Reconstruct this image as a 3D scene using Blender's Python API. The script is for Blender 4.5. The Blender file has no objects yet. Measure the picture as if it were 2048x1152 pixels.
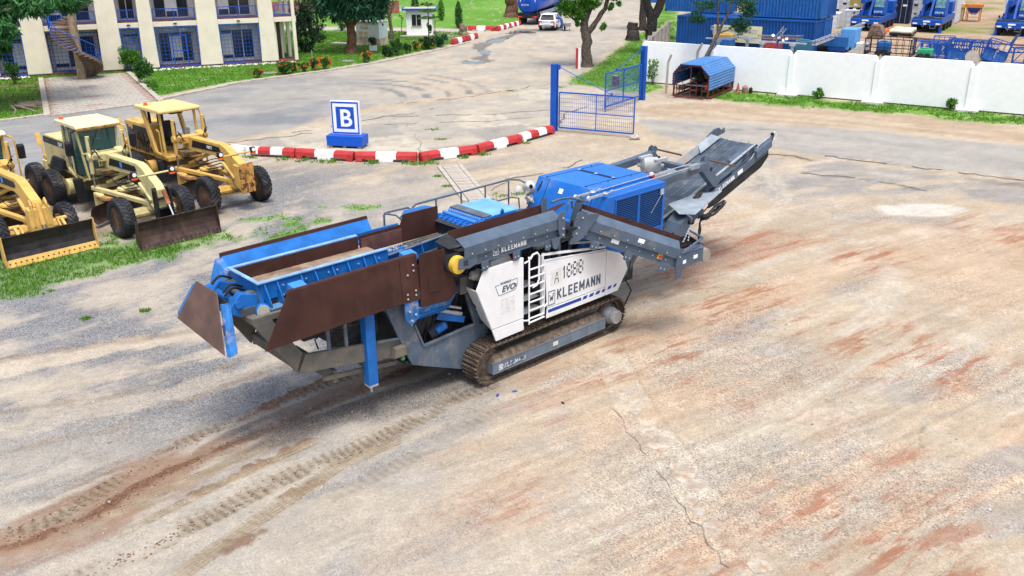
import bpy, math, random
import numpy as np
from mathutils import Vector, Matrix
random.seed(7)
R = math.radians
sc = bpy.context.scene
col = sc.collection

# ---------------------------------------------------------------- camera
PITCH, ROLL, CAMH = R(21.65), R(0.3), 9.6
cd = bpy.data.cameras.new('camera')
cam = bpy.data.objects.new('camera', cd)
col.objects.link(cam)
fw = Vector((0, math.cos(PITCH), -math.sin(PITCH)))
rt = Vector((1, 0, 0))
up = rt.cross(fw)
rr = rt * math.cos(ROLL) - up * math.sin(ROLL)
uu = up * math.cos(ROLL) + rt * math.sin(ROLL)
cam.matrix_world = Matrix(((rr.x, uu.x, -fw.x, 0), (rr.y, uu.y, -fw.y, 0), (rr.z, uu.z, -fw.z, CAMH), (0, 0, 0, 1)))
cd.sensor_fit = 'HORIZONTAL'
cd.sensor_width = 36
cd.lens = 1800 / 2048 * 36
cd.clip_end = 3000
cd.clip_start = 0.1
sc.camera = cam

# ---------------------------------------------------------------- sky and sun (hazy bright day, soft shadows)
SUN_EL, SUN_AZ = R(70), R(165)       # azimuth clockwise from +Y
w = bpy.data.worlds.new('World')
sc.world = w
w.use_nodes = True
nt = w.node_tree
bg = nt.nodes['Background']
sky = nt.nodes.new('ShaderNodeTexSky')
sky.sky_type = 'NISHITA'
sky.sun_disc = False
sky.sun_elevation = SUN_EL
sky.sun_rotation = SUN_AZ
sky.air_density = 1.0
sky.dust_density = 4.5
sky.ozone_density = 1.0
nt.links.new(sky.outputs[0], bg.inputs[0])
bg.inputs[1].default_value = 0.15
sd = bpy.data.lights.new('sun', 'SUN')
sd.energy = 1.5
sd.angle = R(18)
sd.color = (1.0, 0.985, 0.96)
sun = bpy.data.objects.new('sun', sd)
col.objects.link(sun)
sdir = Vector((math.sin(SUN_AZ) * math.cos(SUN_EL), math.cos(SUN_AZ) * math.cos(SUN_EL), math.sin(SUN_EL)))
sun.rotation_euler = sdir.to_track_quat('Z', 'Y').to_euler()
sun.location = sdir * 60
sc.view_settings.view_transform = 'Standard'
sc.view_settings.look = 'None'
sc.view_settings.gamma = 1
sc.view_settings.use_curve_mapping = False
sc.view_settings.exposure = 0.90
sc.cycles.max_bounces = 6
sc.cycles.diffuse_bounces = 3
sc.cycles.transparent_max_bounces = 12

# ---------------------------------------------------------------- materials
MATS = {}
def node(nt, t, **kw):
    n = nt.nodes.new(t)
    for k, v in kw.items():
        setattr(n, k, v)
    return n
def lk(nt, a, b): nt.links.new(a, b)
def mixc(nt, fac, a, b, mode='MIX'):
    n = node(nt, 'ShaderNodeMix', data_type='RGBA', blend_type=mode)
    for s, v in ((0, fac), (6, a), (7, b)):
        if hasattr(v, 'is_output'): lk(nt, v, n.inputs[s])
        else: n.inputs[s].default_value = v if s == 0 else (v[0], v[1], v[2], 1)
    return n.outputs[2]
def noise(nt, vec, scale, det=4, rough=0.55, stretch=None):
    if stretch:
        mp = node(nt, 'ShaderNodeMapping')
        mp.inputs['Scale'].default_value = stretch
        lk(nt, vec, mp.inputs[0]); vec = mp.outputs[0]
    n = node(nt, 'ShaderNodeTexNoise')
    n.inputs['Scale'].default_value = scale
    n.inputs['Detail'].default_value = det
    n.inputs['Roughness'].default_value = rough
    lk(nt, vec, n.inputs['Vector'])
    return n.outputs[0]
def ramp(nt, fac, lo, hi):
    n = node(nt, 'ShaderNodeMapRange', interpolation_type='SMOOTHSTEP')
    n.inputs[1].default_value = lo; n.inputs[2].default_value = hi
    lk(nt, fac, n.inputs[0])
    return n.outputs[0]
def mul(nt, a, k):
    n = node(nt, 'ShaderNodeMath', operation='MULTIPLY')
    lk(nt, a, n.inputs[0])
    if hasattr(k, 'is_output'): lk(nt, k, n.inputs[1])
    else: n.inputs[1].default_value = k
    return n.outputs[0]
def mat(name, c, rough=0.55, metal=0.0, var=0.12, vscale=3.0, dirt=None, damt=0.0, dscale=2.0, streak=0.0,
        chip=None, camt=0.0, cscale=9.0, bump=0.0, bscale=40.0, alpha=None, island=0.0, emit=0.0, spec=None, trans=0.0):
    """painted / bare surface: base colour with soft variation, dust or stains, streaks, chips, fine relief"""
    if name in MATS: return MATS[name]
    m = bpy.data.materials.new(name); m.use_nodes = True
    nt = m.node_tree; b = nt.nodes['Principled BSDF']
    tc = node(nt, 'ShaderNodeTexCoord').outputs['Object']
    cur = (c[0], c[1], c[2])
    if var:
        lo = tuple(x * (1 - var * 1.6) for x in c); hi = tuple(min(1, x * (1 + var)) for x in c)
        cur = mixc(nt, ramp(nt, noise(nt, tc, vscale), 0.3, 0.7), lo, hi)
    if island:
        gi = node(nt, 'ShaderNodeNewGeometry').outputs['Random Per Island']
        lo = tuple(x * (1 - island) for x in c); hi = tuple(min(1, x * (1 + island)) for x in c)
        cur = mixc(nt, gi, lo, hi)
    if dirt:
        f = ramp(nt, noise(nt, tc, dscale, 6, 0.65), 0.62 - damt * 0.35, 0.80 - damt * 0.2)
        cur = mixc(nt, mul(nt, f, min(1, 0.35 + damt)), cur, dirt)
        if streak:
            f = ramp(nt, noise(nt, tc, 7.0, 3, 0.5, (1, 1, 0.08)), 0.5, 0.75)
            cur = mixc(nt, mul(nt, f, streak), cur, dirt)
    if chip:
        f = ramp(nt, noise(nt, tc, cscale, 8, 0.7), 0.72 - camt * 0.25, 0.76 - camt * 0.25)
        cur = mixc(nt, f, cur, chip)
    if hasattr(cur, 'is_output'): lk(nt, cur, b.inputs['Base Color'])
    else: b.inputs['Base Color'].default_value = (*cur, 1)
    rv = noise(nt, tc, 6.0)
    mr = node(nt, 'ShaderNodeMapRange'); mr.inputs[3].default_value = max(0.02, rough - 0.1); mr.inputs[4].default_value = min(1, rough + 0.12)
    lk(nt, rv, mr.inputs[0]); lk(nt, mr.outputs[0], b.inputs['Roughness'])
    b.inputs['Metallic'].default_value = metal
    b.inputs['Specular IOR Level'].default_value = .24 if spec is None else spec
    if bump:
        bn = node(nt, 'ShaderNodeBump'); bn.inputs['Strength'].default_value = bump; bn.inputs['Distance'].default_value = 0.02
        lk(nt, noise(nt, tc, bscale, 5), bn.inputs['Height']); lk(nt, bn.outputs[0], b.inputs['Normal'])
    if alpha is not None: b.inputs['Alpha'].default_value = alpha
    if trans:
        tr = node(nt, 'ShaderNodeBsdfTranslucent')
        if hasattr(cur, 'is_output'): lk(nt, cur, tr.inputs[0])
        mx = node(nt, 'ShaderNodeMixShader'); mx.inputs[0].default_value = trans
        lk(nt, b.outputs[0], mx.inputs[1]); lk(nt, tr.outputs[0], mx.inputs[2])
        lk(nt, mx.outputs[0], nt.nodes['Material Output'].inputs[0])
    if emit:
        b.inputs['Emission Color'].default_value = (*c, 1); b.inputs['Emission Strength'].default_value = emit
    MATS[name] = m
    return m
RUST = (0.13, 0.055, 0.03); DUST = (0.33, 0.27, 0.20); GRIME = (0.06, 0.05, 0.045)
m_grey = mat('crusher_grey', (0.075, 0.105, 0.145), 0.42, dirt=DUST, damt=0.12, dscale=1.2, var=0.1)
m_greyd = mat('crusher_grey_worn', (0.08, 0.11, 0.15), 0.5, dirt=(0.30, 0.26, 0.21), damt=0.25, dscale=2.6, streak=0.2, chip=(0.40, 0.37, 0.31), camt=0.2, cscale=9)
m_tail = mat('muddy_beam', (0.115, 0.11, 0.098), 0.65, dirt=(0.19, 0.15, 0.10), damt=0.5, dscale=2.0, streak=.2, chip=(0.10, 0.045, 0.027), camt=0.42, cscale=3)
m_blue = mat('hood_blue', (0.014, 0.128, 0.46), 0.34, var=0.08, vscale=1.2, dirt=(0.22, 0.33, 0.5), damt=0.1, dscale=0.9)
m_bluew = mat('worn_blue', (0.010, 0.112, 0.37), 0.42, var=0.15, dirt=(0.20, 0.24, 0.27), damt=0.06, dscale=2.2, chip=(0.20, 0.11, 0.07), camt=0.07, cscale=5)
m_bluer = mat('rust_blue', (0.02, 0.14, 0.40), 0.5, var=0.2, dirt=(0.33, 0.27, 0.22), damt=0.4, dscale=4, chip=(0.20, 0.09, 0.045), camt=0.45, cscale=3.2)
m_brown = mat('wear_plate_brown', (0.047, 0.018, 0.0135), 0.68, var=0.18, vscale=1.5, dirt=(0.085, 0.045, 0.033), damt=0.2, dscale=1.3, streak=0.2, bump=0.15, bscale=60)
m_floor = mat('bin_floor', (0.20, 0.135, 0.10), 0.7, var=0.2, dirt=(0.33, 0.28, 0.19), damt=0.6, dscale=2)
m_white = mat('white_panel', (0.70, 0.71, 0.71), 0.4, var=0.03, dirt=(0.5, 0.48, 0.42), damt=0.03, dscale=2, streak=0.05)
m_whites = mat('white_steel', (0.70, 0.71, 0.71), 0.45, var=0.04, chip=(0.25, 0.15, 0.1), camt=0.02)
m_track = mat('track_steel', (0.10, 0.075, 0.055), 0.7, metal=0.0, var=0.3, vscale=8, dirt=(0.24, 0.18, 0.12), damt=0.4, dscale=5, bump=0.3)
m_rubber = mat('rubber', (0.022, 0.024, 0.027), 0.72, var=0.2, dirt=(0.12, 0.10, 0.085), damt=0.18, dscale=3, bump=0.2)
m_belt = mat('conveyor_belt', (0.055, 0.075, 0.10), 0.5, var=0.2, dirt=(0.20, 0.21, 0.21), damt=0.3, dscale=1.2)
m_black = mat('black_paint', (0.014, 0.015, 0.018), 0.45, var=0.2, dirt=(0.10, 0.085, 0.07), damt=0.15)
m_dark = mat('dark_machinery', (0.03, 0.033, 0.038), 0.6, var=0.3, dirt=(0.10, 0.08, 0.06), damt=0.3, dscale=4)
m_steel = mat('bright_steel', (0.55, 0.56, 0.57), 0.25, metal=0.9, var=0.05)
m_galv = mat('galvanised', (0.42, 0.44, 0.46), 0.45, metal=0.3, var=0.12)
m_red = mat('red_paint', (0.45, 0.02, 0.03), 0.45, var=0.1)
m_orange = mat('orange_lens', (0.8, 0.12, 0.02), 0.3, var=0.05)
m_yellow = mat('pulley_yellow', (0.62, 0.40, 0.05), 0.5, var=0.15, dirt=RUST, damt=0.25, dscale=6)
m_letter = mat('grey_letter', (0.075, 0.10, 0.13), 0.5, var=0)
m_letterw = mat('white_letter', (0.78, 0.80, 0.82), 0.5, var=0.05)
m_letterb = mat('blue_letter', (0.012, 0.055, 0.30), 0.45, var=0)
m_letterk = mat('black_letter', (0.01, 0.01, 0.012), 0.6, var=0)
m_smudge = mat('worn_sticker', (0.64, 0.64, 0.625), 0.6, var=0.08, vscale=9)
m_plastic = mat('clear_bag', (0.50, 0.51, 0.50), 0.25, var=0.2, vscale=8, dirt=(0.12, 0.12, 0.12), damt=0.5, dscale=12, bump=0.8, bscale=14)

# ---------------------------------------------------------------- mesh builder
def V3(p): return np.array(p, float)
class MB:
    def __init__(s): s.v = []; s.f = []; s.m = []
    def add(s, vs, fs, mi=0):
        o = len(s.v); s.v += [tuple(map(float, p)) for p in vs]
        for f in fs: s.f.append([i + o for i in f]); s.m.append(mi)
        return s
    def hexa(s, p, mi=0):   # p: bottom 4 ccw, top 4 ccw
        return s.add(p, [(3, 2, 1, 0), (4, 5, 6, 7), (0, 1, 5, 4), (1, 2, 6, 5), (2, 3, 7, 6), (3, 0, 4, 7)], mi)
    def bx(s, x0, x1, y0, y1, z0, z1, mi=0):
        return s.hexa([(x0, y0, z0), (x1, y0, z0), (x1, y1, z0), (x0, y1, z0), (x0, y0, z1), (x1, y0, z1), (x1, y1, z1), (x0, y1, z1)], mi)
    def bar(s, p0, p1, w, h, mi=0, upv=(0, 0, 1)):   # rectangular bar between two points
        a, b = V3(p0), V3(p1); d = b - a; d = d / (np.linalg.norm(d) + 1e-9); u = V3(upv)
        if abs(d @ u) > 0.98: u = V3((0, 1, 0)) if abs(d[1]) < 0.9 else V3((1, 0, 0))
        x = np.cross(d, u); x /= np.linalg.norm(x); y = np.cross(x, d)
        x = x * w / 2; y = y * h / 2
        return s.hexa([a - x - y, a + x - y, b + x - y, b - x - y, a - x + y, a + x + y, b + x + y, b - x + y], mi)
    def prism(s, poly, ax, a, b, mi=0):   # ax 'y': poly (x,z); 'z': poly (x,y); 'x': poly (y,z)
        n = len(poly)
        def P(q, t): return {'y': (q[0], t, q[1]), 'z': (q[0], q[1], t), 'x': (t, q[0], q[1])}[ax]
        ar = sum(poly[i][0] * poly[(i + 1) % n][1] - poly[(i + 1) % n][0] * poly[i][1] for i in range(n))
        if (ar < 0) != (ax == 'y'): poly = poly[::-1]
        if a > b: a, b = b, a
        vs = [P(q, a) for q in poly] + [P(q, b) for q in poly]
        fs = [list(range(n))[::-1], list(range(n, 2 * n))] + [(i, (i + 1) % n, (i + 1) % n + n, i + n) for i in range(n)]
        return s.add(vs, fs, mi)
    def plate(s, pts, t, mi=0):   # planar polygon in 3D given thickness along its normal
        p = [V3(q) for q in pts]; n = len(p)
        nm = np.zeros(3)
        for i in range(n): nm += np.cross(p[i], p[(i + 1) % n])
        nm /= np.linalg.norm(nm)
        vs = [q - nm * t / 2 for q in p] + [q + nm * t / 2 for q in p]
        fs = [list(range(n))[::-1], list(range(n, 2 * n))] + [(i, (i + 1) % n, (i + 1) % n + n, i + n) for i in range(n)]
        return s.add(vs, fs, mi)
    def cyl(s, p0, p1, r, n=12, mi=0, r2=None):
        a, b = V3(p0), V3(p1); d = b - a; d /= (np.linalg.norm(d) + 1e-9)
        u = V3((0, 0, 1)) if abs(d[2]) < 0.9 else V3((1, 0, 0))
        x = np.cross(u, d); x /= np.linalg.norm(x); y = np.cross(d, x)
        r2 = r if r2 is None else r2
        A = [a + (x * math.cos(t) + y * math.sin(t)) * r for t in [2 * math.pi * i / n for i in range(n)]]
        B = [b + (x * math.cos(t) + y * math.sin(t)) * r2 for t in [2 * math.pi * i / n for i in range(n)]]
        return s.add(A + B, [list(range(n))[::-1], list(range(n, 2 * n))] + [(i, (i + 1) % n, (i + 1) % n + n, i + n) for i in range(n)], mi)
    def tube(s, pts, r, n=6, mi=0, taper=None):
        P = [V3(p) for p in pts]; k = len(P); rings = []
        px = None
        for i in range(k):
            d = P[min(i + 1, k - 1)] - P[max(i - 1, 0)]; d /= (np.linalg.norm(d) + 1e-9)
            if px is None:
                u = V3((0, 0, 1)) if abs(d[2]) < 0.9 else V3((1, 0, 0)); px = np.cross(u, d)
            px = px - d * (px @ d); px /= (np.linalg.norm(px) + 1e-9); py = np.cross(d, px)
            rad = taper[i] if taper is not None else r
            rings += [P[i] + (px * math.cos(t) + py * math.sin(t)) * rad for t in [2 * math.pi * j / n for j in range(n)]]
        fs = [list(range(n))[::-1], list(range((k - 1) * n, k * n))]
        for i in range(k - 1):
            for j in range(n): fs.append((i * n + j, i * n + (j + 1) % n, (i + 1) * n + (j + 1) % n, (i + 1) * n + j))
        return s.add(rings, fs, mi)
    def lathe(s, prof, c, ax, n=16, mi=0):   # prof: (radius, offset along ax)
        c = V3(c); d = V3(ax); d /= np.linalg.norm(d)
        u = V3((0, 0, 1)) if abs(d[2]) < 0.9 else V3((1, 0, 0))
        x = np.cross(u, d); x /= np.linalg.norm(x); y = np.cross(d, x)
        vs = []; k = len(prof)
        for r, o in prof: vs += [c + d * o + (x * math.cos(t) + y * math.sin(t)) * r for t in [2 * math.pi * j / n for j in range(n)]]
        fs = [list(range(n))[::-1], list(range((k - 1) * n, k * n))]
        for i in range(k - 1):
            for j in range(n): fs.append((i * n + j, i * n + (j + 1) % n, (i + 1) * n + (j + 1) % n, (i + 1) * n + j))
        return s.add(vs, fs, mi)
    def grid(s, fn, nu, nv, mi=0):
        vs = [fn(i / nu, j / nv) for j in range(nv + 1) for i in range(nu + 1)]
        fs = [(j * (nu + 1) + i, j * (nu + 1) + i + 1, (j + 1) * (nu + 1) + i + 1, (j + 1) * (nu + 1) + i) for j in range(nv) for i in range(nu)]
        return s.add(vs, fs, mi)
    def mesh(s, name, mats, smooth=None):
        me = bpy.data.meshes.new(name); me.from_pydata(s.v, [], s.f)
        for m in (mats if isinstance(mats, (list, tuple)) else [mats]): me.materials.append(m)
        me.polygons.foreach_set('material_index', s.m)
        if smooth:
            me.polygons.foreach_set('use_smooth', [True] * len(s.f)); me.update()
            me.set_sharp_from_angle(angle=R(smooth))
        me.update()
        return me
    def build(s, name, mats, parent=None, smooth=None, bevel=0.0, seg=1):
        o = bpy.data.objects.new(name, s.mesh(name, mats, smooth)); col.objects.link(o)
        if parent is not None: o.parent = parent
        if bevel:
            b = o.modifiers.new('edge', 'BEVEL'); b.width = bevel; b.segments = seg; b.limit_method = 'ANGLE'; b.angle_limit = R(40)
            b.harden_normals = False
        return o
def tag(o, label=None, cat=None, group=None, kind=None):
    if label: o['label'] = label
    if cat: o['category'] = cat
    if group: o['group'] = group
    if kind: o['kind'] = kind
    return o
def thing(name, label, cat, loc=(0, 0, 0), rz=0.0, group=None):
    o = bpy.data.objects.new(name, None); col.objects.link(o); o.empty_display_size = 0.2
    o.location = loc; o.rotation_euler = (0, 0, rz)
    return tag(o, label, cat, group)
def copy_tree(o, parent=None):
    c = o.copy(); col.objects.link(c); c.parent = parent
    for ch in o.children: copy_tree(ch, c)
    return c
def inst(me, name, parent, loc=(0, 0, 0), rot=(0, 0, 0)):
    o = bpy.data.objects.new(name, me); col.objects.link(o); o.parent = parent; o.location = loc; o.rotation_euler = rot
    return o
def text(s, size, o, xd, ud, m, parent, name='lettering', bold=0.03, depth=0.004, sx=1.0, align='LEFT', shear=0.0):
    """raised or printed lettering on a surface: o origin, xd reading direction, ud up direction"""
    cu = bpy.data.curves.new('txt', 'FONT'); cu.body = s; cu.size = size; cu.offset = bold * size; cu.extrude = depth / 2; cu.align_x = align
    cu.resolution_u = 3; cu.space_character = 1.07; cu.shear = shear
    t = bpy.data.objects.new('txt', cu); col.objects.link(t)
    me = bpy.data.meshes.new_from_object(t.evaluated_get(bpy.context.evaluated_depsgraph_get()))
    bpy.data.objects.remove(t)
    x = V3(xd) / np.linalg.norm(xd); u = V3(ud) / np.linalg.norm(ud); n = np.cross(x, u)
    co = np.zeros(len(me.vertices) * 3); me.vertices.foreach_get('co', co); co = co.reshape(-1, 3)
    co = V3(o) + co[:, :1] * sx * x + co[:, 1:2] * u + co[:, 2:3] * n
    me.vertices.foreach_set('co', co.ravel()); me.materials.clear(); me.materials.append(m); me.update()
    ob = bpy.data.objects.new(name, me); col.objects.link(ob); ob.parent = parent
    return ob

GLY = {'K': [((0, 0), (0, 1)), ((0, .42), (1, 1)), ((.28, .58), (1, 0))], 'L': [((0, 0), (0, 1)), ((0, 0), (.9, 0))], 'E': [((0, 0), (0, 1)), ((0, 0), (.9, 0)), ((0, .5), (.8, .5)), ((0, 1), (.9, 1))], 'M': [((0, 0), (0, 1)), ((0, 1), (.5, .25)), ((.5, .25), (1, 1)), ((1, 1), (1, 0))], 'A': [((0, 0), (.5, 1)), ((.5, 1), (1, 0)), ((.2, .35), (.8, .35))], 'N': [((0, 0), (0, 1)), ((0, 1), (1, 0)), ((1, 0), (1, 1))]}
def block(s, h, o, xd, ud, m, parent, t=.2, wf=.62, gap=.34, name='lettering'):
    """bold block lettering made of strokes: h height, t stroke thickness relative to height"""
    x = V3(xd) / np.linalg.norm(xd); u = V3(ud) / np.linalg.norm(ud); nn_ = np.cross(x, u); mb = MB(); px = 0.0; th = t * h
    for ch in s:
        w_ = h * wf * (1.25 if ch == 'M' else 1.0)
        for (a, b) in GLY[ch]:
            P = V3(o) + x * (px + th / 2 + a[0] * (w_ - th)) + u * (th / 2 + a[1] * (h - th)); Q = V3(o) + x * (px + th / 2 + b[0] * (w_ - th)) + u * (th / 2 + b[1] * (h - th)); d = (Q - P) / np.linalg.norm(Q - P); k = .5 if abs(d @ x) < .05 or abs(d @ u) < .05 else .25
            mb.bar(P - d * th * k, Q + d * th * k, .005 + .0012 * len(mb.f) / 60, th, 0, tuple(np.cross(nn_, d)))
        px += w_ + gap * h * .55
    return mb.build(name, m, parent)
# ---------------------------------------------------------------- numpy noise
def _h(ix, iy, seed):
    n = (ix.astype(np.int64) * 374761393 + iy.astype(np.int64) * 668265263 + seed * 1442695041) & 0x7fffffff
    n = (n ^ (n >> 13)) * 1274126177 & 0x7fffffff
    return ((n ^ (n >> 16)) & 0xffff) / 65535.0
def vn(x, y, seed=0):
    ix = np.floor(x); iy = np.floor(y); fx = x - ix; fy = y - iy
    fx = fx * fx * (3 - 2 * fx); fy = fy * fy * (3 - 2 * fy)
    a = _h(ix, iy, seed); b = _h(ix + 1, iy, seed); c = _h(ix, iy + 1, seed); d = _h(ix + 1, iy + 1, seed)
    return (a * (1 - fx) + b * fx) * (1 - fy) + (c * (1 - fx) + d * fx) * fy
def fbm(x, y, seed=0, o=4, g=0.5):
    t = 0; a = 1; s = 0
    for i in range(o):
        t = t + a * vn(x, y, seed + i * 17); s += a; a *= g; x = x * 2.03 + 5.3; y = y * 2.03 + 1.7
    return t / s
def ss(x, a, b):
    t = np.clip((x - a) / (b - a), 0, 1); return t * t * (3 - 2 * t)
def dline(X, Y, pts):
    """distance to polyline, arclength, side offset"""
    best = np.full(X.shape, 1e9); S = np.zeros(X.shape); L = np.zeros(X.shape); acc = 0
    for (x0, y0), (x1, y1) in zip(pts[:-1], pts[1:]):
        dx, dy = x1 - x0, y1 - y0; l = math.hypot(dx, dy)
        t = np.clip(((X - x0) * dx + (Y - y0) * dy) / l / l, 0, 1)
        ex, ey = X - x0 - t * dx, Y - y0 - t * dy; d = np.hypot(ex, ey); m = d < best
        best = np.where(m, d, best); S = np.where(m, acc + t * l, S); L = np.where(m, (dx * ey - dy * ex) / l, L); acc += l
    return best, S, L
def spoly(X, Y, pts):
    """signed distance to polygon, negative inside"""
    d, _, _ = dline(X, Y, list(pts) + [pts[0]])
    ins = np.zeros(X.shape, bool); n = len(pts)
    for i in range(n):
        x0, y0 = pts[i]; x1, y1 = pts[(i + 1) % n]
        if y0 == y1: continue
        c = ((y0 > Y) != (y1 > Y)) & (X < (x1 - x0) * (Y - y0) / (y1 - y0) + x0)
        ins ^= c
    return np.where(ins, -d, d)
# ================================================================ GROUND (one sheet, split by surface)
def axis(lo, hi, f0, f1, st, gr, far):
    r = [f0]
    while r[-1] < f1: r.append(r[-1] + st)
    s = st
    while r[-1] < hi: s = min(far, s * (1 + gr) if False else st + gr * (r[-1] - f1)); r.append(r[-1] + s)
    l = [f0]
    while l[-1] > lo: s = min(far, st + gr * (f0 - l[-1])); l.append(l[-1] - s)
    return np.array(l[:0:-1] + r)
xs = axis(-900, 900, -10.5, 8.0, 0.052, 0.03, 90)
ys = axis(-80, 1500, 10.6, 19.5, 0.05, 0.0125, 90)
X, Y = np.meshgrid(xs, ys)
def C(*c): return np.array(c)[None, None, :]
def mixm(a, b, m): return a + (b - a) * m[..., None]
n_big = fbm(X * .12, Y * .12, 1); n_med = fbm(X * .5, Y * .5, 2); n_fine = fbm(X * 2.3, Y * 2.3, 3, 3); n_vf = fbm(X * 7, Y * 7, 4, 2)
def rot(a): return X * math.cos(a) + Y * math.sin(a), -X * math.sin(a) + Y * math.cos(a)
s1, t1 = rot(R(33)); s2, t2 = rot(R(47)); s3, t3 = rot(R(20))
wob = (fbm(X * .25, Y * .25, 9) - .5) * 1.6
str1 = fbm(s1 * .16, (t1 + wob) * 1.7, 5, 4, .6); str2 = fbm(s2 * .18, (t2 + wob) * 1.5, 6, 4, .6); str3 = fbm(s3 * .12, (t3 + wob) * 1.2, 7, 4, .6)
Z = np.zeros(X.shape) + (n_big - .5) * .05 * ss(Y, 9, 14)
grav = np.full(X.shape, .35)                       # strength of the fine stone speckle
nb2_ = fbm(X * 1.1, Y * 1.1, 13, 5, .62)
c = mixm(C(.50, .405, .295) + 0 * X[..., None], C(.42, .345, .255), ss(n_med * .6 + nb2_ * .4, .35, .68))
c = mixm(c, C(.545, .47, .365), ss(str1 * .7 + nb2_ * .3, .50, .66) * .75)
c = mixm(c, C(.37, .335, .30), ss(nb2_, .54, .74) * .5)
lf = ss(-X + (n_big - .5) * 6, -3, 3) * ss(40 - Y, 0, 6); c = mixm(c, mixm(C(.44, .40, .345) + 0 * X[..., None], C(.37, .34, .30), ss(nb2_, .4, .62)), lf * .7)
# grey gravel: left yard and patches of the right yard
jit = (n_fine - .5) * .5 + (n_vf - .5) * .35 + (nb2_ - .5) * .7
gm = ss(-X + (n_big - .5) * 16, -2.5, 7) * ss(Y, 13.5, 18) * ss(42 - Y, 0, 6)
gm = np.maximum(gm * ss(n_med + (str2 - .5) * .9 + jit * .55, .24, .66), ss(str2 + jit * .25, .52, .76) * .6 * ss(-X, -6, 3))
c = mixm(c, C(.195, .20, .215), gm * .85); grav = np.maximum(grav, gm)
pg = ss(fbm(X * .22 + 3, Y * .22, 21) + jit * .3, .46, .68) * ss(X, -2, 3) * ss(44 - Y, 0, 4)
c = mixm(c, C(.37, .335, .295), pg * .45); grav = np.maximum(grav, pg * .8)
for (gx, gy, ga, gb) in ((-5.6, 18.6, 1.5, .5), (-4.5, 19.4, .9, .35), (-8.0, 23.5, 3.2, 1.2), (-7.2, 20.6, .5, .22), (-6.4, 20.3, .4, .16), (10.5, 25.0, 2.2, .6), (6.0, 21.7, 2.0, .9), (-4.2, 36.4, 1.1, .35)):
    q = ((X - gx) * .72 + (Y - gy) * .69) ** 2 / ga ** 2 + ((X - gx) * -.69 + (Y - gy) * .72) ** 2 / gb ** 2
    mk = ss(1.3 - q + jit * 2.6, 0, 1.6); c = mixm(c, C(.20, .205, .22), mk * .65); grav = np.maximum(grav, mk)
# sandy pale sweeps (wheel wash) on the left, following the lane round the machine
for pts, wd, k in ((((-14, 18.2), (-9, 20.6), (-6.2, 21.9), (-4.0, 23.0)), .45, .85), (((-14, 17.0), (-9.6, 18.6), (-6.5, 20.4), (-5.2, 21.9)), .35, .7), (((-13, 15.2), (-8, 17.6), (-5.6, 19.3)), .5, .5)):
    d, S_, L_ = dline(X, Y, pts); mk = ss(wd - d + (n_fine - .5) * .5 + (str2 - .5) * .9, 0, .3) * k
    c = mixm(c, C(.52, .44, .345), mk); grav = grav * (1 - mk * .7)
for pts, wd in ((((-14, 19.0), (-9, 21.0), (-6, 22.4)), .25), (((-14, 16.2), (-9, 17.7), (-6.3, 19.6)), .2), (((-11, 15.0), (-8.2, 16.4), (-6.4, 18.4), (-5.0, 19.6)), .16)):
    d, S_, L_ = dline(X, Y, pts); mk = ss(wd - d + (n_fine - .5) * .5, 0, .2); c = mixm(c, C(.25, .185, .13), mk * .5)
# red laterite: streaks on the right yard
RED = C(.40, .165, .085); BRN = C(.235, .145, .095)
zone = ss(X - .25 * (Y - 12), -3.5, 2.5) * ss(34 - Y, 0, 6)
fs_ = fbm(s1 * .32, (t1 + wob * .5) * 2.6, 33, 5, .64); pat = fbm(X * .30, Y * .30, 31)
c = mixm(c, C(.52, .375, .255), ss(fbm(s1 * .16, t1 * .7, 35, 5) + jit * .2, .42, .64) * zone * .6)
rs = ss(fs_ * .75 + n_med * .25 + jit * .12, .47, .64) * ss(pat, .36, .56) * zone
c = mixm(c, C(.46, .29, .18), rs * .45)
rs2 = ss(fbm(s1 * .7, t1 * 4.0, 36, 5, .65) + jit * .15, .56, .70) * ss(pat, .38, .58) * zone
c = mixm(c, C(.40, .24, .15), rs2 * .35)
ln = fbm(s1 * .07, (t1 + wob * .3) * 7.5, 37, 3, .6); c *= (1 + (ln - .5) * .35 * zone)[..., None]
spots = ss(fbm(X * 4.5, Y * 4.5, 41, 3, .6), .60, .70) * ss(rs + rs2, .05, .5); c = mixm(c, C(.30, .12, .065), spots * .35)
redw = zone * (.12 + .88 * ss(pat + jit * .1, .40, .58))
for poly, k in ((((6.0, 29.3), (9.25, 29.6), (12.6, 27.9), (11, 26.6), (7.6, 25.9), (4.9, 24.6), (4.6, 26.4)), .85), (((14.6, 29.0), (18.4, 30.6), (21, 31), (19, 28.9), (15.2, 28.5)), .95), (((13.2, 21.2), (17, 23.6), (17.3, 22.8), (13.4, 20.6)), .5), (((2.2, 20.4), (4.2, 23.2), (5.0, 22.8), (3.2, 20.2)), .6), (((0.2, 18.0), (1.6, 18.9), (2.2, 18.5), (.6, 17.3)), .6)):
    d = spoly(X, Y, poly); mk = ss(-d + (n_med - .5) * 1.8 + (fs_ - .5) * 4.5 + jit, -.3, 1.3) * k; c = mixm(c, C(.37, .20, .13), mk * .7); redw = np.maximum(redw, mk)
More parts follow.
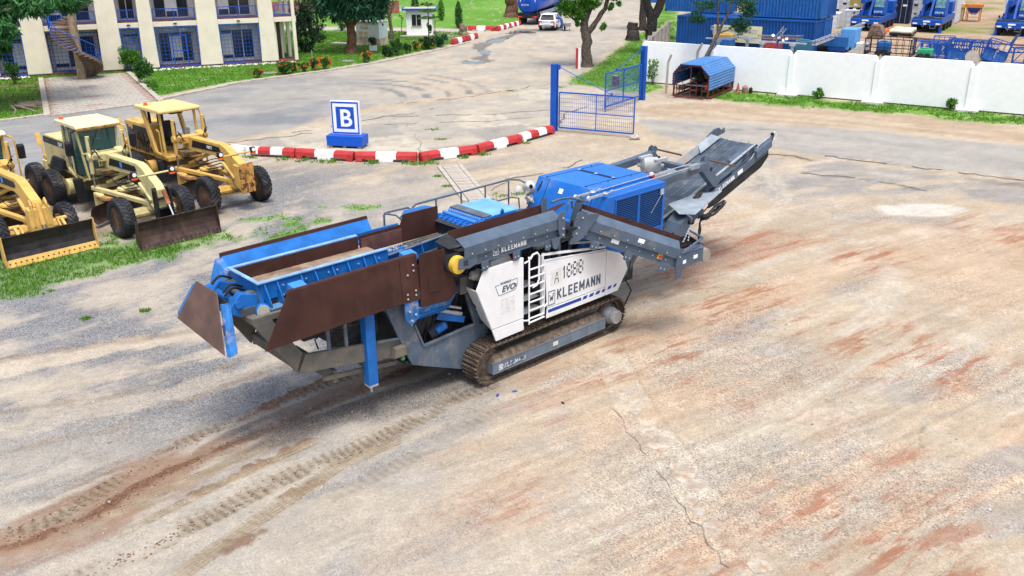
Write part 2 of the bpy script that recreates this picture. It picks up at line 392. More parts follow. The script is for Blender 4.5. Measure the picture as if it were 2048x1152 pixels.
# packed, worn bitumen east of the crusher
for poly, k in ((((8.2, 40.4), (12, 41.3), (15, 39.4), (21, 36), (26, 33), (24, 30), (16, 33.4), (11, 33), (8.4, 35)), .75), (((12.5, 30.8), (16, 33), (18, 31), (15, 28.6)), .6), (((8.2, 20.0), (9.9, 18.2), (14, 20), (13, 14), (9, 12), (7.6, 13.5), (8.3, 16)), .6)):
    d = spoly(X, Y, poly); mk = ss(-d + (n_med - .5) * 3.0 + (n_fine - .5) * 1.2, -.2, .8) * k
    mk = mk * ss(fbm(s3 * .3, t3 * 1.3, 51), .38, .56); c = mixm(c, C(.275, .265, .26), mk)
for pts, wd in ((((9.8, 40.6), (11.0, 41.0), (12.9, 40.3), (13.4, 39.4)), .16), (((14.3, 40.2), (16.2, 38.9), (18.3, 37.5), (20.2, 36.2), (24, 34)), .14), (((12.3, 37.2), (13.9, 36.5), (15.5, 35.3), (16.3, 34.2)), .11), (((19, 36), (21, 34.6), (22.5, 34.6)), .4)):
    d, S_, L_ = dline(X, Y, pts); mk = ss(wd - d + (n_fine - .5) * .8 + (n_vf - .5) * .4, 0, .12); c = mixm(c, C(.11, .105, .10), mk * .45)
d = np.hypot((X - 15.0) / 1.75, (Y - 31.7) / .8); mk = ss(1.05 - d + (n_fine - .5) * .4, 0, .12); c = mixm(c, C(.56, .52, .455), mk); grav = grav * (1 - mk * .6)
# sweeping wheel marks
for pts, wd, k in ((((11.5, 25.4), (10.8, 24.0), (10.0, 22.4), (8.6, 21.1)), .55, .8), (((12.4, 22.6), (10.9, 21.5), (8.0, 18.9), (5.9, 16.9), (4.2, 15.6), (2.6, 14.3)), .28, .75), (((15.8, 23.2), (11.9, 20.8), (9.0, 18.8), (6.9, 16.9)), .24, .6), (((6.0, 24.6), (9.3, 27.2), (13.1, 28.8), (17.6, 29.4)), .4, .6), (((11.0, 39.0), (10.7, 33.5), (7.9, 29.3), (5.7, 27.6)), .5, .55), (((12.5, 13.6), (9.9, 14.7), (8.7, 15.9), (8.6, 17.3)), .3, .5), (((8.6, 32.2), (11.5, 36.6), (14.6, 37.4), (18.4, 35.0)), .45, .5)):
    d, S_, L_ = dline(X + (n_med - .5) * .5, Y + (n_med - .5) * .5, pts); mk = ss(wd - d + jit * .25, 0, .3) * k * ss(fbm(S_ * .5, L_ * 3, 71), .25, .5); lnn = ss(np.sin(L_ * 2 * math.pi / .17 + n_fine * 3), -.2, .8)
    c = mixm(c, C(.56, .50, .41), mk * .75); c = mixm(c, C(.34, .27, .20), mk * lnn * .35); redw = redw * (1 - mk * .7); grav = grav * (1 - mk * .5)
# roads
RD_A = ((-60, 30), (-60, 47), (-28.2, 49.3), (-26.2, 51.1), (-22.2, 55.7), (-18.8, 62.3), (-13.9, 67.6), (-10.5, 72.3), (-6.3, 80.2), (-3.9, 85.6), (-1.4, 95.4), (1.0, 102.2), (5, 122), (9, 150), (22, 150), (19.9, 134), (14.1, 101.6), (9.2, 81.5), (5.9, 67.8), (4.4, 61.5), (-3.0, 57.6), (-9.0, 52.4), (-11.5, 47.2), (-14.5, 42.9), (-20, 40), (-24, 36.5), (-34, 30))
RD_B = ((7.0, 49.2), (11, 48.3), (15.2, 47.0), (19.6, 44.9), (24.3, 42.1), (40, 32.4), (90, 0), (80, -8), (36, 27), (21.2, 36.3), (18.3, 37.7), (15.2, 39.8), (12.1, 41.6), (9.1, 43.3), (7.2, 45))
dA = spoly(X, Y, RD_A); dB = spoly(X, Y, RD_B)
asp = ss(-dA + (n_med - .5) * 1.4, -.25, .35); aspB = ss(-dB + (n_med - .5) * .9 + (n_fine - .5) * .5, -.15, .2)
ca = mixm(C(.225, .23, .24) + 0 * X[..., None], C(.285, .285, .285), ss(n_med, .35, .7)); ca = mixm(ca, C(.37, .345, .31), ss(str3, .48, .68) * .55)
dust = ss(X + .18 * (Y - 50) + (n_big - .5) * 10, -13, -4); ca = mixm(ca, C(.47, .405, .32), dust * (.6 + .4 * ss(n_med, .3, .65))); ca = mixm(ca, C(.41, .375, .32), ss(fbm(X * .15, Y * .3, 68), .42, .62) * .45)
arc = np.hypot(X + 10.5, (Y - 55.5) * .8); ar = ss(np.sin(arc * 4.6 + fbm(X * .25, Y * .25, 61) * 4), .0, .8) * ss(arc, 2, 3.5) * ss(10.5 - arc, 0, 2) * ss(fbm(X * .4, Y * .4, 62), .34, .58) * ss(X, -11.5, -9)
ca = mixm(ca, C(.19, .19, .20), ar * .9); ar2 = ss(np.sin(arc * 3.6 + 1.2), .45, .9) * ss(arc, 5, 6.5) * ss(11.5 - arc, 0, 2) * ss(X, -9, -6) * ss(fbm(X * .8, Y * .8, 63), .36, .56); ca = mixm(ca, C(.50, .37, .25), ar2 * .65)
c = mixm(c, ca, asp); grav = grav * (1 - asp * .75)
cb = mixm(C(.385, .355, .315) + 0 * X[..., None], C(.325, .305, .28), ss(fbm((X * .85 - Y * .53) * .1, (X * .53 + Y * .85) * .8, 65), .4, .65))
c = mixm(c, cb, aspB); grav = grav * (1 - aspB * .75)
for (px, py, a, b) in ((11.6, 46.2, .5, .12), (13.0, 46.3, .9, .2), (10.2, 45.5, .5, .12), (12.4, 44.9, .3, .1)):
    mk = ss(1.1 - np.hypot((X - px) / a, (Y - py) / b) + (n_fine - .5) * .7, 0, .5); c = mixm(c, C(.16, .155, .15), mk * .6)
# broken concrete apron between barriers and main road, with joints
ap = spoly(X, Y, ((-13.5, 43.8), (-10.8, 46.6), (-8.2, 51.2), (-2.4, 56.3), (4.4, 61.0), (7.8, 56.5), (2.3, 46.4), (-1.5, 41.6), (-4.1, 40.1), (-9, 41)))
mk = ss(-ap + (n_med - .5), -.1, .3); c = mixm(c, mixm(C(.47, .42, .345) + 0 * X[..., None], C(.39, .36, .315), ss(n_med, .4, .65)), mk * .8); grav = grav * (1 - mk * .6)
cell = np.floor((X * .93 + Y * .37) / 3.1 + .25 * vn(X * .2, Y * .2, 5)) * 7 + np.floor((-X * .37 + Y * .93) / 3.4); tone = _h(cell, cell * 3, 8)
c = mixm(c, C(.52, .47, .38), mk * (tone > .72) * ss(n_fine, .3, .5) * .7); c = mixm(c, C(.275, .265, .255), mk * (tone < .22) * .55)
# concrete strip + drain line across the yard
DR_L = ((-3.3, 38.8), (-2.2, 34.6), (2.0, 20.7), (2.16, 17.21), (2.38, 16.24), (2.55, 15.54), (2.82, 14.36), (3.13, 13.16), (3.51, 11.67), (4.1, 9.3))
DR_R = ((-2.5, 39.3), (-1.35, 34.4), (2.75, 20.3), (2.95, 18.03), (3.12, 16.87), (3.44, 15.62), (3.75, 14.18), (4.08, 12.8), (4.4, 11.5), (5.0, 9.2))
dp = spoly(X, Y, DR_L + DR_R[::-1]); sl = fbm(X * 1.5, Y * 1.5, 71)
mk = ss(-dp, -.02, .06); c = mixm(c, C(.53, .475, .38), mk * ss(sl + jit * .3, .42, .56) * .6 * ss(22 - Y, 0, 2)); c = mixm(c, C(.44, .40, .335), mk * ss(Y, 30, 33) * .8)
# cracks
CRK = [DR_L[3:9], ((6.96, 11.4), (6.95, 12.55), (7.54, 13.69), (7.74, 14.84), (8.26, 15.94), (9.37, 17.18), (10.2, 19.4)), ((-14.5, 43.2), (-9.9, 46.2), (-9.0, 48.5), (-5.5, 51.2), (-4.5, 52.6)), ((-7, 50.2), (-1, 50.6), (2.6, 52.2)), ((-6.5, 54.2), (-2.4, 56.6), (1, 60), (3.8, 62)), ((2.2, 46.8), (3.2, 51), (6.5, 56.5)), ((-.8, 34.6), (-.2, 36.6), (1.8, 37.4), (3.2, 39.8)), ((-12.2, 46.0), (-10.4, 46.6))]
for i, pts in enumerate(CRK[1:2], 1):
    jx, jy = X + (fbm(X * 2.2, Y * 2.2, 80 + i, 3) - .5) * .5, Y + (fbm(X * 2.2, Y * 2.2, 90 + i, 3) - .5) * .5
    d, S_, L_ = dline(jx, jy, pts); wd = .022 + .0011 * Y
    wd = wd * (.85 if i == 0 else .6); mk = ss(wd - d, 0, wd * .8) * ss(fbm(S_ * 1.3, 0 * S_, 88 + i), .25, .45); c = mixm(c, C(.14, .115, .095), mk * (.7 if i == 0 else .4)); Z -= mk * .015
d, S_, L_ = dline(X, Y, DR_R); mk = ss(.05 - d, 0, .04); c = mixm(c, C(.30, .24, .18), mk * .4 * ss(22 - Y, 0, 2))
# soil dragged by crawlers: brown band with two lugged prints and fine tyre prints
T1 = ((-11, 11.4), (-8.8, 12.79), (-8.06, 13.23), (-7.51, 14.3), (-6.91, 15.43), (-6.18, 16.28), (-5.43, 17.01), (-4.57, 18.02), (-3.14, 19.13), (-1.9, 20.2))
T2 = ((-8.6, 10.0), (-6.8, 11.74), (-5.92, 12.65), (-5.15, 13.5), (-4.39, 14.44), (-3.23, 15.39), (-2.34, 16.25), (-1.38, 17.52), (-.35, 18.35))
T3 = ((-5.4, 11.9), (-3.86, 13.34), (-2.44, 14.67), (-.69, 16.64), (-.01, 17.17), (1.2, 18.32), (2.0, 19.1))
R1 = ((-11, 11.0), (-8.63, 12.40), (-7.51, 13.25), (-7.1, 14.0), (-6.52, 14.78), (-5.55, 15.82), (-4.85, 16.4), (-3.6, 17.9), (-2.2, 19.2))
R2 = ((-5.7, 16.75), (-4.62, 18.15), (-3.78, 18.75), (-3.0, 19.4))
dR, S_, L_ = dline(X, Y, R1); mk = ss(.75 - dR + (n_med - .5) * 1.1 + (str2 - .5) * 1.6 + jit * .5, 0, .6); c = mixm(c, BRN * 1.15, mk * .85); grav *= (1 - mk * .4)
mk = ss(.16 - dR + (n_fine - .5) * .35, 0, .12) * ss(fbm(S_ * .6, L_ * 2, 99), .42, .55); c = mixm(c, C(.155, .075, .045), mk * .85)
ridge = mk * (n_vf * .9 + .2) * .05; Z += ridge
dR, S_, L_ = dline(X, Y, R2); mk = ss(.2 - dR + (n_fine - .5) * .4, 0, .15); c = mixm(c, C(.20, .085, .05), mk * .85); Z += mk * n_vf * .06
for (bx_, by_, a, b) in ((-5.0, 14.9, .55, .15), (-5.6, 14.2, .5, .13), (-3.9, 14.1, .5, .16), (-4.6, 12.6, .45, .2), (-4.3, 15.7, .5, .12)):
    q = ((X - bx_) * .72 + (Y - by_) * .69) ** 2 / a ** 2 + ((X - bx_) * -.69 + (Y - by_) * .72) ** 2 / b ** 2
    mk = ss(1.2 - q + (n_vf - .5) * 2, 0, .8); c = mixm(c, C(.19, .10, .062), mk * .8); Z += mk * n_vf * .05
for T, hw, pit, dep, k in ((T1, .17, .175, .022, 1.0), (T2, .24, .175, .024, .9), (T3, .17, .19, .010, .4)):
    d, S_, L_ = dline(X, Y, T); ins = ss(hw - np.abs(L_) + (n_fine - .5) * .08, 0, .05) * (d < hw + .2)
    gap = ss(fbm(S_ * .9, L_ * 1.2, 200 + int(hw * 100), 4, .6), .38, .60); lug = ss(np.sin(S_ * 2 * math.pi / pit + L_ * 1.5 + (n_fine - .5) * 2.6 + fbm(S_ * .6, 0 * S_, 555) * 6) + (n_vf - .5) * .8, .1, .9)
    c = mixm(c, C(.27, .215, .15), ins * gap * .6 * k); c = mixm(c, C(.11, .08, .052), ins * gap * lug * .7 * k)  # pressed soil tone, then lug grooves painted dark to stand in for their shade
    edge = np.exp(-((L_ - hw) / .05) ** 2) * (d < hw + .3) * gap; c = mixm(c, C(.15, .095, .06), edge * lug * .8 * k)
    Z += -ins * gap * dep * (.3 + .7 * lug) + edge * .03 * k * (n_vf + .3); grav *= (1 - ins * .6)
for T, hw in ((((-5.6, 11.3), (-4.99, 12.38), (-4.2, 13.64), (-3.35, 14.94), (-2.2, 16.0)), .2), (((-7.4, 13.1), (-6.0, 14.6), (-4.7, 15.9), (-3.4, 17.2)), .16), (((-6.6, 13.0), (-5.4, 14.4), (-4.2, 15.6)), .14)):
    d, S_, L_ = dline(X, Y, T); ins = ss(hw - np.abs(L_), 0, .05) * (d < hw + .2) * ss(fbm(S_ * .8, L_, 300), .35, .5)
    ln = ss(np.sin(L_ * 2 * math.pi / .075), .2, .8); c = mixm(c, C(.34, .27, .18), ins * .6); c = mixm(c, C(.17, .115, .075), ins * ln * .6); Z -= ins * .012
d, S_, L_ = dline(X, Y, ((-5.3, 16.1), (-3.9, 16.9), (-2.4, 17.5), (-.6, 18.9))); mk = ss(.75 - d + (n_med - .5) * .8 + (str2 - .5) * 1.4, 0, .55); c = mixm(c, C(.155, .145, .14), mk * .72); grav = np.maximum(grav, mk * .9)  # grey gravel band, darkened in colour for the shade under the hopper
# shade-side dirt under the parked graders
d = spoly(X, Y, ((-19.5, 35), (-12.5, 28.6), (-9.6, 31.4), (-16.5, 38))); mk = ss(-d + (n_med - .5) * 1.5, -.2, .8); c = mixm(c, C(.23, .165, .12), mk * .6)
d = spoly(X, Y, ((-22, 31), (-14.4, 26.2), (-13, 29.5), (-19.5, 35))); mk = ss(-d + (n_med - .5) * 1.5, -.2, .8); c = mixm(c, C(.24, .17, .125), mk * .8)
# wet trail and puddle on the main road
wet = np.zeros(X.shape)
for pts, wd in ((((2.2, 97), (.9, 94.5), (-.6, 90), (-2.4, 85), (-3.0, 81.5), (-1.9, 77.5), (-2.6, 74.5)), .7), (((-3.7, 73), (-3.0, 72.2), (-2.3, 71.8), (-1.8, 73.5)), .55)):
    d, S_, L_ = dline(X, Y, pts); wet = np.maximum(wet, ss(wd - d + (n_med - .5) * 1.3, 0, .25))
wet = np.maximum(wet, ss(1 - np.hypot((X - 3.4) / 3.4, (Y - 96.6) / 1.7) + (n_med - .5) * .5, 0, .3))
c = mixm(c, C(.12, .115, .11), wet * .75)
# sandy verge in front of the white wall, yard behind it
d = spoly(X, Y, ((7, 50), (11, 49), (15.2, 47.6), (19.6, 45.5), (24.3, 42.7), (45, 30), (48, 34), (27, 47.2), (24.6, 48.6), (20.5, 51.2), (16.3, 53.2), (11.9, 54.2), (8, 53))); mk = ss(-d + (n_med - .5), -.3, .5)
c = mixm(c, mixm(C(.48, .385, .28) + 0 * X[..., None], C(.40, .295, .20), ss(fbm((X * .85 - Y * .53) * .25, (X * .53 + Y * .85) * 1.6, 66), .45, .65)), mk * .85)
dW = spoly(X, Y, ((10, 63), (44, 40.5), (160, -30), (300, 200), (60, 200), (24, 130), (13.5, 78))); bh = ss(-dW, -.5, .5)
c = mixm(c, mixm(C(.45, .34, .235) + 0 * X[..., None], C(.38, .26, .17), ss(n_med, .35, .65)), bh)
# vegetation cover
g1 = ss(-spoly(X, Y, ((-60, 47.5), (-28.2, 49.9), (-26.4, 51.7), (-22.8, 56.1), (-19.4, 62.7), (-14.4, 68.2), (-11.0, 73), (-6.9, 80.9), (-4.6, 86.4), (-3.6, 92.5), (-5, 95.0), (-36, 101), (-90, 104))) + (n_med - .5) * .5, -.1, .25)
g1 = g1 * ss(spoly(X, Y, ((-33.4, 65.0), (-28.1, 67.6), (-21.3, 55.2), (-26.1, 50.4))), -.1, .15)
g2 = ss(-spoly(X, Y, ((-90, 108), (-36, 104.5), (-4.6, 98.5), (-1.6, 97.3), (.7, 103), (4.6, 122), (8.6, 150), (8, 260), (-150, 260))) + (n_med - .5) * .8, -.1, .4)
g3 = ss(-spoly(X, Y, ((3.9, 61.6), (4.4, 64.5), (6.4, 70.5), (9.6, 82), (13.6, 96), (20.6, 134), (24, 150), (27, 150), (14.5, 80), (9.9, 62.4), (10.4, 59.6), (8.4, 57.3), (6.0, 58.6))) + (n_med - .5) * 1.0, -.2, .6)
g4 = ss(-spoly(X, Y, ((10.6, 61), (16, 57.7), (26, 51.4), (46, 39), (44.0, 36.2), (26.6, 46.9), (20.1, 50.6), (15.8, 52.5), (12.2, 54.4))) + (n_med - .5) * 2.4 + (nb2_ - .5) * 1.5, -.2, .9)
g5 = ss(-spoly(X, Y, ((-15.6, 24.2), (-14.2, 23.8), (-12.2, 25.4), (-10, 27.8), (-8.4, 29.0), (-10.5, 30.3), (-12.4, 28.9), (-13.6, 29.6), (-15.4, 27.2), (-18, 27), (-19, 22))) + (n_med - .5) * 2.2 + (n_fine - .5) * 2.0, -.35, .85)
g6 = bh * ss(fbm(X * .2, Y * .2, 44), .5, .68) * ss(Y, 84, 90) * .8
g7 = ss(fbm(X * .9, Y * .9, 45), .58, .66) * ss(-spoly(X, Y, ((-10.5, 26), (-5, 30), (-3, 32), (-6, 33.2), (-12, 29.4))), -.6, .4) * .7
G1 = mixm(C(.075, .205, .02) + 0 * X[..., None], C(.13, .27, .035), ss(n_med, .35, .7)); G2 = mixm(C(.17, .335, .055) + 0 * X[..., None], C(.12, .28, .035), ss(n_big, .35, .65)); G3 = mixm(C(.10, .21, .03) + 0 * X[..., None], C(.20, .29, .05), ss(n_med, .35, .7))
for g_, G_ in ((g1, G1), (g2, G2), (g3, mixm(G3, G2, ss(n_med, .3, .6))), (g4, mixm(G1, G2, ss(n_fine, .3, .7))), (g5 * .65, mixm(G1, G2, ss(n_fine, .3, .7))), (g6, G3), (g7, G2)):
    bare = ss(n_fine * .6 + n_med * .4, .60, .72) * .55; c = mixm(c, G_, g_ * (1 - bare)); grav = grav * (1 - g_ * .8)
lw = np.maximum.reduce([g1, g2, g3])
# paths: pale concrete path beyond the lawn, gravel edge by the building, bare soil by the tree at left
for pts, wd, cc in ((((-90, 106), (-36, 102.8), (-4.8, 96.8)), 1.4, C(.47, .43, .37)), (((-6.8, 95.6), (-5.2, 88.2), (-4.2, 86.4)), .9, C(.42, .39, .33)), (((-60, 150), (-20, 128), (-12, 122)), 1.2, C(.5, .42, .36))):
    d, S_, L_ = dline(X, Y, pts); mk = ss(wd - d + (n_fine - .5) * .4, 0, .25); c = mixm(c, cc, mk)
d = np.hypot((X + 30) / 4.2, (Y - 56.5) / 5.0); mk = ss(1.05 - d + (n_med - .5) * 1.1, 0, .5); c = mixm(c, C(.21, .145, .095), mk * .55)
d = np.hypot((X + 32.6) / 2.6, (Y - 62.2) / 2.4); mk = ss(1.05 - d + (n_med - .5) * .6, 0, .4); c = mixm(c, C(.17, .125, .075), mk * .7)
c *= (.86 + .28 * n_fine)[..., None] * (.86 + .28 * nb2_)[..., None] * C(.765, .78, .76)
lab = np.zeros(X.shape, int); lab[(dA < 0) | (dB < 0)] = 1; lab[lw > .5] = 2
ny, nx = X.shape
vid = np.arange(nx * ny).reshape(ny, nx)
quads = np.stack([vid[:-1, :-1], vid[:-1, 1:], vid[1:, 1:], vid[1:, :-1]], -1).reshape(-1, 4)
qlab = lab[:-1, :-1].reshape(-1)
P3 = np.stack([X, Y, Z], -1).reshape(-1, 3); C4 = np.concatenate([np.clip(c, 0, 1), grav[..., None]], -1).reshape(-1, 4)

def ground_mat(name, rough, kind):
    m = bpy.data.materials.new(name); m.use_nodes = True; nt = m.node_tree; b = nt.nodes['Principled BSDF']
    at = node(nt, 'ShaderNodeAttribute', attribute_name='Col'); tc = node(nt, 'ShaderNodeTexCoord').outputs['Object']
    cur = at.outputs['Color']; al = at.outputs['Alpha']
    # stone speckle
    vo = node(nt, 'ShaderNodeTexVoronoi'); vo.inputs['Scale'].default_value = 40; lk(nt, tc, vo.inputs['Vector'])
    sep = node(nt, 'ShaderNodeSeparateColor'); lk(nt, vo.outputs['Color'], sep.inputs[0])
    f1 = ramp(nt, sep.outputs[0], 0.5, 0.95); f2 = ramp(nt, sep.outputs[1], 0.6, 0.95)
    hi = mixc(nt, 1.0, cur, (1.6, 1.6, 1.6), 'MULTIPLY'); lo = mixc(nt, 1.0, cur, (.38, .38, .40), 'MULTIPLY')
    cur = mixc(nt, mul(nt, mul(nt, f1, al), .85), cur, hi); cur = mixc(nt, mul(nt, mul(nt, f2, al), .85), cur, lo)
    n1 = noise(nt, tc, 5.5, 8, .68); sw = mixc(nt, n1, (.74, .73, .72), (1.26, 1.26, 1.27)); cur = mixc(nt, 1.0, cur, sw, 'MULTIPLY')
    n2 = noise(nt, tc, 60, 3, .6); sw = mixc(nt, n2, (.72, .72, .72), (1.28, 1.28, 1.28)); cur = mixc(nt, 1.0, cur, sw, 'MULTIPLY')
    if kind == 'yard':     # fine drag marks and crumbs, running with the traffic
        mp = node(nt, 'ShaderNodeMapping'); mp.inputs['Rotation'].default_value = (0, 0, R(-35)); lk(nt, tc, mp.inputs[0])
        st = noise(nt, mp.outputs[0], 1.0, 9, .72, (1.0, 7, 1)); sw = mixc(nt, ramp(nt, st, .25, .75), (.78, .76, .74), (1.16, 1.17, 1.18)); pm = ramp(nt, noise(nt, tc, .45, 4, .6), .42, .66); cur = mixc(nt, mul(nt, pm, .8), cur, mixc(nt, 1.0, cur, sw, 'MULTIPLY'))
        rd = node(nt, 'ShaderNodeAttribute', attribute_name='Red').outputs['Fac']
        r1 = noise(nt, mp.outputs[0], 1.0, 10, .70, (.42, 2.3, 1)); f_ = mul(nt, ramp(nt, r1, .50, .60), rd); cur = mixc(nt, mul(nt, f_, .78), cur, (.25, .10, .055))
        r2 = noise(nt, mp.outputs[0], 2.3, 10, .76, (.9, 2.2, 1)); f_ = mul(nt, ramp(nt, r2, .575, .64), rd); cur = mixc(nt, mul(nt, f_, .75), cur, (.19, .066, .036))
        gv = noise(nt, tc, 1.6, 10, .72); f_ = mul(nt, ramp(nt, gv, .50, .64), al); cur = mixc(nt, mul(nt, f_, .5), cur, mixc(nt, 1.0, cur, (.66, .67, .70), 'MULTIPLY'))
        cr = noise(nt, tc, 9.0, 10, .78); cur = mixc(nt, mul(nt, ramp(nt, cr, .60, .72), .6), cur, mixc(nt, 1.0, cur, (.50, .46, .43), 'MULTIPLY'))
        cr = noise(nt, tc, 3.1, 10, .75); cur = mixc(nt, mul(nt, ramp(nt, cr, .58, .70), .45), cur, mixc(nt, 1.0, cur, (1.25, 1.24, 1.22), 'MULTIPLY'))
    lk(nt, cur, b.inputs['Base Color'])
    bn = node(nt, 'ShaderNodeBump'); bn.inputs['Strength'].default_value = .6; bn.inputs['Distance'].default_value = .03 if kind != 'lawn' else .08
    lk(nt, noise(nt, tc, 22 if kind != 'lawn' else 14, 6, .65), bn.inputs['Height']); lk(nt, bn.outputs[0], b.inputs['Normal'])
    b.inputs['Roughness'].default_value = rough; b.inputs['Specular IOR Level'].default_value = .12
    return m
def sheet(name, k, m):
    q = quads[qlab == k]; used = np.unique(q); remap = np.zeros(nx * ny, np.int64); remap[used] = np.arange(len(used)); q = remap[q]
    me = bpy.data.meshes.new(name); me.vertices.add(len(used)); me.vertices.foreach_set('co', P3[used].ravel())
    me.loops.add(q.size); me.loops.foreach_set('vertex_index', q.ravel().astype(np.int32)); me.polygons.add(len(q))
    me.polygons.foreach_set('loop_start', np.arange(0, q.size, 4, dtype=np.int32))
    a = me.color_attributes.new('Col', 'FLOAT_COLOR', 'POINT'); a.data.foreach_set('color', C4[used].ravel()); a = me.attributes.new('Red', 'FLOAT', 'POINT'); a.data.foreach_set('value', np.clip(redw, 0, 1).reshape(-1)[used].astype(np.float32))
    me.materials.append(m); me.update(calc_edges=True); me.validate()
    me.polygons.foreach_set('use_smooth', [True] * len(q))
    o = bpy.data.objects.new(name, me); col.objects.link(o); return tag(o, kind='structure')
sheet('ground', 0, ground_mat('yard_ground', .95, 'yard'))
sheet('road', 1, ground_mat('road_surface', .85, 'road'))
sheet('lawn', 2, ground_mat('lawn_turf', .95, 'lawn'))
GRASS_W = (g1, g3, g4, g5, g7)
def field(F, x, y):     # sample a ground field at points
    i = np.clip(np.searchsorted(xs, x) - 1, 0, nx - 1); j = np.clip(np.searchsorted(ys, y) - 1, 0, ny - 1); return F[j, i]
# puddle water lying in the road
def puddle(name, cx, cy, a, b, ang, label, seed):
    mb = MB(); n = 40; rnd = random.Random(seed); ph = [rnd.uniform(0, 6.28) for _ in range(5)]; am = [rnd.uniform(.05, .2) for _ in range(5)]
    pts = []
    for i in range(n):
        t = 2 * math.pi * i / n; r = 1 + sum(am[k] * math.sin((k + 2) * t + ph[k]) for k in range(5)); x, y = a * r * math.cos(t), b * r * math.sin(t)
        pts.append((cx + x * math.cos(ang) - y * math.sin(ang), cy + x * math.sin(ang) + y * math.cos(ang), .012 + (float(field(Z, cx, cy)))))
    mb.add(pts, [list(range(n))]); return tag(mb.build(name, mat('puddle_water', (.10, .10, .105), .06, var=0, spec=.6)), kind='structure')
puddle('puddle', -2.9, 72.2, .95, .55, .3, '', 1); puddle('puddle', -2.2, 78.3, .5, 1.5, .2, '', 2); puddle('puddle', -1.2, 87.0, .6, 2.6, -.35, '', 3); puddle('puddle', .9, 94.5, 1.2, 1.6, -.6, '', 4)

# surface cracks and joints farther off, as thin ribbons of dark filler
def crack(pts, wd, seed, step=.45):
    rn = random.Random(seed); P = [V3((*p, 0)) for p in pts]; out = []
    for a, b in zip(P[:-1], P[1:]):
        n_ = max(2, int(np.linalg.norm(b - a) / step))
        for k in range(n_): t = k / n_; q = a + (b - a) * t; out.append(q + V3((rn.gauss(0, .22 * step), rn.gauss(0, .25 * step), 0)))
    out.append(P[-1]); mb = MB(); vs_ = []
    for i, q in enumerate(out):
        d = out[min(i + 1, len(out) - 1)] - out[max(i - 1, 0)]; d /= np.linalg.norm(d); nn_ = V3((-d[1], d[0], 0)); w_ = wd * rn.uniform(.3, 1.3); z = float(field(Z, q[0], q[1])) + .012
        vs_ += [q + nn_ * w_ + V3((0, 0, z)), q - nn_ * w_ + V3((0, 0, z))]
    mb.add(vs_, [(2 * i, 2 * i + 1, 2 * i + 3, 2 * i + 2) for i in range(len(out) - 1) if math.sin(i * .9 + seed) + math.sin(i * .37 + seed * 2) > -.9]); tag(mb.build('ground_crack', mat('crack_filler', (.20, .17, .14) if wd < .03 else (.14, .12, .10), .95, var=.3) if wd >= .03 else mat('crack_thin', (.19, .16, .13), .95, var=.3)), kind='structure')
for i, pts in enumerate(CRK[2:]): crack(pts, .05, i)
crack(((2.16, 17.21), (2.38, 16.24), (2.55, 15.54), (2.82, 14.36), (3.13, 13.16), (3.51, 11.67), (4.1, 9.3)), .010, 31, .16)
for i, (pts, w_) in enumerate(((((9.8, 40.6), (11.0, 41.0), (12.9, 40.3), (13.4, 39.4)), .07), (((14.3, 40.2), (16.2, 38.9), (18.3, 37.5), (20.2, 36.2), (24, 34)), .08), (((12.3, 37.2), (13.9, 36.5), (15.5, 35.3), (16.3, 34.2)), .05))): crack(pts, w_, 40 + i, .3)
crack(((-9.6, 47.5), (-6.4, 48.0), (-1.5, 48.6), (2.4, 50.2)), .035, 20); crack(((-5.6, 47.8), (-4.6, 44.0), (-4.2, 40.6)), .02, 21)

# broken pale slabs left in the concrete strip
SLB = tag(bpy.data.objects.new('concrete_strip', None), kind='structure'); col.objects.link(SLB); rn = random.Random(8); m_slab = mat('pale_slab', (.40, .365, .30), .95, var=.2, dirt=(.31, .21, .135), damt=.6, dscale=5, bump=.4, bscale=25)
La, Ra = np.array(DR_L[2:]), np.array(DR_R[2:])
for k in range(26):
    y = 10.9 + k * .36 + rn.uniform(-.1, .1); xl = float(np.interp(y, La[::-1, 1], La[::-1, 0])); xr = float(np.interp(y, Ra[::-1, 1], Ra[::-1, 0]))
    if rn.random() < .35 or 18.4 < y: continue
    a = xl + (xr - xl) * rn.uniform(.05, .45); b = min(xr - .03, a + (xr - xl) * rn.uniform(.3, .6)); h = rn.uniform(.10, .24); n_ = rn.choice((5, 6, 7)); pts = []; ph_ = rn.uniform(0, 6)
    for i in range(n_): t = ph_ + 6.283 * (i + rn.uniform(-.25, .25)) / n_; r_ = rn.uniform(.6, 1.25); pts.append(((a + b) / 2 + (b - a) / 2 * r_ * math.cos(t), y + h * r_ * math.sin(t)))
    z = float(field(Z, (a + b) / 2, y)); MB().prism(pts, 'z', z - .02, z + rn.uniform(.004, .012)).build('slab_piece', m_slab, SLB)
# ================================================================ CRUSHER (long axis u = local x, across = local y, near side y = 0)
CR = thing('mobile_crusher', 'long blue, grey and white tracked rock crusher parked in the middle of the yard', 'crusher', (-.47, 18.26, 0), R(42.6))
def part(mb, name, mats, parent=CR, smooth=None, bevel=0.0, seg=1): return mb.build(name, mats, parent, smooth, bevel, seg)
BOLT = MB().cyl((0, 0, 0), (0, -.016, 0), .017, 6).mesh('bolt', m_galv)
def bolts(parent, pts, sc_=1.0):
    for p in pts:
        o = inst(BOLT, 'bolt', parent, p); o.scale = (sc_,) * 3
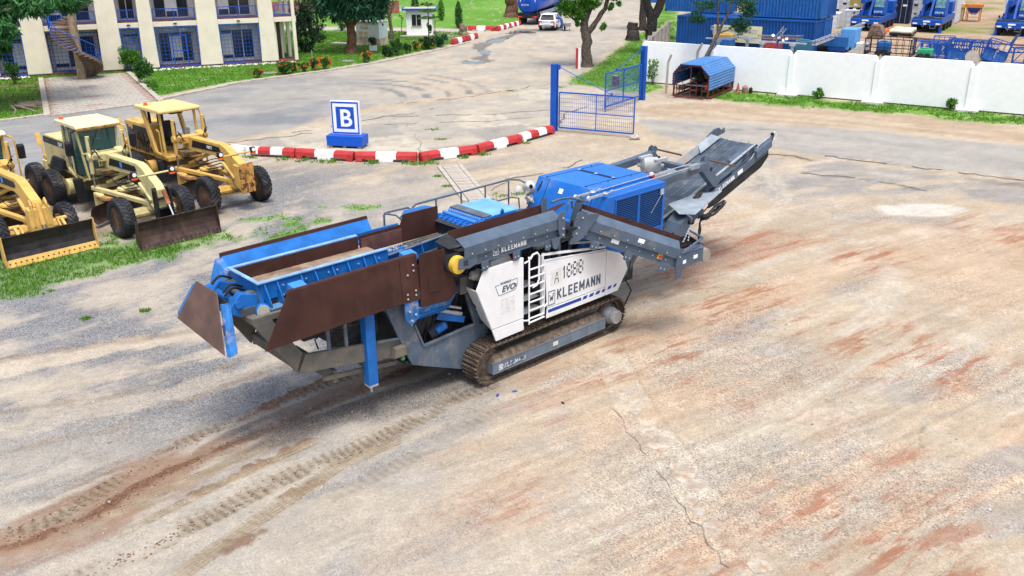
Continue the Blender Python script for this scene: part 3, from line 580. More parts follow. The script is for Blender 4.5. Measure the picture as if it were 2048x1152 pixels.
# ---- crawler tracks
def track_path(s, r):     # position and angle along stadium loop, idler at x=.02 sprocket at 4.13
    a, b, zc = .02, 4.13, .465; L = b - a; P = math.pi * r
    tot = 2 * L + 2 * P; s = s % tot
    if s < L: return (a + s, zc - r, 0.0)
    s -= L
    if s < P: t = s / r; return (b + r * math.sin(t), zc - r * math.cos(t), -t)
    s -= P
    if s < L: return (b - s, zc + r, -math.pi)
    s -= L; t = s / r; return (a - r * math.sin(t), zc + r * math.cos(t), -math.pi - t)
shoe = MB(); shoe.bx(-.082, .082, 0, .5, -.018, .012); shoe.prism([(-.07, -.018), (-.045, -.018), (-.05, -.055), (-.065, -.055)], 'y', 0, .5); shoe.prism([(.03, -.018), (.055, -.018), (.05, -.05), (.035, -.05)], 'y', 0, .5)
shoe = shoe.mesh('track_shoe', m_track)
for v0, side in ((0.0, 1), (2.5, -1)):
    chain = MB(); n = 60; rr_ = .385; tot = 2 * 4.11 + 2 * math.pi * rr_
    ring = [track_path(tot * i / n, rr_) for i in range(n)]
    for i in range(n):
        p, q = ring[i], ring[(i + 1) % n]
        for yy in (.17, .30): chain.bar((p[0], v0 + yy, p[1]), (q[0], v0 + yy, q[1]), .05, .075)
    tr = part(chain, 'crawler_track', m_track)
    R_ = .44; tot = 2 * 4.11 + 2 * math.pi * R_; N = 60
    for i in range(N):
        x, z, a = track_path(tot * (i + .3) / N, R_); o = inst(shoe, 'track_shoe', tr, (x, v0, z), (0, a, 0))
    tf = MB()
    y0, y1 = (-.02, .36) if side > 0 else (2.64, 3.02)
    tf.prism([(.02, .22), (3.83, .22), (3.83, .53), (.02, .50)], 'y', y0, y1, 0)
    yn = y0 if side > 0 else y1
    tf.hexa([(.02, y0 + .0, .50), (3.83, y0, .53), (3.83, y1, .53), (.02, y1, .50), (.12, y0 + .14, .64), (3.7, y0 + .14, .66), (3.7, y1 - .14, .66), (.12, y1 - .14, .64)], 1)
    for zz in (.24, .505): tf.bx(.03, 3.82, yn - .012 if side > 0 else yn, yn if side > 0 else yn + .012, zz - .012, zz + .012, 0)
    f = part(tf, 'track_frame', [mat('track_frame_grey', (.125, .16, .205), .45, var=.1, dirt=(.30, .26, .20), damt=.2, dscale=2.5, streak=.3), m_track], bevel=.008)
    for i in range(7):
        rl = MB().cyl((.45 + i * .52, v0 + .12, .2), (.45 + i * .52, v0 + .36, .2), .10, 12); part(rl, 'track_roller', m_track, f, smooth=40)
    sp = MB(); sp.lathe([(.30, -.02), (.31, .0), (.31, .06), (.30, .08)], (4.13, v0 + .2, .465), (0, 1, 0), 22)
    for i in range(14):
        t = 2 * math.pi * i / 14; sp.bar((4.13 + .29 * math.cos(t), v0 + .24, .465 + .29 * math.sin(t)), (4.13 + .37 * math.cos(t), v0 + .24, .465 + .37 * math.sin(t)), .06, .06)
    part(sp, 'drive_sprocket', m_track, smooth=40)
    dr = MB(); a = -1 if side > 0 else 1; base = v0 + .2 if side > 0 else v0 + .3
    dr.lathe([(.22, 0), (.22, .16), (.20, .20), (.185, .20), (.185, .32), (.17, .345)], (4.13, base, .465), (0, a, 0), 24)
    d = part(dr, 'final_drive', mat('drive_grey', (.27, .28, .29), .5, dirt=DUST, damt=.25), smooth=35)
    for i in range(10):
        t = 2 * math.pi * i / 10; dr = None
        b = MB().cyl((4.13 + .15 * math.cos(t), base + a * .34, .465 + .15 * math.sin(t)), (4.13 + .15 * math.cos(t), base + a * .36, .465 + .15 * math.sin(t)), .014, 6); part(b, 'bolt', m_galv, d)
    idl = MB().lathe([(.31, -.06), (.36, -.04), (.36, .04), (.31, .06)], (.02, v0 + .24, .465), (0, 1, 0), 24); part(idl, 'idler_wheel', m_track, smooth=40)
    if side > 0:
        block('KLEEMANN', .105, (.36, -.036, .305), (1, 0, 0), (0, 0, 1), mat('worn_letter', (.40, .43, .46), .6, var=.5, vscale=12), f)
        lg = MB()
        for p, q in (((.2, .30), (.31, .30)), ((.31, .30), (.31, .41)), ((.31, .41), (.2, .41)), ((.2, .41), (.2, .30)), ((.22, .39), (.24, .32)), ((.24, .32), (.255, .37)), ((.255, .37), (.27, .32)), ((.27, .32), (.29, .39))): lg.bar((p[0], -.036, p[1]), (q[0], -.036, q[1]), .006, .012)
        part(lg, 'emblem', m_letterw, f); part(MB().bx(1.93, 2.10, -.036, -.034, .33, .44), 'sticker', mat('cream_label', (.6, .56, .45), .5), f)
# ---- chassis
ch = MB()
lower = [(-1.94, 1.2), (-1.8, .91), (-1.55, .80), (-.35, .30), (-.2, .42), (-.10, .62), (.10, .86), (.35, 1.0), (.35, 1.32), (-.04, 1.35), (-1.5, 1.27), (-2.12, 1.65)]
post = [(-2.12, 1.65), (-1.5, 1.27), (-1.68, 1.78), (-2.0, 2.62), (-2.5, 2.62)]
rpost = [(-.04, 1.35), (.16, 1.33), (.16, 2.3), (-.36, 2.3), (-.27, 2.12)]
for yy in (.52, 2.42):
    for poly in (lower, post, rpost): ch.prism(poly, 'y', yy, yy + .07, 0)
    ch.prism([(-2.0, 2.30), (-.3, 2.2), (-.3, 2.36), (-2.0, 2.5)], 'y', yy + .004, yy + .066, 0)
    for a, b in (((-1.50, 1.27), (-.04, 1.35)), ((-.04, 1.35), (-.27, 2.15)), ((-1.5, 1.27), (-1.72, 1.85)), ((-2.12, 1.65), (-2.45, 2.5)), ((-2.12, 1.65), (-2.7, 1.73))): ch.bar((a[0], yy - .02, a[1]), (b[0], yy - .02, b[1]), .05, .045, 0)
ch.bx(.3, 5.6, .62, 2.4, .92, 1.3, 2)
for x0 in (.6, 1.9, 3.2): ch.bx(x0, x0 + .5, .3, 2.7, .72, .93, 2)
ch.prism([(3.9, 1.0), (5.05, 1.25), (5.85, 2.02), (5.85, 2.3), (4.2, 2.3)], 'y', .36, .42, 0); ch.prism([(3.9, 1.0), (5.05, 1.25), (5.85, 2.02), (5.85, 2.3), (4.2, 2.3)], 'y', 2.58, 2.64, 0)
ch.bx(-1.9, -.2, .62, 2.4, .9, 1.0, 2); ch.bx(-2.0, -1.6, .6, 2.42, 1.2, 2.0, 2)
ch.bx(-1.4, .2, 1.0, 2.0, 1.05, 2.9, 2)
part(ch, 'chassis', [m_greyd, m_grey, m_dark], bevel=.006)
tl = MB()
for yy in (.55, 2.37):
    tl.prism([(-4.47, 1.62), (-1.9, 1.2), (-1.98, 1.6), (-4.3, 1.97)], 'y', yy, yy + .10, 0)
    tl.prism([(-5.3, 2.9), (-4.52, 1.66), (-4.36, 2.03), (-4.92, 2.9)], 'y', yy + .004, yy + .096, 0)
    tl.bx(-5.3, -2.0, yy + .006, yy + .094, 2.9, 3.02, 0)
    for x in (-3.75, -3.35, -2.85): tl.bar((x, yy + .05, 1.8), (x, yy + .05, 2.92), .07, .05, 1)
tl.bx(-5.26, -4.95, .65, 2.37, 2.84, 2.96, 0)
tl.bx(-4.5, -4.2, .65, 2.37, 1.68, 1.9, 0); tl.bx(-2.6, -2.3, .65, 2.37, 1.32, 1.5, 0)
for x in (-3.6, -2.75): tl.bar((x, .7, 1.2), (x, 2.3, 1.2), .1, .28, 0)
tl.bar((-3.9, .7, 1.25), (-2.1, .7, 1.02), .06, .1, 0)
part(tl, 'tail_frame', [m_tail, m_greyd], bevel=.006)
hs = MB()     # hoses, tanks and pumps seen through the openings
rnd = random.Random(3)
for i in range(16):
    x = rnd.uniform(-4.0, -2.3); y = rnd.uniform(.75, 2.2); pts = [(x + .25 * math.sin(k * 1.1 + i) + k * .06, y + .1 * math.cos(k * 1.7 + i), 1.75 + .15 * k) for k in range(8)]; hs.tube(pts, .018, 5)
hs.bx(-4.1, -2.35, .95, 2.2, 2.05, 2.9); hs.bx(-3.3, -2.45, .8, 1.9, 1.62, 2.1); hs.bx(-1.55, -.9, .8, 1.5, 1.1, 1.75); hs.cyl((-1.2, .75, 1.35), (-.75, .75, 1.5), .15, 14)
for i in range(7): hs.tube([(-1.5 + i * .16 + .05 * k, .72 + .02 * i, 1.1 + .17 * k + .05 * math.sin(i + k)) for k in range(7)], .017, 5)
part(hs, 'hydraulic_hoses', m_dark)
part(MB().cyl((-1.05, .66, 1.42), (-.8, .66, 1.5), .1, 14), 'filter', m_bluew, smooth=40)
sl = MB(); sl.prism([(-1.05, 1.72), (-.28, 1.42), (-.24, 1.56), (-.95, 1.86)], 'y', .60, .66); part(sl, 'stay_bracket', m_bluew, bevel=.006)
sl = MB(); sl.bar((-1.6, .68, 2.15), (-.3, .68, 1.62), .1, .09); sl.bar((-1.6, .68, 2.3), (-.3, .68, 1.76), .05, .05); part(sl, 'slide_rail', m_galv)
lg = MB().bx(-2.97, -2.74, .44, .66, .84, 2.9)
lgo = part(lg, 'support_leg', m_bluew, bevel=.02, seg=2); part(MB().bx(-2.96, -2.75, .45, .65, .79, .84).cyl((-2.86, .55, .64), (-2.86, .55, .8), .025, 8), 'leg_foot', m_galv, lgo)
part(MB().prism([(-2.35, 1.28), (-2.02, 1.28), (-2.05, 1.5), (-2.3, 1.5)], 'y', .38, .52), 'step_block', m_tail, bevel=.008)
part(MB().cyl((-2.12, .45, 1.22), (-2.12, .40, 1.22), .05, 12), 'lamp', mat('lamp_green', (.05, .18, .07), .3))
# ---- feeder bin
bn = MB(); X0, X1 = -4.9, -2.0
bn.prism([(.92, 3.5), (.965, 3.5), (.965, 3.16), (.90, 3.16)], 'x', X0, X1, 0); bn.prism([(2.08, 3.5), (2.035, 3.5), (2.035, 3.02), (2.14, 3.02)], 'x', X0, X1, 0)
bn.bx(X0, X1, 1.0, 2.0, 3.08, 3.19, 0)
bn.hexa([(X0 - .05, .86, 3.02), (X0 + .06, .86, 3.02), (X0 + .06, 2.14, 3.02), (X0 - .05, 2.14, 3.02), (X0 - .05, .97, 3.5), (X0, .97, 3.5), (X0, 2.03, 3.5), (X0 - .05, 2.03, 3.5)], 0)
BIN = part(bn, 'feeder_bin', m_bluew, bevel=.006)
rm = MB(); rm.bx(X0 - .07, X1, .88, .965, 3.502, 3.535); rm.bx(X0 - .07, X1, 2.035, 2.12, 3.502, 3.535); rm.bx(X0 - .07, X0 + .01, .965, 2.035, 3.502, 3.535); part(rm, 'bin_rim', mat('rim_blue', (.20, .36, .62), .4, var=.15, chip=RUST, camt=.02), BIN, bevel=.006)
ln = MB(); ln.hexa([(X0 + .02, .99, 3.20), (X1 + .2, .99, 3.20), (X1 + .2, 2.01, 3.20), (X0 + .02, 2.01, 3.20), (X0 + .02, .99, 3.235), (X1 + .2, .99, 3.235), (X1 + .2, 2.01, 3.235), (X0 + .02, 2.01, 3.235)]); part(ln, 'bin_floor', m_floor, BIN)
for a, b in ((X0 + .02, -3.55), (-3.54, X1 - .004)):
    part(MB().plate([(a, 2.02, 3.2), (b, 2.02, 3.2), (b, 2.02, 3.5), (a, 2.02, 3.5)], .02), 'wear_plate', m_brown, BIN); part(MB().plate([(a, .98, 3.2), (b, .98, 3.2), (b, .98, 3.5), (a, .98, 3.5)], .02), 'wear_plate', m_brown, BIN)
part(MB().plate([(X0 + .07, 1.0, 3.2), (X0 + .07, 2.0, 3.2), (X0 + .016, 2.0, 3.5), (X0 + .016, 1.0, 3.5)], .012), 'wear_plate', m_brown, BIN)
bolts(BIN, [(x, .885, z) for x in (-4.45, -3.95, -3.45, -3.25, -2.75, -2.25) for z in (3.18, 3.38)])
gus = MB().prism([(.93, 3.48), (.89, 3.48), (.68, 3.14), (.68, 3.06), (.93, 3.06)], 'x', -.012, .012).mesh('gusset', m_bluew)
for x in (-4.82, -4.56, -4.05, -3.74, -3.35, -3.0, -2.62, -2.36): inst(gus, 'gusset', BIN, (x, 0, 0))
for x in (-4.7, -3.9, -2.5):
    br = MB().bx(x - .15, x + .15, .66, .88, 3.03, 3.058); part(br, 'spring_seat', mat('seat_blue', (.10, .22, .38), .5, dirt=DUST, damt=.5), BIN)
    s = MB(); s.tube([(x + .075 * math.cos(t), .77 + .075 * math.sin(t), 2.72 + .3 * t / (8 * math.pi)) for t in np.linspace(0, 8 * math.pi, 60)], .02, 5); part(s, 'spring', m_dark, BIN, smooth=60)
    part(MB().bx(x - .12, x + .12, .64, .9, 2.66, 2.72), 'spring_base', m_tail, BIN)
# second feeder section with grizzly
g2_ = MB(); g2_.plate([(-1.98, .98, 3.12), (.25, .98, 3.28), (.25, .94, 3.50), (-1.98, .94, 3.34)], .03); g2_.plate([(-1.98, 1.0, 3.06), (.25, 1.0, 3.06), (.25, 2.0, 3.06), (-1.98, 2.0, 3.06)], .02)
FD = part(g2_, 'grizzly_feeder', m_bluew)
for x in (-1.6, -1.15, -.65, -.15): part(MB().prism([(.955, 3.46), (.92, 3.46), (.80, 3.2), (.955, 3.15)], 'x', x, x + .015), 'gusset', m_bluew, FD)
part(MB().bar((-1.99, .925, 3.36), (.26, .925, 3.52), .06, .02), 'edge_strip', mat('rim_grey', (.10, .13, .17), .5), FD)
part(MB().prism([(-1.95, 3.1), (.2, 3.1), (.2, 3.74), (-.75, 3.74), (-.78, 3.70), (-.86, 3.52), (-1.95, 3.50)], 'y', 2.03, 2.06), 'wear_plate', m_brown, FD)
part(MB().prism([(-1.93, 3.12), (-.86, 3.12), (-.86, 3.44), (-1.93, 3.44)], 'y', 2.008, 2.028), 'wear_plate', mat('wear_plate_red', (.11, .05, .04), .6, var=.2), FD)
part(MB().hexa([(-.85, 2.07, 3.66), (.15, 2.07, 3.66), (.15, 2.45, 3.62), (-.5, 2.45, 3.62), (-.8, 2.07, 3.72), (.15, 2.07, 3.72), (.15, 2.45, 3.68), (-.45, 2.45, 3.68)]), 'side_cover', m_bluew, FD)
part(MB().bx(-1.94, -.9, 2.062, 2.12, 3.4, 3.55), 'side_beam', m_bluew, FD)
for k in range(9): part(MB().bar((-.9, 1.08 + k * .105, 3.1), (.1, 1.08 + k * .105, 3.12), .04, .05), 'grizzly_bar', m_tail, FD)
# fine rubble on the feeder floor
pile = MB(); rnd = random.Random(5)
for i in range(160):
    x, y, r = rnd.uniform(-1.9, -.2), rnd.uniform(1.75, 2.0), rnd.uniform(.01, .035); pile.lathe([(r * .3, -r * .6), (r, 0), (r * .4, r * .6)], (x, y, 3.075 + r * .4), (rnd.uniform(-1, 1), rnd.uniform(-1, 1), 1), 5)
tag(part(pile, 'rubble', mat('rubble_grey', (.30, .28, .25), .9, island=.3), FD), kind='stuff')
# ---- hopper wings folded down
wg = MB().plate([(-4.66, .33, 3.44), (-2.16, .33, 3.47), (-2.16, .26, 2.52), (-5.27, .26, 2.46)], .02)
WG = part(wg, 'near_wing', m_brown, bevel=.004)
part(MB().plate([(-2.155, .325, 3.47), (-1.72, .325, 3.475), (-1.72, .25, 2.50), (-2.155, .255, 2.51)], .022), 'wear_plate', m_brown, WG, bevel=.004)
part(MB().hexa([(-4.66, .33, 3.43), (-1.72, .33, 3.46), (-1.72, .42, 3.46), (-4.66, .42, 3.43), (-4.64, .335, 3.455), (-1.72, .335, 3.485), (-1.72, .42, 3.485), (-4.64, .42, 3.455)]), 'top_lip', m_brown, WG)
bolts(WG, [(-2.05, .23, 2.70), (-2.05, .225, 2.60), (-1.84, .23, 2.74), (-1.84, .225, 2.64), (-2.0, .27, 3.1), (-1.84, .28, 3.16), (-1.84, .29, 3.28)], 1.2)
for x in (-4.35, -1.78): part(MB().prism([(.40, 3.46), (.62, 3.50), (.66, 3.30), (.5, 3.2), (.40, 3.3)], 'x', x - .15, x + .15), 'hinge_bracket', mat('bracket_blue', (.05, .21, .56), .4, var=.1), WG, bevel=.01)
for x in (-4.9, -3.4): part(MB().bx(x, x + .18, .35, .5, 2.62, 2.75), 'lock_tab', m_bluew, WG, bevel=.008)
ch2 = MB(); ch2.plate([(-1.71, .25, 3.49), (-1.06, .25, 3.45), (-.98, .25, 3.10), (-.72, .25, 2.42), (-.95, .25, 2.26), (-1.71, .25, 2.32)], .02, 0)
CH = part(ch2, 'side_chute', m_brown, bevel=.004)
part(MB().plate([(-1.055, .25, 3.45), (-.98, .55, 3.42), (-.50, .55, 2.46), (-.72, .25, 2.42), (-.98, .25, 3.10)], .015), 'fold_plate', m_brown, CH)
part(MB().plate([(-1.5, .235, 2.95), (-1.18, .235, 2.92), (-1.18, .235, 2.55), (-1.5, .235, 2.58)], .012), 'patch_plate', m_brown, CH)
part(MB().prism([(-2.1, 2.52), (-1.76, 2.52), (-1.76, 2.1), (-1.96, 1.95), (-2.1, 2.12)], 'y', .26, .30), 'bolt_flange', m_bluer, CH, bevel=.006); bolts(CH, [(-2.0, .255, 2.3), (-1.85, .255, 2.2), (-1.95, .255, 2.08)], 1.6)
part(MB().plate([(-1.74, .27, 2.31), (-.93, .27, 2.25), (-.70, .27, 2.41), (-.50, .5, 2.44), (-.62, .5, 2.2), (-.9, .4, 2.02), (-1.74, .4, 2.08)], .03), 'lower_flange', m_bluer, CH)
part(MB().hexa([(-1.8, .4, 1.98), (-.95, .4, 1.98), (-.95, 1.0, 1.98), (-1.8, 1.0, 1.98), (-1.8, .3, 2.1), (-.9, .3, 2.1), (-.9, 1.0, 2.3), (-1.8, 1.0, 2.3)]), 'chute_box', m_bluew, CH)
cab_ = MB()
for i in range(4): cab_.cyl((-2.3 + i * .085, .52, 2.5 - .03 * (i % 2)), (-2.3 + i * .085, .52, 2.62), .03, 10)
part(cab_, 'grease_cups', mat('cup_white', (.6, .62, .63), .4), smooth=40)
fwg = MB().plate([(-4.95, 2.2, 3.22), (-1.42, 2.2, 3.25), (-1.28, 2.72, 3.58), (-4.78, 2.72, 3.54)], .03); FW_ = part(fwg, 'far_wing', m_bluew)
part(MB().hexa([(-4.8, 2.70, 3.50), (-1.27, 2.70, 3.54), (-1.27, 2.76, 3.5), (-4.8, 2.76, 3.46), (-4.8, 2.73, 3.62), (-1.27, 2.73, 3.66), (-1.27, 2.765, 3.66), (-4.8, 2.765, 3.62)]), 'top_edge', m_brown, FW_)
part(MB().hexa([(-5.1, 2.05, 3.0), (-4.95, 2.05, 3.0), (-4.95, 2.5, 3.1), (-5.2, 2.5, 3.1), (-4.98, 2.1, 3.42), (-4.86, 2.1, 3.42), (-4.8, 2.65, 3.56), (-4.95, 2.65, 3.56)]), 'end_bracket', m_bluer, FW_)
for x in (-4.1, -2.2): part(MB().plate([(x, 2.3, 3.30), (x + .22, 2.3, 3.30), (x + .22, 2.42, 3.375), (x, 2.42, 3.375)], .05), 'lock_tab', mat('slot_dark', (.03, .05, .12), .6), FW_)
ew = MB().plate([(-5.67, 1.08, 3.49), (-5.67, 1.93, 3.49), (-5.92, 2.5, 2.62), (-5.92, .52, 2.5)], .02); EW = part(ew, 'end_wing', mat('wear_plate_light', (.125, .075, .062), .6, var=.15, dirt=(.19, .13, .10), damt=.25, dscale=1.4, bump=.12, bscale=60), bevel=.004)
part(MB().hexa([(-5.90, .50, 2.47), (-5.72, .46, 2.5), (-5.72, .40, 2.52), (-5.86, .38, 2.5), (-5.66, 1.06, 3.28), (-5.55, 1.0, 3.28), (-5.50, .94, 3.26), (-5.58, .92, 3.26)]), 'side_flange', m_bluer, EW, bevel=.008)
part(MB().hexa([(-5.90, 2.52, 2.62), (-5.74, 2.56, 2.66), (-5.72, 2.66, 2.68), (-5.84, 2.68, 2.66), (-5.70, 1.98, 3.36), (-5.6, 2.02, 3.36), (-5.56, 2.2, 3.34), (-5.64, 2.22, 3.34)]), 'side_flange', m_bluer, EW, bevel=.008)
part(MB().plate([(-5.78, .73, 2.78), (-5.755, .82, 2.96), (-5.73, .78, 2.96), (-5.75, .69, 2.78)], .08), 'lock_slot', mat('slot_dark', (.03, .05, .12), .6), EW)
for yy in (1.0, 1.85):
    part(MB().prism([(-5.62, 3.12), (-5.3, 3.42), (-4.98, 3.32), (-5.0, 2.98), (-5.35, 2.96)], 'y', yy - .09, yy + .09), 'wing_arm', m_bluew, EW, bevel=.01)
part(MB().cyl((-5.38, .85, 3.24), (-5.38, 2.1, 3.24), .07, 14), 'hinge_tube', m_bluew, EW, smooth=40)
vb = MB()
for yy in (.95, 1.8):
    vb.lathe([(.10, -.03), (.19, 0), (.19, .12), (.14, .16)], (-5.08, yy, 3.2), (0, 1, 0), 16); vb.bx(-5.35, -4.98, yy - .05, yy + .2, 2.96, 3.12); vb.bx(-5.2, -5.0, yy, yy + .14, 2.9, 3.0)
vb.cyl((-5.08, 1.1, 3.2), (-5.08, 1.8, 3.2), .06, 12)
part(vb, 'vibrator_drive', mat('drive_dark', (.075, .085, .095), .5, dirt=DUST, damt=.2), smooth=40, bevel=.006)
part(MB().lathe([(.13, 0), (.15, .02), (.15, .3)], (-4.95, .78, 3.0), (.25, 1, -.1), 18), 'drive_cover', m_bluew, smooth=40); part(MB().lathe([(.001, -.012), (.128, -.01), (.13, 0)], (-4.95, .78, 3.0), (.25, 1, -.1), 18), 'cover_cap', mat('dusty_cap', (.33, .33, .27), .6), smooth=60)
hz = MB()
for k, (dy, dz) in enumerate(((0, 0), (.06, .05), (.5, .1))): hz.tube([(-5.5 + .12 * t, 1.15 + dy + .05 * t, 3.36 + dz + .08 * math.sin(t)) for t in np.linspace(0, 4, 9)], .025, 6)
part(hz, 'drive_hose', m_black)
# ---- crusher box
cb_ = MB(); cb_.prism([(.15, 2.4), (1.95, 2.4), (1.95, 3.45), (1.75, 3.52), (.8, 3.52), (.75, 3.44), (.2, 3.40)], 'y', 1.1, 2.36, 0); CBX = part(cb_, 'crusher_housing', m_blue, bevel=.012)
part(MB().plate([(.80, 1.12, 3.535), (1.05, 1.12, 3.545), (1.05, 2.34, 3.545), (.80, 2.34, 3.535)], .012), 'rubber_mat', mat('mat_grey', (.10, .12, .135), .7, var=.2, dirt=DUST, damt=.2), CBX)
part(MB().bx(1.06, 1.93, 1.12, 2.34, 3.5, 3.535), 'top_cover', mat('pale_blue_cover', (.15, .36, .68), .4, var=.12, dirt=(.35, .4, .42), damt=.2), CBX, bevel=.01)
part(MB().plate([(.10, 1.0, 3.40), (.22, 1.0, 3.44), (.22, 2.4, 3.44), (.10, 2.4, 3.40)], .02), 'front_lip', m_dark, CBX)
part(MB().cyl((.58, 1.12, 3.46), (.58, 2.3, 3.46), .045, 10), 'curtain_shaft', mat('bracket_blue', (.05, .21, .56), .4), CBX)
for i in range(14): part(MB().bx(.28 + .12 * (i % 2), .36 + .12 * (i % 2), 1.16 + i * .085, 1.21 + i * .085, 3.41, 3.46), 'clamp', m_bluew, CBX)
for i in range(16): part(MB().cyl((.70, 1.14 + i * .075, 3.5), (.70, 1.14 + i * .075, 3.53), .02, 6), 'bolt', m_galv, CBX)
for i in range(6): part(MB().bx(.16, .185, 1.06 + i * .215, 1.255 + i * .215, 2.9, 3.39), 'rubber_curtain', m_rubber, CBX)
for x in (.95, 1.3, 1.65): part(MB().lathe([(.10, 0), (.10, .05), (.06, .08)], (x, 1.1, 3.22), (0, -1, 0), 14), 'bearing_cap', m_bluew, CBX, smooth=40)
part(MB().prism([(1.7, 3.2), (2.05, 3.2), (2.05, 3.45), (1.9, 3.5), (1.8, 3.45)], 'y', 1.0, 1.1), 'lug', m_bluew, CBX); part(MB().prism([(1.3, 3.45), (1.42, 3.45), (1.4, 3.6), (1.36, 3.64), (1.32, 3.6)], 'y', 1.09, 1.12), 'lifting_eye', m_bluew, CBX)
part(MB().bx(.2, 3.6, 2.38, 2.75, 2.78, 2.83), 'walkway', m_grey)
part(MB().bx(2.0, 3.6, .6, 2.36, 2.6, 2.66), 'deck', mat('deck_pale', (.30, .31, .28), .7, var=.2))
# ---- hand rails on the far side
hr = MB(); ry = 2.72
def rail(pts, r=.024): hr.tube(pts, r, 7)
rail([(-.82, ry, 2.9), (-.82, ry, 3.58), (-.79, ry, 3.62), (-.72, ry, 3.63)] + [(-.14, ry, 3.62), (-.08, ry, 3.58), (-.06, ry, 3.5), (-.06, ry, 2.9)])
rail([(-.80, ry, 3.62), (-.7, ry - .3, 3.62), (-.6, ry - .38, 3.5), (-.6, ry - .38, 3.3)])
rail([(-.04, ry, 2.85), (-.04, ry, 3.50), (.0, ry, 3.6), (.08, ry, 3.655), (.2, ry, 3.66), (3.02, ry, 3.71), (3.12, ry - .02, 3.70), (3.3, ry - .12, 3.68), (3.4, ry - .3, 3.6), (3.42, ry - .34, 3.5), (3.42, ry - .36, 2.8)])
for x in (.69, 1.47, 2.25, 3.04): rail([(x, ry, 3.67), (x, ry, 2.82)], .021)
rail([(2.6, ry, 3.22), (3.1, ry - .03, 3.24), (3.28, ry - .12, 3.2), (3.3, ry - .14, 2.85)], .02)
part(hr, 'hand_rail', m_grey, smooth=60)
# ---- engine hood
hd = MB(); yn, yf = .66, 2.62
hd.prism([(3.52, 2.15), (6.28, 2.15), (6.30, 3.64), (4.02, 3.66), (3.60, 2.92), (3.52, 2.86)], 'y', yn, yf, 0)
hd.hexa([(3.7, yf, 2.15), (6.24, yf, 2.15), (6.24, yf + .12, 2.15), (3.7, yf + .12, 2.15), (4.12, yf, 3.58), (6.24, yf, 3.57), (6.24, yf + .1, 3.3), (4.2, yf + .1, 3.3)], 0)
HD = part(hd, 'engine_hood', m_blue, bevel=.014, seg=2)
lv = MB(); y0, y1 = .17, .655
lv.prism([(3.72, 2.02), (6.2, 2.02), (6.2, 3.57), (3.98, 3.56), (3.74, 2.98)], 'y', y0, y1, 0); LV = part(lv, 'louvre_cabinet', m_blue, bevel=.01, seg=2)
sm = MB()
def seam(p, q, w_=.012): sm.bar(p, q, w_, .006)
seam((4.05, 1.05, 3.664), (6.28, 1.05, 3.646)); seam((4.05, 2.36, 3.664), (6.28, 2.36, 3.646)); seam((5.28, 1.05, 3.656), (5.28, 2.36, 3.656), .05); seam((5.20, 1.05, 3.657), (5.20, 2.36, 3.657), .02)
seam((4.01, 2.2, 3.655), (3.62, 2.2, 2.955)); seam((4.01, .72, 3.655), (3.62, .72, 2.955)); seam((3.605, .7, 2.93), (3.605, 2.6, 2.93), .01)
part(sm, 'panel_seam', m_black, HD)
for y in (1.1, 1.7, 2.3): part(MB().bx(5.2, 5.3, y, y + .07, 3.66, 3.672), 'hinge', m_galv, HD)
for x, y in ((4.1, 1.0), (4.9, 1.0), (5.8, 1.0), (4.1, 2.4), (5.8, 2.4)): part(MB().cyl((x, y, 3.655), (x, y, 3.672), .018, 8), 'latch', m_black, HD)
part(MB().plate([(3.92, 1.62, 3.505), (3.92, 1.75, 3.505), (3.855, 1.75, 3.39), (3.855, 1.62, 3.39)], .014), 'sticker', m_letterw, HD)
part(MB().bar((3.97, 2.42, 3.56), (3.80, 2.44, 3.34), .03, .03), 'hood_catch', m_black, HD)
def louvre(xa, xb, za, zb, n):
    fr = MB(); fr.bx(xa, xb, y0 - .004, y0 + .0, za, zb); L_ = part(fr, 'louvre_backing', mat('louvre_dark', (.004, .012, .03), .7), LV)
    s = MB()
    for i in range(n):
        z = za + (zb - za) * (i + .5) / n; h = (zb - za) / n; s.bx(xa, xb, y0 - .014, y0 - .006, z - h * .19, z + h * .19)
    tag(part(s, 'louvre_slats', mat('slat_blue', (.008, .07, .25), .4, var=.1), L_), kind='stuff')
    e = MB()
    for p, q in (((xa - .015, za), (xa - .015, zb)), ((xb + .015, za), (xb + .015, zb)), ((xa - .03, za - .015), (xb + .03, za - .015)), ((xa - .03, zb + .015), (xb + .03, zb + .015))): e.bar((p[0], y0 - .012, p[1]), (q[0], y0 - .012, q[1]), .03, .03)
    part(e, 'louvre_frame', m_blue, L_)
louvre(4.27, 5.10, 2.72, 3.44, 15); louvre(5.17, 6.08, 2.42, 3.44, 21)
part(MB().bx(5.95, 6.08, y0 - .06, y0 - .032, 3.27, 3.42), 'sensor_box', m_galv, LV); part(MB().bar((6.0, y0 - .05, 3.27), (5.62, y0 - .04, 2.85), .008, .008), 'cable', m_galv, LV)
part(MB().cyl((6.22, .75, 3.62), (6.22, .58, 3.62), .05, 12), 'red_lamp', m_red, HD, smooth=40); part(MB().bx(6.15, 6.23, .60, .68, 3.64, 3.72), 'sticker', m_letterw, HD)
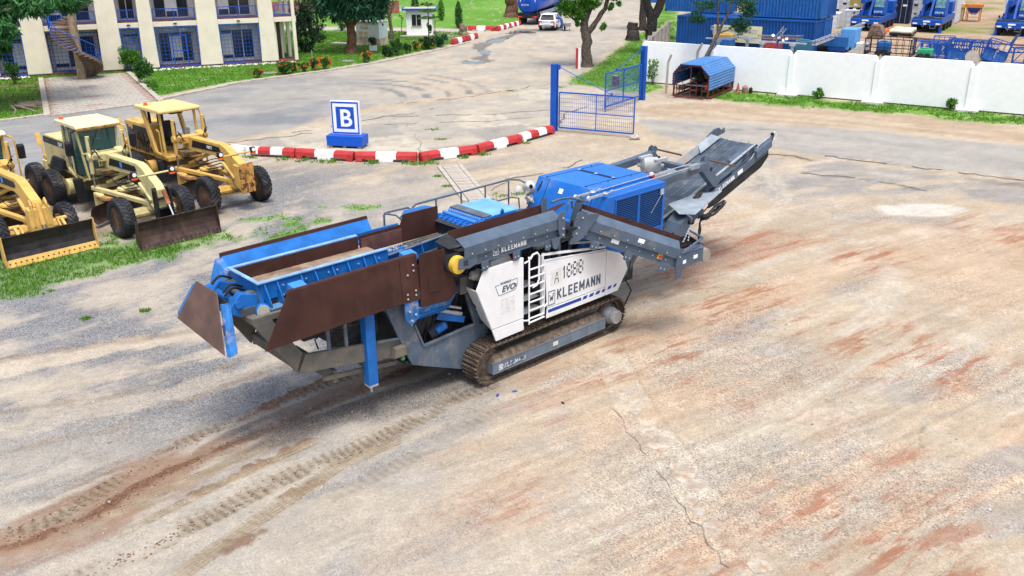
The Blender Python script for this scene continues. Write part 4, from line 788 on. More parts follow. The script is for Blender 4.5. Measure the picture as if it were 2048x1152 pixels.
# ---- camera pole wrapped in clear plastic
pl = MB(); pl.cyl((3.45, 2.38, 2.7), (3.45, 2.38, 3.5), .025, 8); PL = part(pl, 'lamp_pole', m_galv)
def blob(c, r, seed, sx=1, sy=1, sz=1, nu=14, nv=10, amp=.25):
    rs_ = random.Random(seed); k = [(rs_.uniform(1, 4), rs_.uniform(1, 4), rs_.uniform(0, 6)) for _ in range(4)]; mb = MB()
    def fn(a, b):
        t, p = a * 2 * math.pi, (b - .5) * math.pi; d = 1 + amp * sum(math.sin(round(q[0]) * t + q[2]) * math.cos(q[1] * p * 2 + q[2]) for q in k) / 3
        return (c[0] + r * sx * d * math.cos(p) * math.cos(t), c[1] + r * sy * d * math.cos(p) * math.sin(t), c[2] + r * sz * d * math.sin(p))
    return mb.grid(fn, nu, nv)
part(blob((3.45, 2.38, 3.5), .17, 2, 1, 1, 1.15), 'plastic_bag', m_plastic, PL, smooth=50); part(blob((3.43, 2.36, 3.22), .10, 5, 1, 1.1, 1.6, amp=.5), 'plastic_bag_tail', m_plastic, PL, smooth=50)
part(MB().lathe([(.04, -.05), (.11, -.03), (.12, .03), (.07, .06)], (3.38, 2.75, 3.36), (-.4, .3, .2), 16), 'white_lamp', m_whites, PL, smooth=50); part(MB().cyl((3.40, 2.28, 3.56), (3.36, 2.22, 3.56), .05, 10), 'camera_lens', m_black, PL)
# ---- side conveyor: level half, then the half that swings out and down
def conveyor(P0, P1, name, cover_to=1.0, with_pulley=False, lettering=None, flip=1):
    a, b = V3(P0), V3(P1); d = b - a; L = np.linalg.norm(d); d /= L
    side = np.cross(d, V3((0, 0, 1))); side /= np.linalg.norm(side); upv = np.cross(side, d)     # side points to the camera side (-y)
    def Q(s, o, h): return a + d * s - side * o + upv * h            # o: across, away from camera
    def strip(prof, s0, s1, mats, nm, par=None, bev=0):
        mb = MB(); n = len(prof); vs = [Q(s0, *p) for p in prof] + [Q(s1, *p) for p in prof]
        mb.add(vs, [list(range(n)), list(range(n, 2 * n))[::-1]] + [(i, i + n, (i + 1) % n + n, (i + 1) % n) for i in range(n)])
        return part(mb, nm, mats, par if par is not None else CR, bevel=bev)
    lower_ = strip([(.0, 0), (.03, 0), (.03, .22), (.0, .22)], 0, L, m_grey, name, bev=.004)
    S = lower_
    strip([(-.02, -.03), (.06, -.03), (.06, .0), (-.02, .0)], 0, L, m_grey, 'lower_flange', S)
    strip([(-.06, .20), (-.045, .20), (-.045, .44), (-.06, .44)], 0, L * cover_to, m_grey, 'side_cover', S)
    strip([(-.06, .44), (-.045, .43), (.22, .565), (.21, .58)], 0, L * cover_to, m_grey, 'top_cover', S)
    strip([(-.06, .20), (.0, .17), (.0, .19), (-.045, .215)], 0, L * cover_to, m_grey, 'cover_lip', S)
    strip([(.62, 0), (.65, 0), (.65, .5), (.62, .5)], 0, L, m_grey, 'far_side_plate', S)
    strip([(.22, .56), (.235, .56), (.33, .30), (.31, .30)], .1, L * cover_to, m_brown, 'skirt_plate', S); strip([(.60, .62), (.62, .62), (.56, .30), (.54, .30)], .1, L, m_brown, 'skirt_plate', S)
    strip([(.08, .18), (.57, .18), (.57, .2), (.08, .2)], -.05, L, m_rubber, 'belt', S); strip([(.08, -.04), (.57, -.04), (.57, -.02), (.08, -.02)], -.05, L, m_rubber, 'return_belt', S)
    k = int(L / .33)
    for i in range(k):
        s = .2 + i * (L - .3) / (k - 1)
        for h, o in ((.27, -.065), (.09, -.002)):
            q = Q(s + (.06 if h < .2 else 0), o, h); bo = inst(BOLT, 'bolt', S, tuple(q)); bo.rotation_euler = (0, 0, math.atan2(d[1], d[0]))
    for f in (.34, .67):
        strip([(-.067, .20), (-.061, .20), (-.061, .44), (-.067, .44)], L * f * cover_to, L * f * cover_to + .006, m_greyd, 'cover_joint', S)
    for f in (.2, .52, .86):
        s = L * f; mb = MB(); pts = [Q(s - .11, -.03, -.0), Q(s + .11, -.03, .0), Q(s + .10, -.03, -.2), Q(s + .02, -.03, -.24), Q(s - .09, -.03, -.22)]; mb.plate(pts, .02); br = part(mb, 'hanger_bracket', m_grey, S, bevel=.004)
        for e in (-.05, .05): bo = inst(BOLT, 'bolt', S, tuple(Q(s + e, -.042, -.14))); bo.rotation_euler = (0, 0, math.atan2(d[1], d[0]))
    return S, Q, d, side, upv, L
S1, Q1, d1, sd1, up1, L1 = conveyor((-.75, .0, 3.03), (2.13, .0, 3.06), 'side_conveyor')
block('KLEEMANN', .115, tuple(Q1(1.08, -.006, .055)), tuple(d1), tuple(up1), m_letterw, S1)
lg = MB()
for p, q in (((.84, .04), (.99, .04)), ((.99, .04), (.99, .19)), ((.99, .19), (.84, .19)), ((.84, .19), (.84, .04)), ((.87, .16), (.895, .07)), ((.895, .07), (.915, .13)), ((.915, .13), (.935, .07)), ((.935, .07), (.96, .16))): lg.bar(Q1(p[0], -.006, p[1]), Q1(q[0], -.006, q[1]), .006, .014, 0, tuple(sd1))
part(lg, 'emblem', m_letterw, S1)
tp = MB(); tp.lathe([(.08, -.10), (.19, -.08), (.20, 0), (.19, .06), (.13, .07)], (-.86, .05, 3.1), (0, -1, 0), 22); part(tp, 'tail_pulley', m_yellow, S1, smooth=40)
part(MB().cyl((-.86, .12, 3.12), (-.86, .62, 3.12), .24, 20), 'pulley_drum', m_rubber, S1, smooth=40)
part(MB().prism([(-.92, 3.02), (-.6, 2.98), (-.4, 3.05), (-.4, 3.25), (-.9, 3.25)], 'y', -.05, -.03), 'bearing_plate', m_grey, S1, bevel=.004); part(MB().prism([(-.78, 3.08), (-.66, 3.07), (-.66, 3.18), (-.78, 3.19)], 'y', -.056, -.052), 'plate_slot', m_dark, S1)
part(MB().plate([(-1.02, .12, 3.46), (-.7, .0, 3.5), (-.7, .6, 3.62), (-1.02, .6, 3.50)], .02), 'rubber_flap', m_rubber, S1)
P2 = (4.75, -1.47, 2.02)
S2, Q2, d2, sd2, up2, L2 = conveyor((2.62, -.02, 3.0), P2, 'folded_conveyor', .94)
for Qf, s, S_ in ((Q1, L1, S1), (Q2, -.02, S2)):     # hinge flanges
    mb = MB(); mb.plate([Qf(s - .06, -.08, -.02), Qf(s + .1, -.08, -.04), Qf(s + .1, -.08, .60), Qf(s - .04, -.08, .62), Qf(s - .14, -.08, .5), Qf(s - .12, -.08, .2)], .02); part(mb, 'hinge_flange', m_grey, S_, bevel=.004)
    mb = MB(); mb.plate([Qf(s - .05, .5, .1), Qf(s + .08, .5, .1), Qf(s + .08, .5, .78), Qf(s - .04, .5, .82), Qf(s - .1, .5, .6)], .02); part(mb, 'hinge_flange', m_grey, S_, bevel=.004)
    for h in (.05, .2, .45): bo = inst(BOLT, 'bolt', S_, tuple(Qf(s + .02, -.095, h))); bo.scale = (1.4,) * 3
part(MB().plate([Q2(.06, -.09, .56), Q2(.28, -.09, .66), Q2(.36, -.09, .64), Q2(.2, -.09, -.0), Q2(.06, -.09, -.2), Q2(-.06, -.09, -.22), Q2(-.1, -.09, -.05)], .02), 'pivot_plate', m_grey, S2, bevel=.004)
part(MB().plate([Q1(L1 - .35, -.09, .02), Q1(L1 - .05, -.09, .02), Q1(L1 - .12, -.09, -.2), Q1(L1 - .2, -.09, -.26), Q1(L1 - .3, -.09, -.2)], .02), 'pivot_plate', m_grey, S1, bevel=.004)
part(MB().cyl(Q1(L1 - .05, .05, -.12), Q2(.15, .05, .05), .05, 10).cyl(Q1(L1 - .02, -.02, .15), Q2(.05, -.02, .2), .035, 10), 'fold_cylinder', m_black, S2)
part(MB().plate([Q1(L1 + .02, .25, .50), Q1(L1 + .45, .25, .64), Q1(L1 + .55, .6, .50), Q1(L1 + .1, .6, .44)], .015), 'skirt_plate', m_brown, S1)
ar = MB(); ar.tube([(2.34, .48, 3.72), (2.55, .42, 3.77), (2.85, .36, 3.76), (3.25, .2, 3.62)], .03, 7); ar.tube([(2.6, .2, 3.5), (2.62, .22, 3.68), (2.7, .25, 3.72), (2.82, .28, 3.7), (2.86, .3, 3.5)], .022, 7); part(ar, 'stay_frame', m_grey, S2)
# stay ropes with turnbuckles
for (p, q) in (((3.06, .40, 3.72), (7.72, .52, 3.72)), ((3.35, .24, 3.66), (7.72, .42, 3.66))):
    a, b = V3(p), V3(q); d_ = (b - a) / np.linalg.norm(b - a); part(MB().tube([a + d_ * 1.0, b], .012, 5), 'stay_rope', m_galv)
    tb = MB(); tb.bar(a, a + d_ * .5, .05, .05); tb.cyl(a - d_ * .05, a + d_ * 1.0, .014, 6); tb.lathe([(.055, -.03), (.075, 0), (.055, .03)], a + d_ * .62, (0, 0, 1), 10); tb.lathe([(.05, -.03), (.07, 0), (.05, .03)], a, (0, 1, 0), 10); tb.lathe([(.04, -.02), (.06, 0), (.04, .02)], a + d_ * .86, (0, 1, .3), 10); part(tb, 'turnbuckle', m_galv)
# cable tray loop under the hinge
lp = MB()
for r_ in (.0, .05): lp.tube([(1.75 + 1.25 * t, .02, 2.88 + r_ + .07 * math.sin(math.pi * t)) for t in np.linspace(0, 1, 12)], .05, 7)
part(lp, 'hose_bundle', m_rubber, S2, smooth=50)
# short end section of the folded conveyor with tail drum
e0 = V3(P2); ex = V3((.96, -.10, -.02)); ex /= np.linalg.norm(ex)
def E_(s, o, h): return e0 + ex * s + V3((.1, 1, 0)) * o + V3((0, 0, 1)) * h
es = MB(); es.plate([E_(.05, .0, -.05), E_(.85, .0, .02), E_(.85, .0, .34), E_(.05, .0, .28)], .03); ES = part(es, 'conveyor_end', m_grey, S2, bevel=.006)
part(MB().plate([E_(.05, -.02, .30), E_(.85, -.02, .36), E_(.85, .10, .42), E_(.05, .10, .38)], .02), 'end_cover', m_grey, ES); part(MB().plate([E_(.0, .62, -.05), E_(.95, .62, .02), E_(.95, .62, .5), E_(.0, .62, .42)], .03), 'far_plate', m_dark, ES)
part(MB().plate([E_(.0, .08, .16), E_(.9, .08, .16), E_(.9, .58, .16), E_(.0, .58, .16)], .02), 'belt', m_rubber, ES); part(MB().plate([E_(.9, .05, .1), E_(.95, .62, .1), E_(.95, .62, .5), E_(.9, .05, .4)], .02), 'end_plate', m_dark, ES)
part(MB().plate([E_(.1, .14, .44), E_(.55, .14, .5), E_(.5, .2, .2), E_(.1, .2, .2)], .012), 'skirt_plate', m_brown, ES); part(MB().plate([E_(.05, .5, .60), E_(.3, .5, .72), E_(.35, .45, .25), E_(.05, .45, .2)], .012), 'skirt_plate', m_brown, ES)
part(MB().lathe([(.05, -.03), (.165, -.02), (.17, .0), (.17, .5), (.1, .53)], tuple(E_(.98, .02, .12)), (.1, 1, 0), 18), 'tail_drum', mat('drum_dust', (.27, .24, .19), .7), ES, smooth=40)
part(MB().tube([E_(.02, -.06, .36), E_(.3, -.06, .48), E_(.8, .0, .6), E_(.95, .55, .62)], .03, 6), 'guard_rail', m_grey, ES)
for x0, h, w_ in ((.12, .06, .12), (.5, .12, .14)): part(MB().plate([E_(x0, -.018, h), E_(x0 + w_, -.018, h + .01), E_(x0 + w_, -.018, h + .1), E_(x0, -.018, h + .09)], .006), 'sticker', m_letterw, ES)
part(MB().plate([E_(-.12, -.04, -.28), E_(.06, -.04, -.24), E_(.12, -.04, .45), E_(-.02, -.04, .5), E_(-.14, -.04, .1)], .03), 'end_flange', m_grey, ES, bevel=.004)
for s, h, w_, hh in ((.9, .08, .2, .12), (1.5, .30, .16, .1)): part(MB().plate([Q2(s, -.07 if h > .2 else -.008, h), Q2(s + w_, -.07 if h > .2 else -.008, h), Q2(s + w_, -.07 if h > .2 else -.008, h + hh), Q2(s, -.07 if h > .2 else -.008, h + hh)], .006), 'sticker', m_letterw, S2)
part(MB().cyl(Q2(L2 - .55, -.01, .12), Q2(L2 - .55, -.06, .12), .035, 10), 'stop_button', m_red, S2, smooth=40); part(MB().plate([Q2(L2 - .62, -.01, .05), Q2(L2 - .5, -.01, .05), Q2(L2 - .5, -.01, .2), Q2(L2 - .62, -.01, .2)], .02), 'button_box', m_yellow, S2)
# chains that carry the end
for dx, dy in ((.0, .0), (.18, .12)):
    cz = MB(); top = V3((6.2 + dx, -.72 + dy, 2.62)); bot = V3(E_(.5 + dx, .35, .45))
    for i in range(14):
        p = top + (bot - top) * i / 14; q = top + (bot - top) * (i + .8) / 14; cz.bar(p, q, .035 if i % 2 else .012, .012 if i % 2 else .035)
    tag(part(cz, 'chain', m_galv, ES), kind='stuff')
part(blob((6.24, -.68, 2.68), .09, 8, amp=.3), 'chain_hoist', m_black, ES, smooth=40)
part(MB().bar((6.2, -.72, 2.76), (7.2, .2, 2.46), .06, .06), 'hoist_arm', m_grey, ES)
# ---- main conveyor
MS = .328
def MZ(u_): return 2.11 + MS * (u_ - 7.0)
u0, u1 = 4.6, 11.52
mc = MB()
def msect(y0, y1, h0, h1, ua, ub, mi=0): mc.hexa([(ua, y0, MZ(ua) + h0), (ub, y0, MZ(ub) + h0), (ub, y1, MZ(ub) + h0), (ua, y1, MZ(ua) + h0), (ua, y0, MZ(ua) + h1), (ub, y0, MZ(ub) + h1), (ub, y1, MZ(ub) + h1), (ua, y1, MZ(ua) + h1)], mi)
msect(.80, .86, -.30, .02, u0, u1 - .1); msect(2.24, 2.30, -.30, .02, u0, u1 - .1); msect(.72, .80, -.06, .0, u0, u1 - .1); msect(2.30, 2.38, -.06, .0, u0, u1 - .1)
MC = part(mc, 'main_conveyor', m_grey, bevel=.004)
bt = MB(); nb = 24; ysb = [.92, 1.02, 1.2, 1.55, 1.9, 2.08, 2.18]; hb = [.04, .02, .006, 0, .006, .02, .04]
pth = [(ua, MZ(ua)) for ua in np.linspace(u0, u1 - .05, nb)]
cx_, cz_ = u1 - .05, MZ(u1 - .05) - .17
for t in np.linspace(.15, 1.0, 6): pth.append((cx_ + .2 * math.sin(t * math.pi) + .0, cz_ + .17 * math.cos(t * math.pi)))
pth += [(ua, MZ(ua) - .36) for ua in np.linspace(u1 - .2, u0, 8)]
vs = [(p[0], y, p[1] + (h if i < nb else (h * .3 if i < nb + 2 else 0))) for i, p in enumerate(pth) for y, h in zip(ysb, hb)]
nb2 = len(ysb); bt.add(vs, [(i * nb2 + j, (i + 1) * nb2 + j, (i + 1) * nb2 + j + 1, i * nb2 + j + 1) for i in range(len(pth) - 1) for j in range(nb2 - 1)])
BT = part(bt, 'belt', m_belt, MC, smooth=60)
for y, h in ((1.22, .02), (1.5, .008), (1.78, .016), (1.95, .032)):
    part(MB().bar((7.0, y, MZ(7.0) + h), (11.6, y, MZ(11.6) + h), .012, .006), 'belt_scuff', mat('belt_wear', (.19, .21, .22), .6, var=.3, vscale=6), BT)
k = MB()
k.hexa([(5.0, .84, MZ(5) + .02), (11.3, .84, MZ(11.3) + .02), (11.3, .92, MZ(11.3) + .06), (5.0, .92, MZ(5) + .06), (5.0, .80, MZ(5) + .13), (11.3, .80, MZ(11.3) + .13), (11.3, .86, MZ(11.3) + .15), (5.0, .86, MZ(5) + .15)]); part(k, 'near_rail', mat('rail_pale', (.27, .30, .32), .5, var=.15, dirt=DUST, damt=.2), MC)
k = MB(); k.plate([(7.5, 2.2, MZ(7.5) + .06), (11.0, 2.2, MZ(11.0) + .06), (10.9, 2.36, MZ(10.9) + .22), (7.5, 2.36, MZ(7.5) + .22)], .02); part(k, 'far_skirt', mat('skirt_rust', (.19, .22, .24), .5, dirt=(.28, .13, .07), damt=.4, dscale=1.5), MC)
part(MB().plate([(10.35, 2.10, MZ(10.35) + .10), (11.35, 2.12, MZ(11.35) + .10), (11.2, 2.36, MZ(11.2) + .24), (10.55, 2.36, MZ(10.55) + .22)], .02), 'guard_plate', mat('pale_grey', (.24, .285, .32), .45, dirt=DUST, damt=.2), MC)
part(MB().prism([(11.2, MZ(11.2)), (11.6, MZ(11.6)), (11.95, MZ(11.95) - .05), (11.9, MZ(11.9) + .12), (11.75, MZ(11.75) + .10), (11.6, MZ(11.6) + .26), (11.35, MZ(11.35) + .32), (11.0, MZ(11.0) + .26)], 'y', 2.36, 2.40), 'head_plate', m_grey, MC, bevel=.004)
part(MB().prism([(10.0, MZ(10.0) - .12), (11.55, MZ(11.55) - .12), (11.75, MZ(11.75) - .05), (11.75, MZ(11.75) + .04), (11.5, MZ(11.5) + .10), (10.75, MZ(10.75) + .15), (10.3, MZ(10.3) + .08)], 'y', .70, .73), 'head_plate', m_grey, MC, bevel=.004)
hv = MB()
for i in range(3):
    for j in range(2): u_ = 10.45 + i * .0 + j * .32; hv.bar((u_, .695, MZ(u_) + .06 + i * .08), (u_ + .26, .695, MZ(u_ + .26) + .06 + i * .08), .01, .02)
part(hv, 'vent_slots', m_black, MC)
part(MB().hexa([(11.0, .52, MZ(11.0) - .12), (11.75, .52, MZ(11.75) - .12), (11.75, .70, MZ(11.75) - .14), (11.0, .70, MZ(11.0) - .14), (11.0, .56, MZ(11.0) + .10), (11.75, .56, MZ(11.75) + .10), (11.75, .70, MZ(11.75) + .12), (11.0, .70, MZ(11.0) + .12)]), 'motor_cover', m_grey, MC, bevel=.02)
part(MB().prism([(11.70, MZ(11.70) - .05), (11.88, MZ(11.88) + .0), (11.92, MZ(11.92) + .16), (11.82, MZ(11.82) + .2), (11.72, MZ(11.72) + .12)], 'y', .60, .64), 'head_bracket', m_grey, MC); part(MB().bx(11.80, 11.86, .58, .66, MZ(11.8) + .18, MZ(11.8) + .26), 'lamp', m_black, MC)
part(MB().tube([(11.84, .62, MZ(11.84) + .2), (11.92, .6, MZ(11.92) + .24), (11.97, .58, MZ(11.97) + .16), (11.95, .6, MZ(11.95) + .04), (11.8, .62, MZ(11.8) - .02)], .015, 5), 'lamp_cable', m_whites, MC)
part(MB().tube([(11.9, .66, MZ(11.9) + .15), (11.5, .64, MZ(11.5) + .22), (11.2, .66, MZ(11.2) + .15), (10.9, .66, MZ(10.9) - .05), (10.5, .66, MZ(10.5) - .15), (10.2, .68, MZ(10.2) - .12)], .016, 5), 'hose', m_galv, MC)
part(MB().hexa([(10.2, .80, MZ(10.2) + .08), (11.2, .80, MZ(11.2) + .10), (11.2, 1.02, MZ(11.2) + .16), (10.2, 1.02, MZ(10.2) + .15), (10.2, .78, MZ(10.2) + .1), (11.2, .78, MZ(11.2) + .12), (11.2, 1.02, MZ(11.2) + .18), (10.2, 1.02, MZ(10.2) + .17)]), 'top_guard', m_grey, MC)
k = MB(); k.prism([(8.9, MZ(8.9) - .15), (11.75, MZ(11.75) - .15), (11.8, MZ(11.8) - .45), (11.45, MZ(11.45) - .62), (9.3, MZ(9.3) - .62), (8.9, MZ(8.9) - .55)], 'y', .66, .69); part(k, 'rubber_skirt', m_rubber, MC)
k = MB(); k.prism([(8.9, MZ(8.9) - .28), (11.7, MZ(11.7) - .28), (11.7, MZ(11.7) - .06), (8.9, MZ(8.9) - .06)], 'y', .62, .655); SB = part(k, 'side_beam', m_grey, MC, bevel=.004)
dm = V3((1, 0, MS)); dm /= np.linalg.norm(dm); um = V3((-dm[2], 0, dm[0]))
block('KLEEMANN', .12, (9.28, .612, MZ(9.28) - .235), tuple(dm), tuple(um), m_letterw, SB); part(MB().plate([(10.18, .616, MZ(10.18) - .23), (10.42, .616, MZ(10.42) - .23), (10.39, .616, MZ(10.39) - .11), (10.15, .616, MZ(10.15) - .11)], .006), 'sticker', m_letterw, SB)
lg = MB(); o_ = V3((9.10, .616, MZ(9.1) - .24))
for p, q in (((0, 0), (.14, 0)), ((.14, 0), (.14, .14)), ((.14, .14), (0, .14)), ((0, .14), (0, 0)), ((.03, .11), (.05, .03)), ((.05, .03), (.07, .08)), ((.07, .08), (.09, .03)), ((.09, .03), (.11, .11))): lg.bar(o_ + dm * p[0] + um * p[1], o_ + dm * q[0] + um * q[1], .006, .014, 0, (0, 1, 0))
part(lg, 'emblem', m_letterw, SB)
for u_ in np.arange(9.1, 11.7, .32): part(MB().bx(u_ - .05, u_ + .05, .64, .66, MZ(u_) - .2, MZ(u_) - .14), 'skirt_clamp', m_galv, MC)
for u_ in np.arange(6.6, 9.3, .55):
    part(MB().bx(u_ - .04, u_ + .04, .66, .8, MZ(u_) - .3, MZ(u_) + .05), 'idler_bracket', m_grey, MC); part(MB().cyl((u_ + .2, .80, MZ(u_ + .2) + .08), (u_ + .2, .78, MZ(u_ + .2) + .08), .025, 8), 'bolt', m_black, MC)
# over-belt arms, rods, magnet drive drum
for y, sgn in ((.58, -1), (2.42, 1)):
    am = MB(); am.prism([(5.7, 3.48), (7.5, 3.58), (8.10, 3.62), (8.42, 3.66), (9.12, 2.98), (9.0, 2.82), (8.82, 2.86), (8.20, 3.42), (7.4, 3.36), (5.7, 3.25)], 'y', y - .10, y + .10); A_ = part(am, 'support_arm', m_grey, bevel=.02, seg=2)
    for dy in (-.06, .06): part(MB().prism([(8.30, 3.64), (8.52, 3.58), (8.56, 3.74), (8.46, 3.80), (8.34, 3.76)], 'y', y + dy - .012, y + dy + .012), 'rod_lug', m_grey, A_)
    part(MB().cyl((8.48, y, 3.70), (9.90, y + .05 * sgn, 3.27), .028, 8), 'tie_rod', mat('rod_brown', (.12, .075, .06), .5), A_, smooth=40); part(MB().cyl((8.62, y - .105, 3.42), (8.62, y - .11, 3.42), .06, 14), 'arm_hole', m_black, A_)
am = MB(); am.bx(7.9, 8.1, .68, 2.32, 3.40, 3.55); am.bx(6.4, 6.6, .68, 2.32, 3.34, 3.46); part(am, 'cross_beam', m_grey, bevel=.01)
part(MB().bx(7.55, 7.95, .38, .52, 3.58, 3.70), 'rope_anchor', mat('pale_grey', (.24, .285, .32), .45), bevel=.006)
dr = MB(); dr.lathe([(.05, -.12), (.06, -.03), (.19, 0), (.23, .03), (.23, .42), (.19, .46)], (7.15, 1.75, 3.56), (.80, -.6, -.05), 22); D_ = part(dr, 'drive_drum', mat('pale_motor', (.36, .37, .36), .5, dirt=DUST, damt=.3), smooth=35)
part(MB().lathe([(.10, .46), (.185, .47), (.185, .5), (.05, .52), (.045, .62), (.03, .62)], (7.15, 1.75, 3.56), (.80, -.6, -.05), 20), 'drum_end', mat('pale_motor2', (.40, .41, .40), .5, chip=RUST, camt=.3), D_, smooth=35); part(MB().bx(6.95, 7.65, 1.25, 1.75, 3.30, 3.36).bx(7.1, 7.6, 1.2, 1.3, 3.72, 3.80).bx(7.0, 7.5, 1.66, 1.76, 3.76, 3.82), 'drum_mount', m_galv, D_)
# side tray, arch arm, hose tangle under the conveyor
part(MB().hexa([(6.72, .08, 2.60), (7.05, -.22, 2.58), (9.2, .45, 2.68), (8.4, .78, 2.66), (6.72, .09, 2.62), (7.05, -.20, 2.61), (9.2, .47, 2.71), (8.4, .79, 2.69)]), 'side_tray', mat('pale_grey', (.24, .285, .32), .45), bevel=.004)
part(MB().plate([(6.72, .08, 2.62), (7.0, .65, 2.70), (8.4, .78, 2.69), (7.6, .1, 2.64)], .01), 'tray_plate', mat('pale_grey', (.24, .285, .32), .45))
ac = [(6.45, 1.75), (7.0, 1.62), (7.06, 1.95), (7.18, 2.22), (7.42, 2.34), (7.75, 2.36), (7.75, 2.55), (7.3, 2.56), (6.95, 2.5), (6.72, 2.35), (6.55, 2.05)]
part(MB().prism(ac, 'y', .0, .45), 'arch_arm', m_grey, bevel=.01)
hs = MB(); rnd = random.Random(11)
for i in range(12):
    y = rnd.uniform(-.25, .1); hs.tube([(7.45 + .12 * k + rnd.uniform(-.02, .02), y + .03 * math.sin(k + i), 2.44 - .10 * math.sin(k * .4 + i * .15) + .02 * k) for k in range(9)], .018, 5)
for i in range(5): hs.tube([(7.5 + .03 * i, -.1, 2.45), (7.42, -.12, 2.25), (7.4 + .02 * i, -.12, 2.05), (7.44, -.1, 1.9 - .03 * i)], .025, 5)
part(hs, 'hose_tangle', m_black)
hs = MB()
for i in range(5): hs.tube([(6.3 + .25 * k, .5 + .02 * i, 1.7 + .03 * i + .13 * k + .03 * math.sin(k + i)) for k in range(9)], .025, 5)
part(hs, 'hose_run', m_black)
# ---- white side panels
p1 = MB().prism([(.15, 1.34), (1.0, 1.34), (1.0, 2.81), (-.18, 2.81), (-.40, 2.38), (.03, 1.34)], 'y', 0, .04); W1 = part(p1, 'side_panel', m_white, bevel=.012, seg=2)
part(MB().prism([(.15, 1.02), (1.0, 1.04), (1.0, 1.325), (.035, 1.325)], 'y', .002, .042), 'lower_panel', m_white, W1, bevel=.01, seg=2)
part(MB().plate([(-.39, .04, 2.37), (-.34, .42, 2.35), (.08, .42, 1.45), (.04, .04, 1.33)], .02), 'return_panel', mat('shade_white', (.55, .57, .58), .45, var=.05), W1)  # return face in a greyer white, its shade put into the colour
part(MB().plate([(-.18, .04, 2.80), (1.0, .04, 2.80), (1.0, .14, 2.79), (-.15, .14, 2.79)], .01), 'panel_lip', m_white, W1)
text('EVO', .19, (.33, -.004, 2.16), (1, 0, 0), (0, 0, 1), m_letter, W1, bold=.035, shear=.25, sx=1.05); text('2', .10, (.72, -.004, 2.2), (1, 0, 0), (0, 0, 1), m_letter, W1, bold=.03, shear=.2); text('MOBIREX', .075, (.28, -.004, 2.345), (1, 0, 0), (0, 0, 1), m_letter, W1, bold=.02, shear=.25)
lg = MB()
for p, q in (((.26, 2.36), (.14, 2.35)), ((.14, 2.35), (.24, 2.10)), ((.24, 2.10), (.72, 2.12)), ((.72, 2.12), (.80, 2.22)), ((.80, 2.22), (.80, 2.38)), ((.80, 2.38), (.64, 2.37))): lg.bar((p[0], -.003, p[1]), (q[0], -.003, q[1]), .004, .012)
part(lg, 'badge_outline', m_letter, W1); part(MB().bx(.30, .72, -.003, .0, 1.62, 2.0), 'sticker_mark', m_smudge, W1)
p2 = MB().prism([(1.76, 1.36), (3.79, 1.36), (3.79, 2.30), (1.66, 2.56)], 'y', 0, .04); W2 = part(p2, 'side_panel', m_white, bevel=.012, seg=2)
part(MB().prism([(1.74, 1.10), (3.79, 1.11), (3.79, 1.345), (1.755, 1.345)], 'y', .002, .042), 'lower_panel', m_white, W2, bevel=.01)
p3 = MB().prism([(3.81, 1.11), (4.28, 1.12), (4.62, 1.62), (4.5, 1.95), (4.30, 2.12), (3.81, 2.32)], 'y', .0, .04); W3 = part(p3, 'end_panel', m_white, bevel=.012, seg=2)
part(MB().bx(1.56, 1.60, -.03, .04, 1.2, 2.72), 'panel_post', m_whites, W2); part(MB().bar((1.58, -.0, 2.74), (3.78, .05, 2.40), .05, .05), 'top_bar', m_whites, W2); part(MB().bar((1.62, -.0, 2.585), (3.78, .02, 2.33), .03, .03), 'top_bar', m_whites, W2)
part(MB().bar((2.6, .12, 2.75), (3.8, .05, 2.55), .05, .05).cyl((2.9, .3, 2.85), (3.75, .06, 2.5), .03, 8), 'folding_rail', m_galv, W2)
block('KLEEMANN', .255, (2.08, -.004, 1.50), (1, 0, 0), (0, 0, 1), m_letter, W2, .17, .58, .30)
lg = MB()
for p, q in (((1.79, 1.42), (2.0, 1.42)), ((2.0, 1.42), (2.0, 1.76)), ((2.0, 1.76), (1.79, 1.76)), ((1.79, 1.76), (1.79, 1.42))): lg.bar((p[0], -.003, p[1]), (q[0], -.003, q[1]), .004, .022)
for p, q in (((1.83, 1.68), (1.86, 1.52)), ((1.86, 1.52), (1.895, 1.62)), ((1.895, 1.62), (1.92, 1.52)), ((1.92, 1.52), (1.96, 1.70))): lg.bar((p[0], -.003, p[1]), (q[0], -.003, q[1]), .004, .03)
part(lg, 'emblem', m_letter, W2)
st = MB(); st.bx(1.79, 2.92, -.003, 0, 1.235, 1.315)
for x in (2.96, 3.19, 3.42): st.add([(x, -.003, 1.235), (x + .15, -.003, 1.235), (x + .20, -.003, 1.315), (x + .05, -.003, 1.315)], [(0, 1, 2, 3)])
st.add([(3.65, -.001, 1.235), (3.76, -.003, 1.235), (3.78, -.003, 1.315), (3.70, -.003, 1.315)], [(0, 1, 2, 3)])
part(st, 'stripe', m_letterb, W2)
st = MB()
for x, l in ((3.86, .13), (4.08, .10)): st.add([(x, -.003, 1.25), (x + l, -.003, 1.255), (x + l + .05, -.003, 1.335), (x + .05, -.003, 1.33)], [(0, 1, 2, 3)])
part(st, 'stripe', m_letterb, W3)
part(MB().bx(1.80, 2.2, -.001, .001, 1.13, 1.19), 'sticker', m_smudge, W2); part(MB().bx(1.86, 2.22, -.002, 0, 1.88, 2.28), 'sticker_mark', m_smudge, W2)
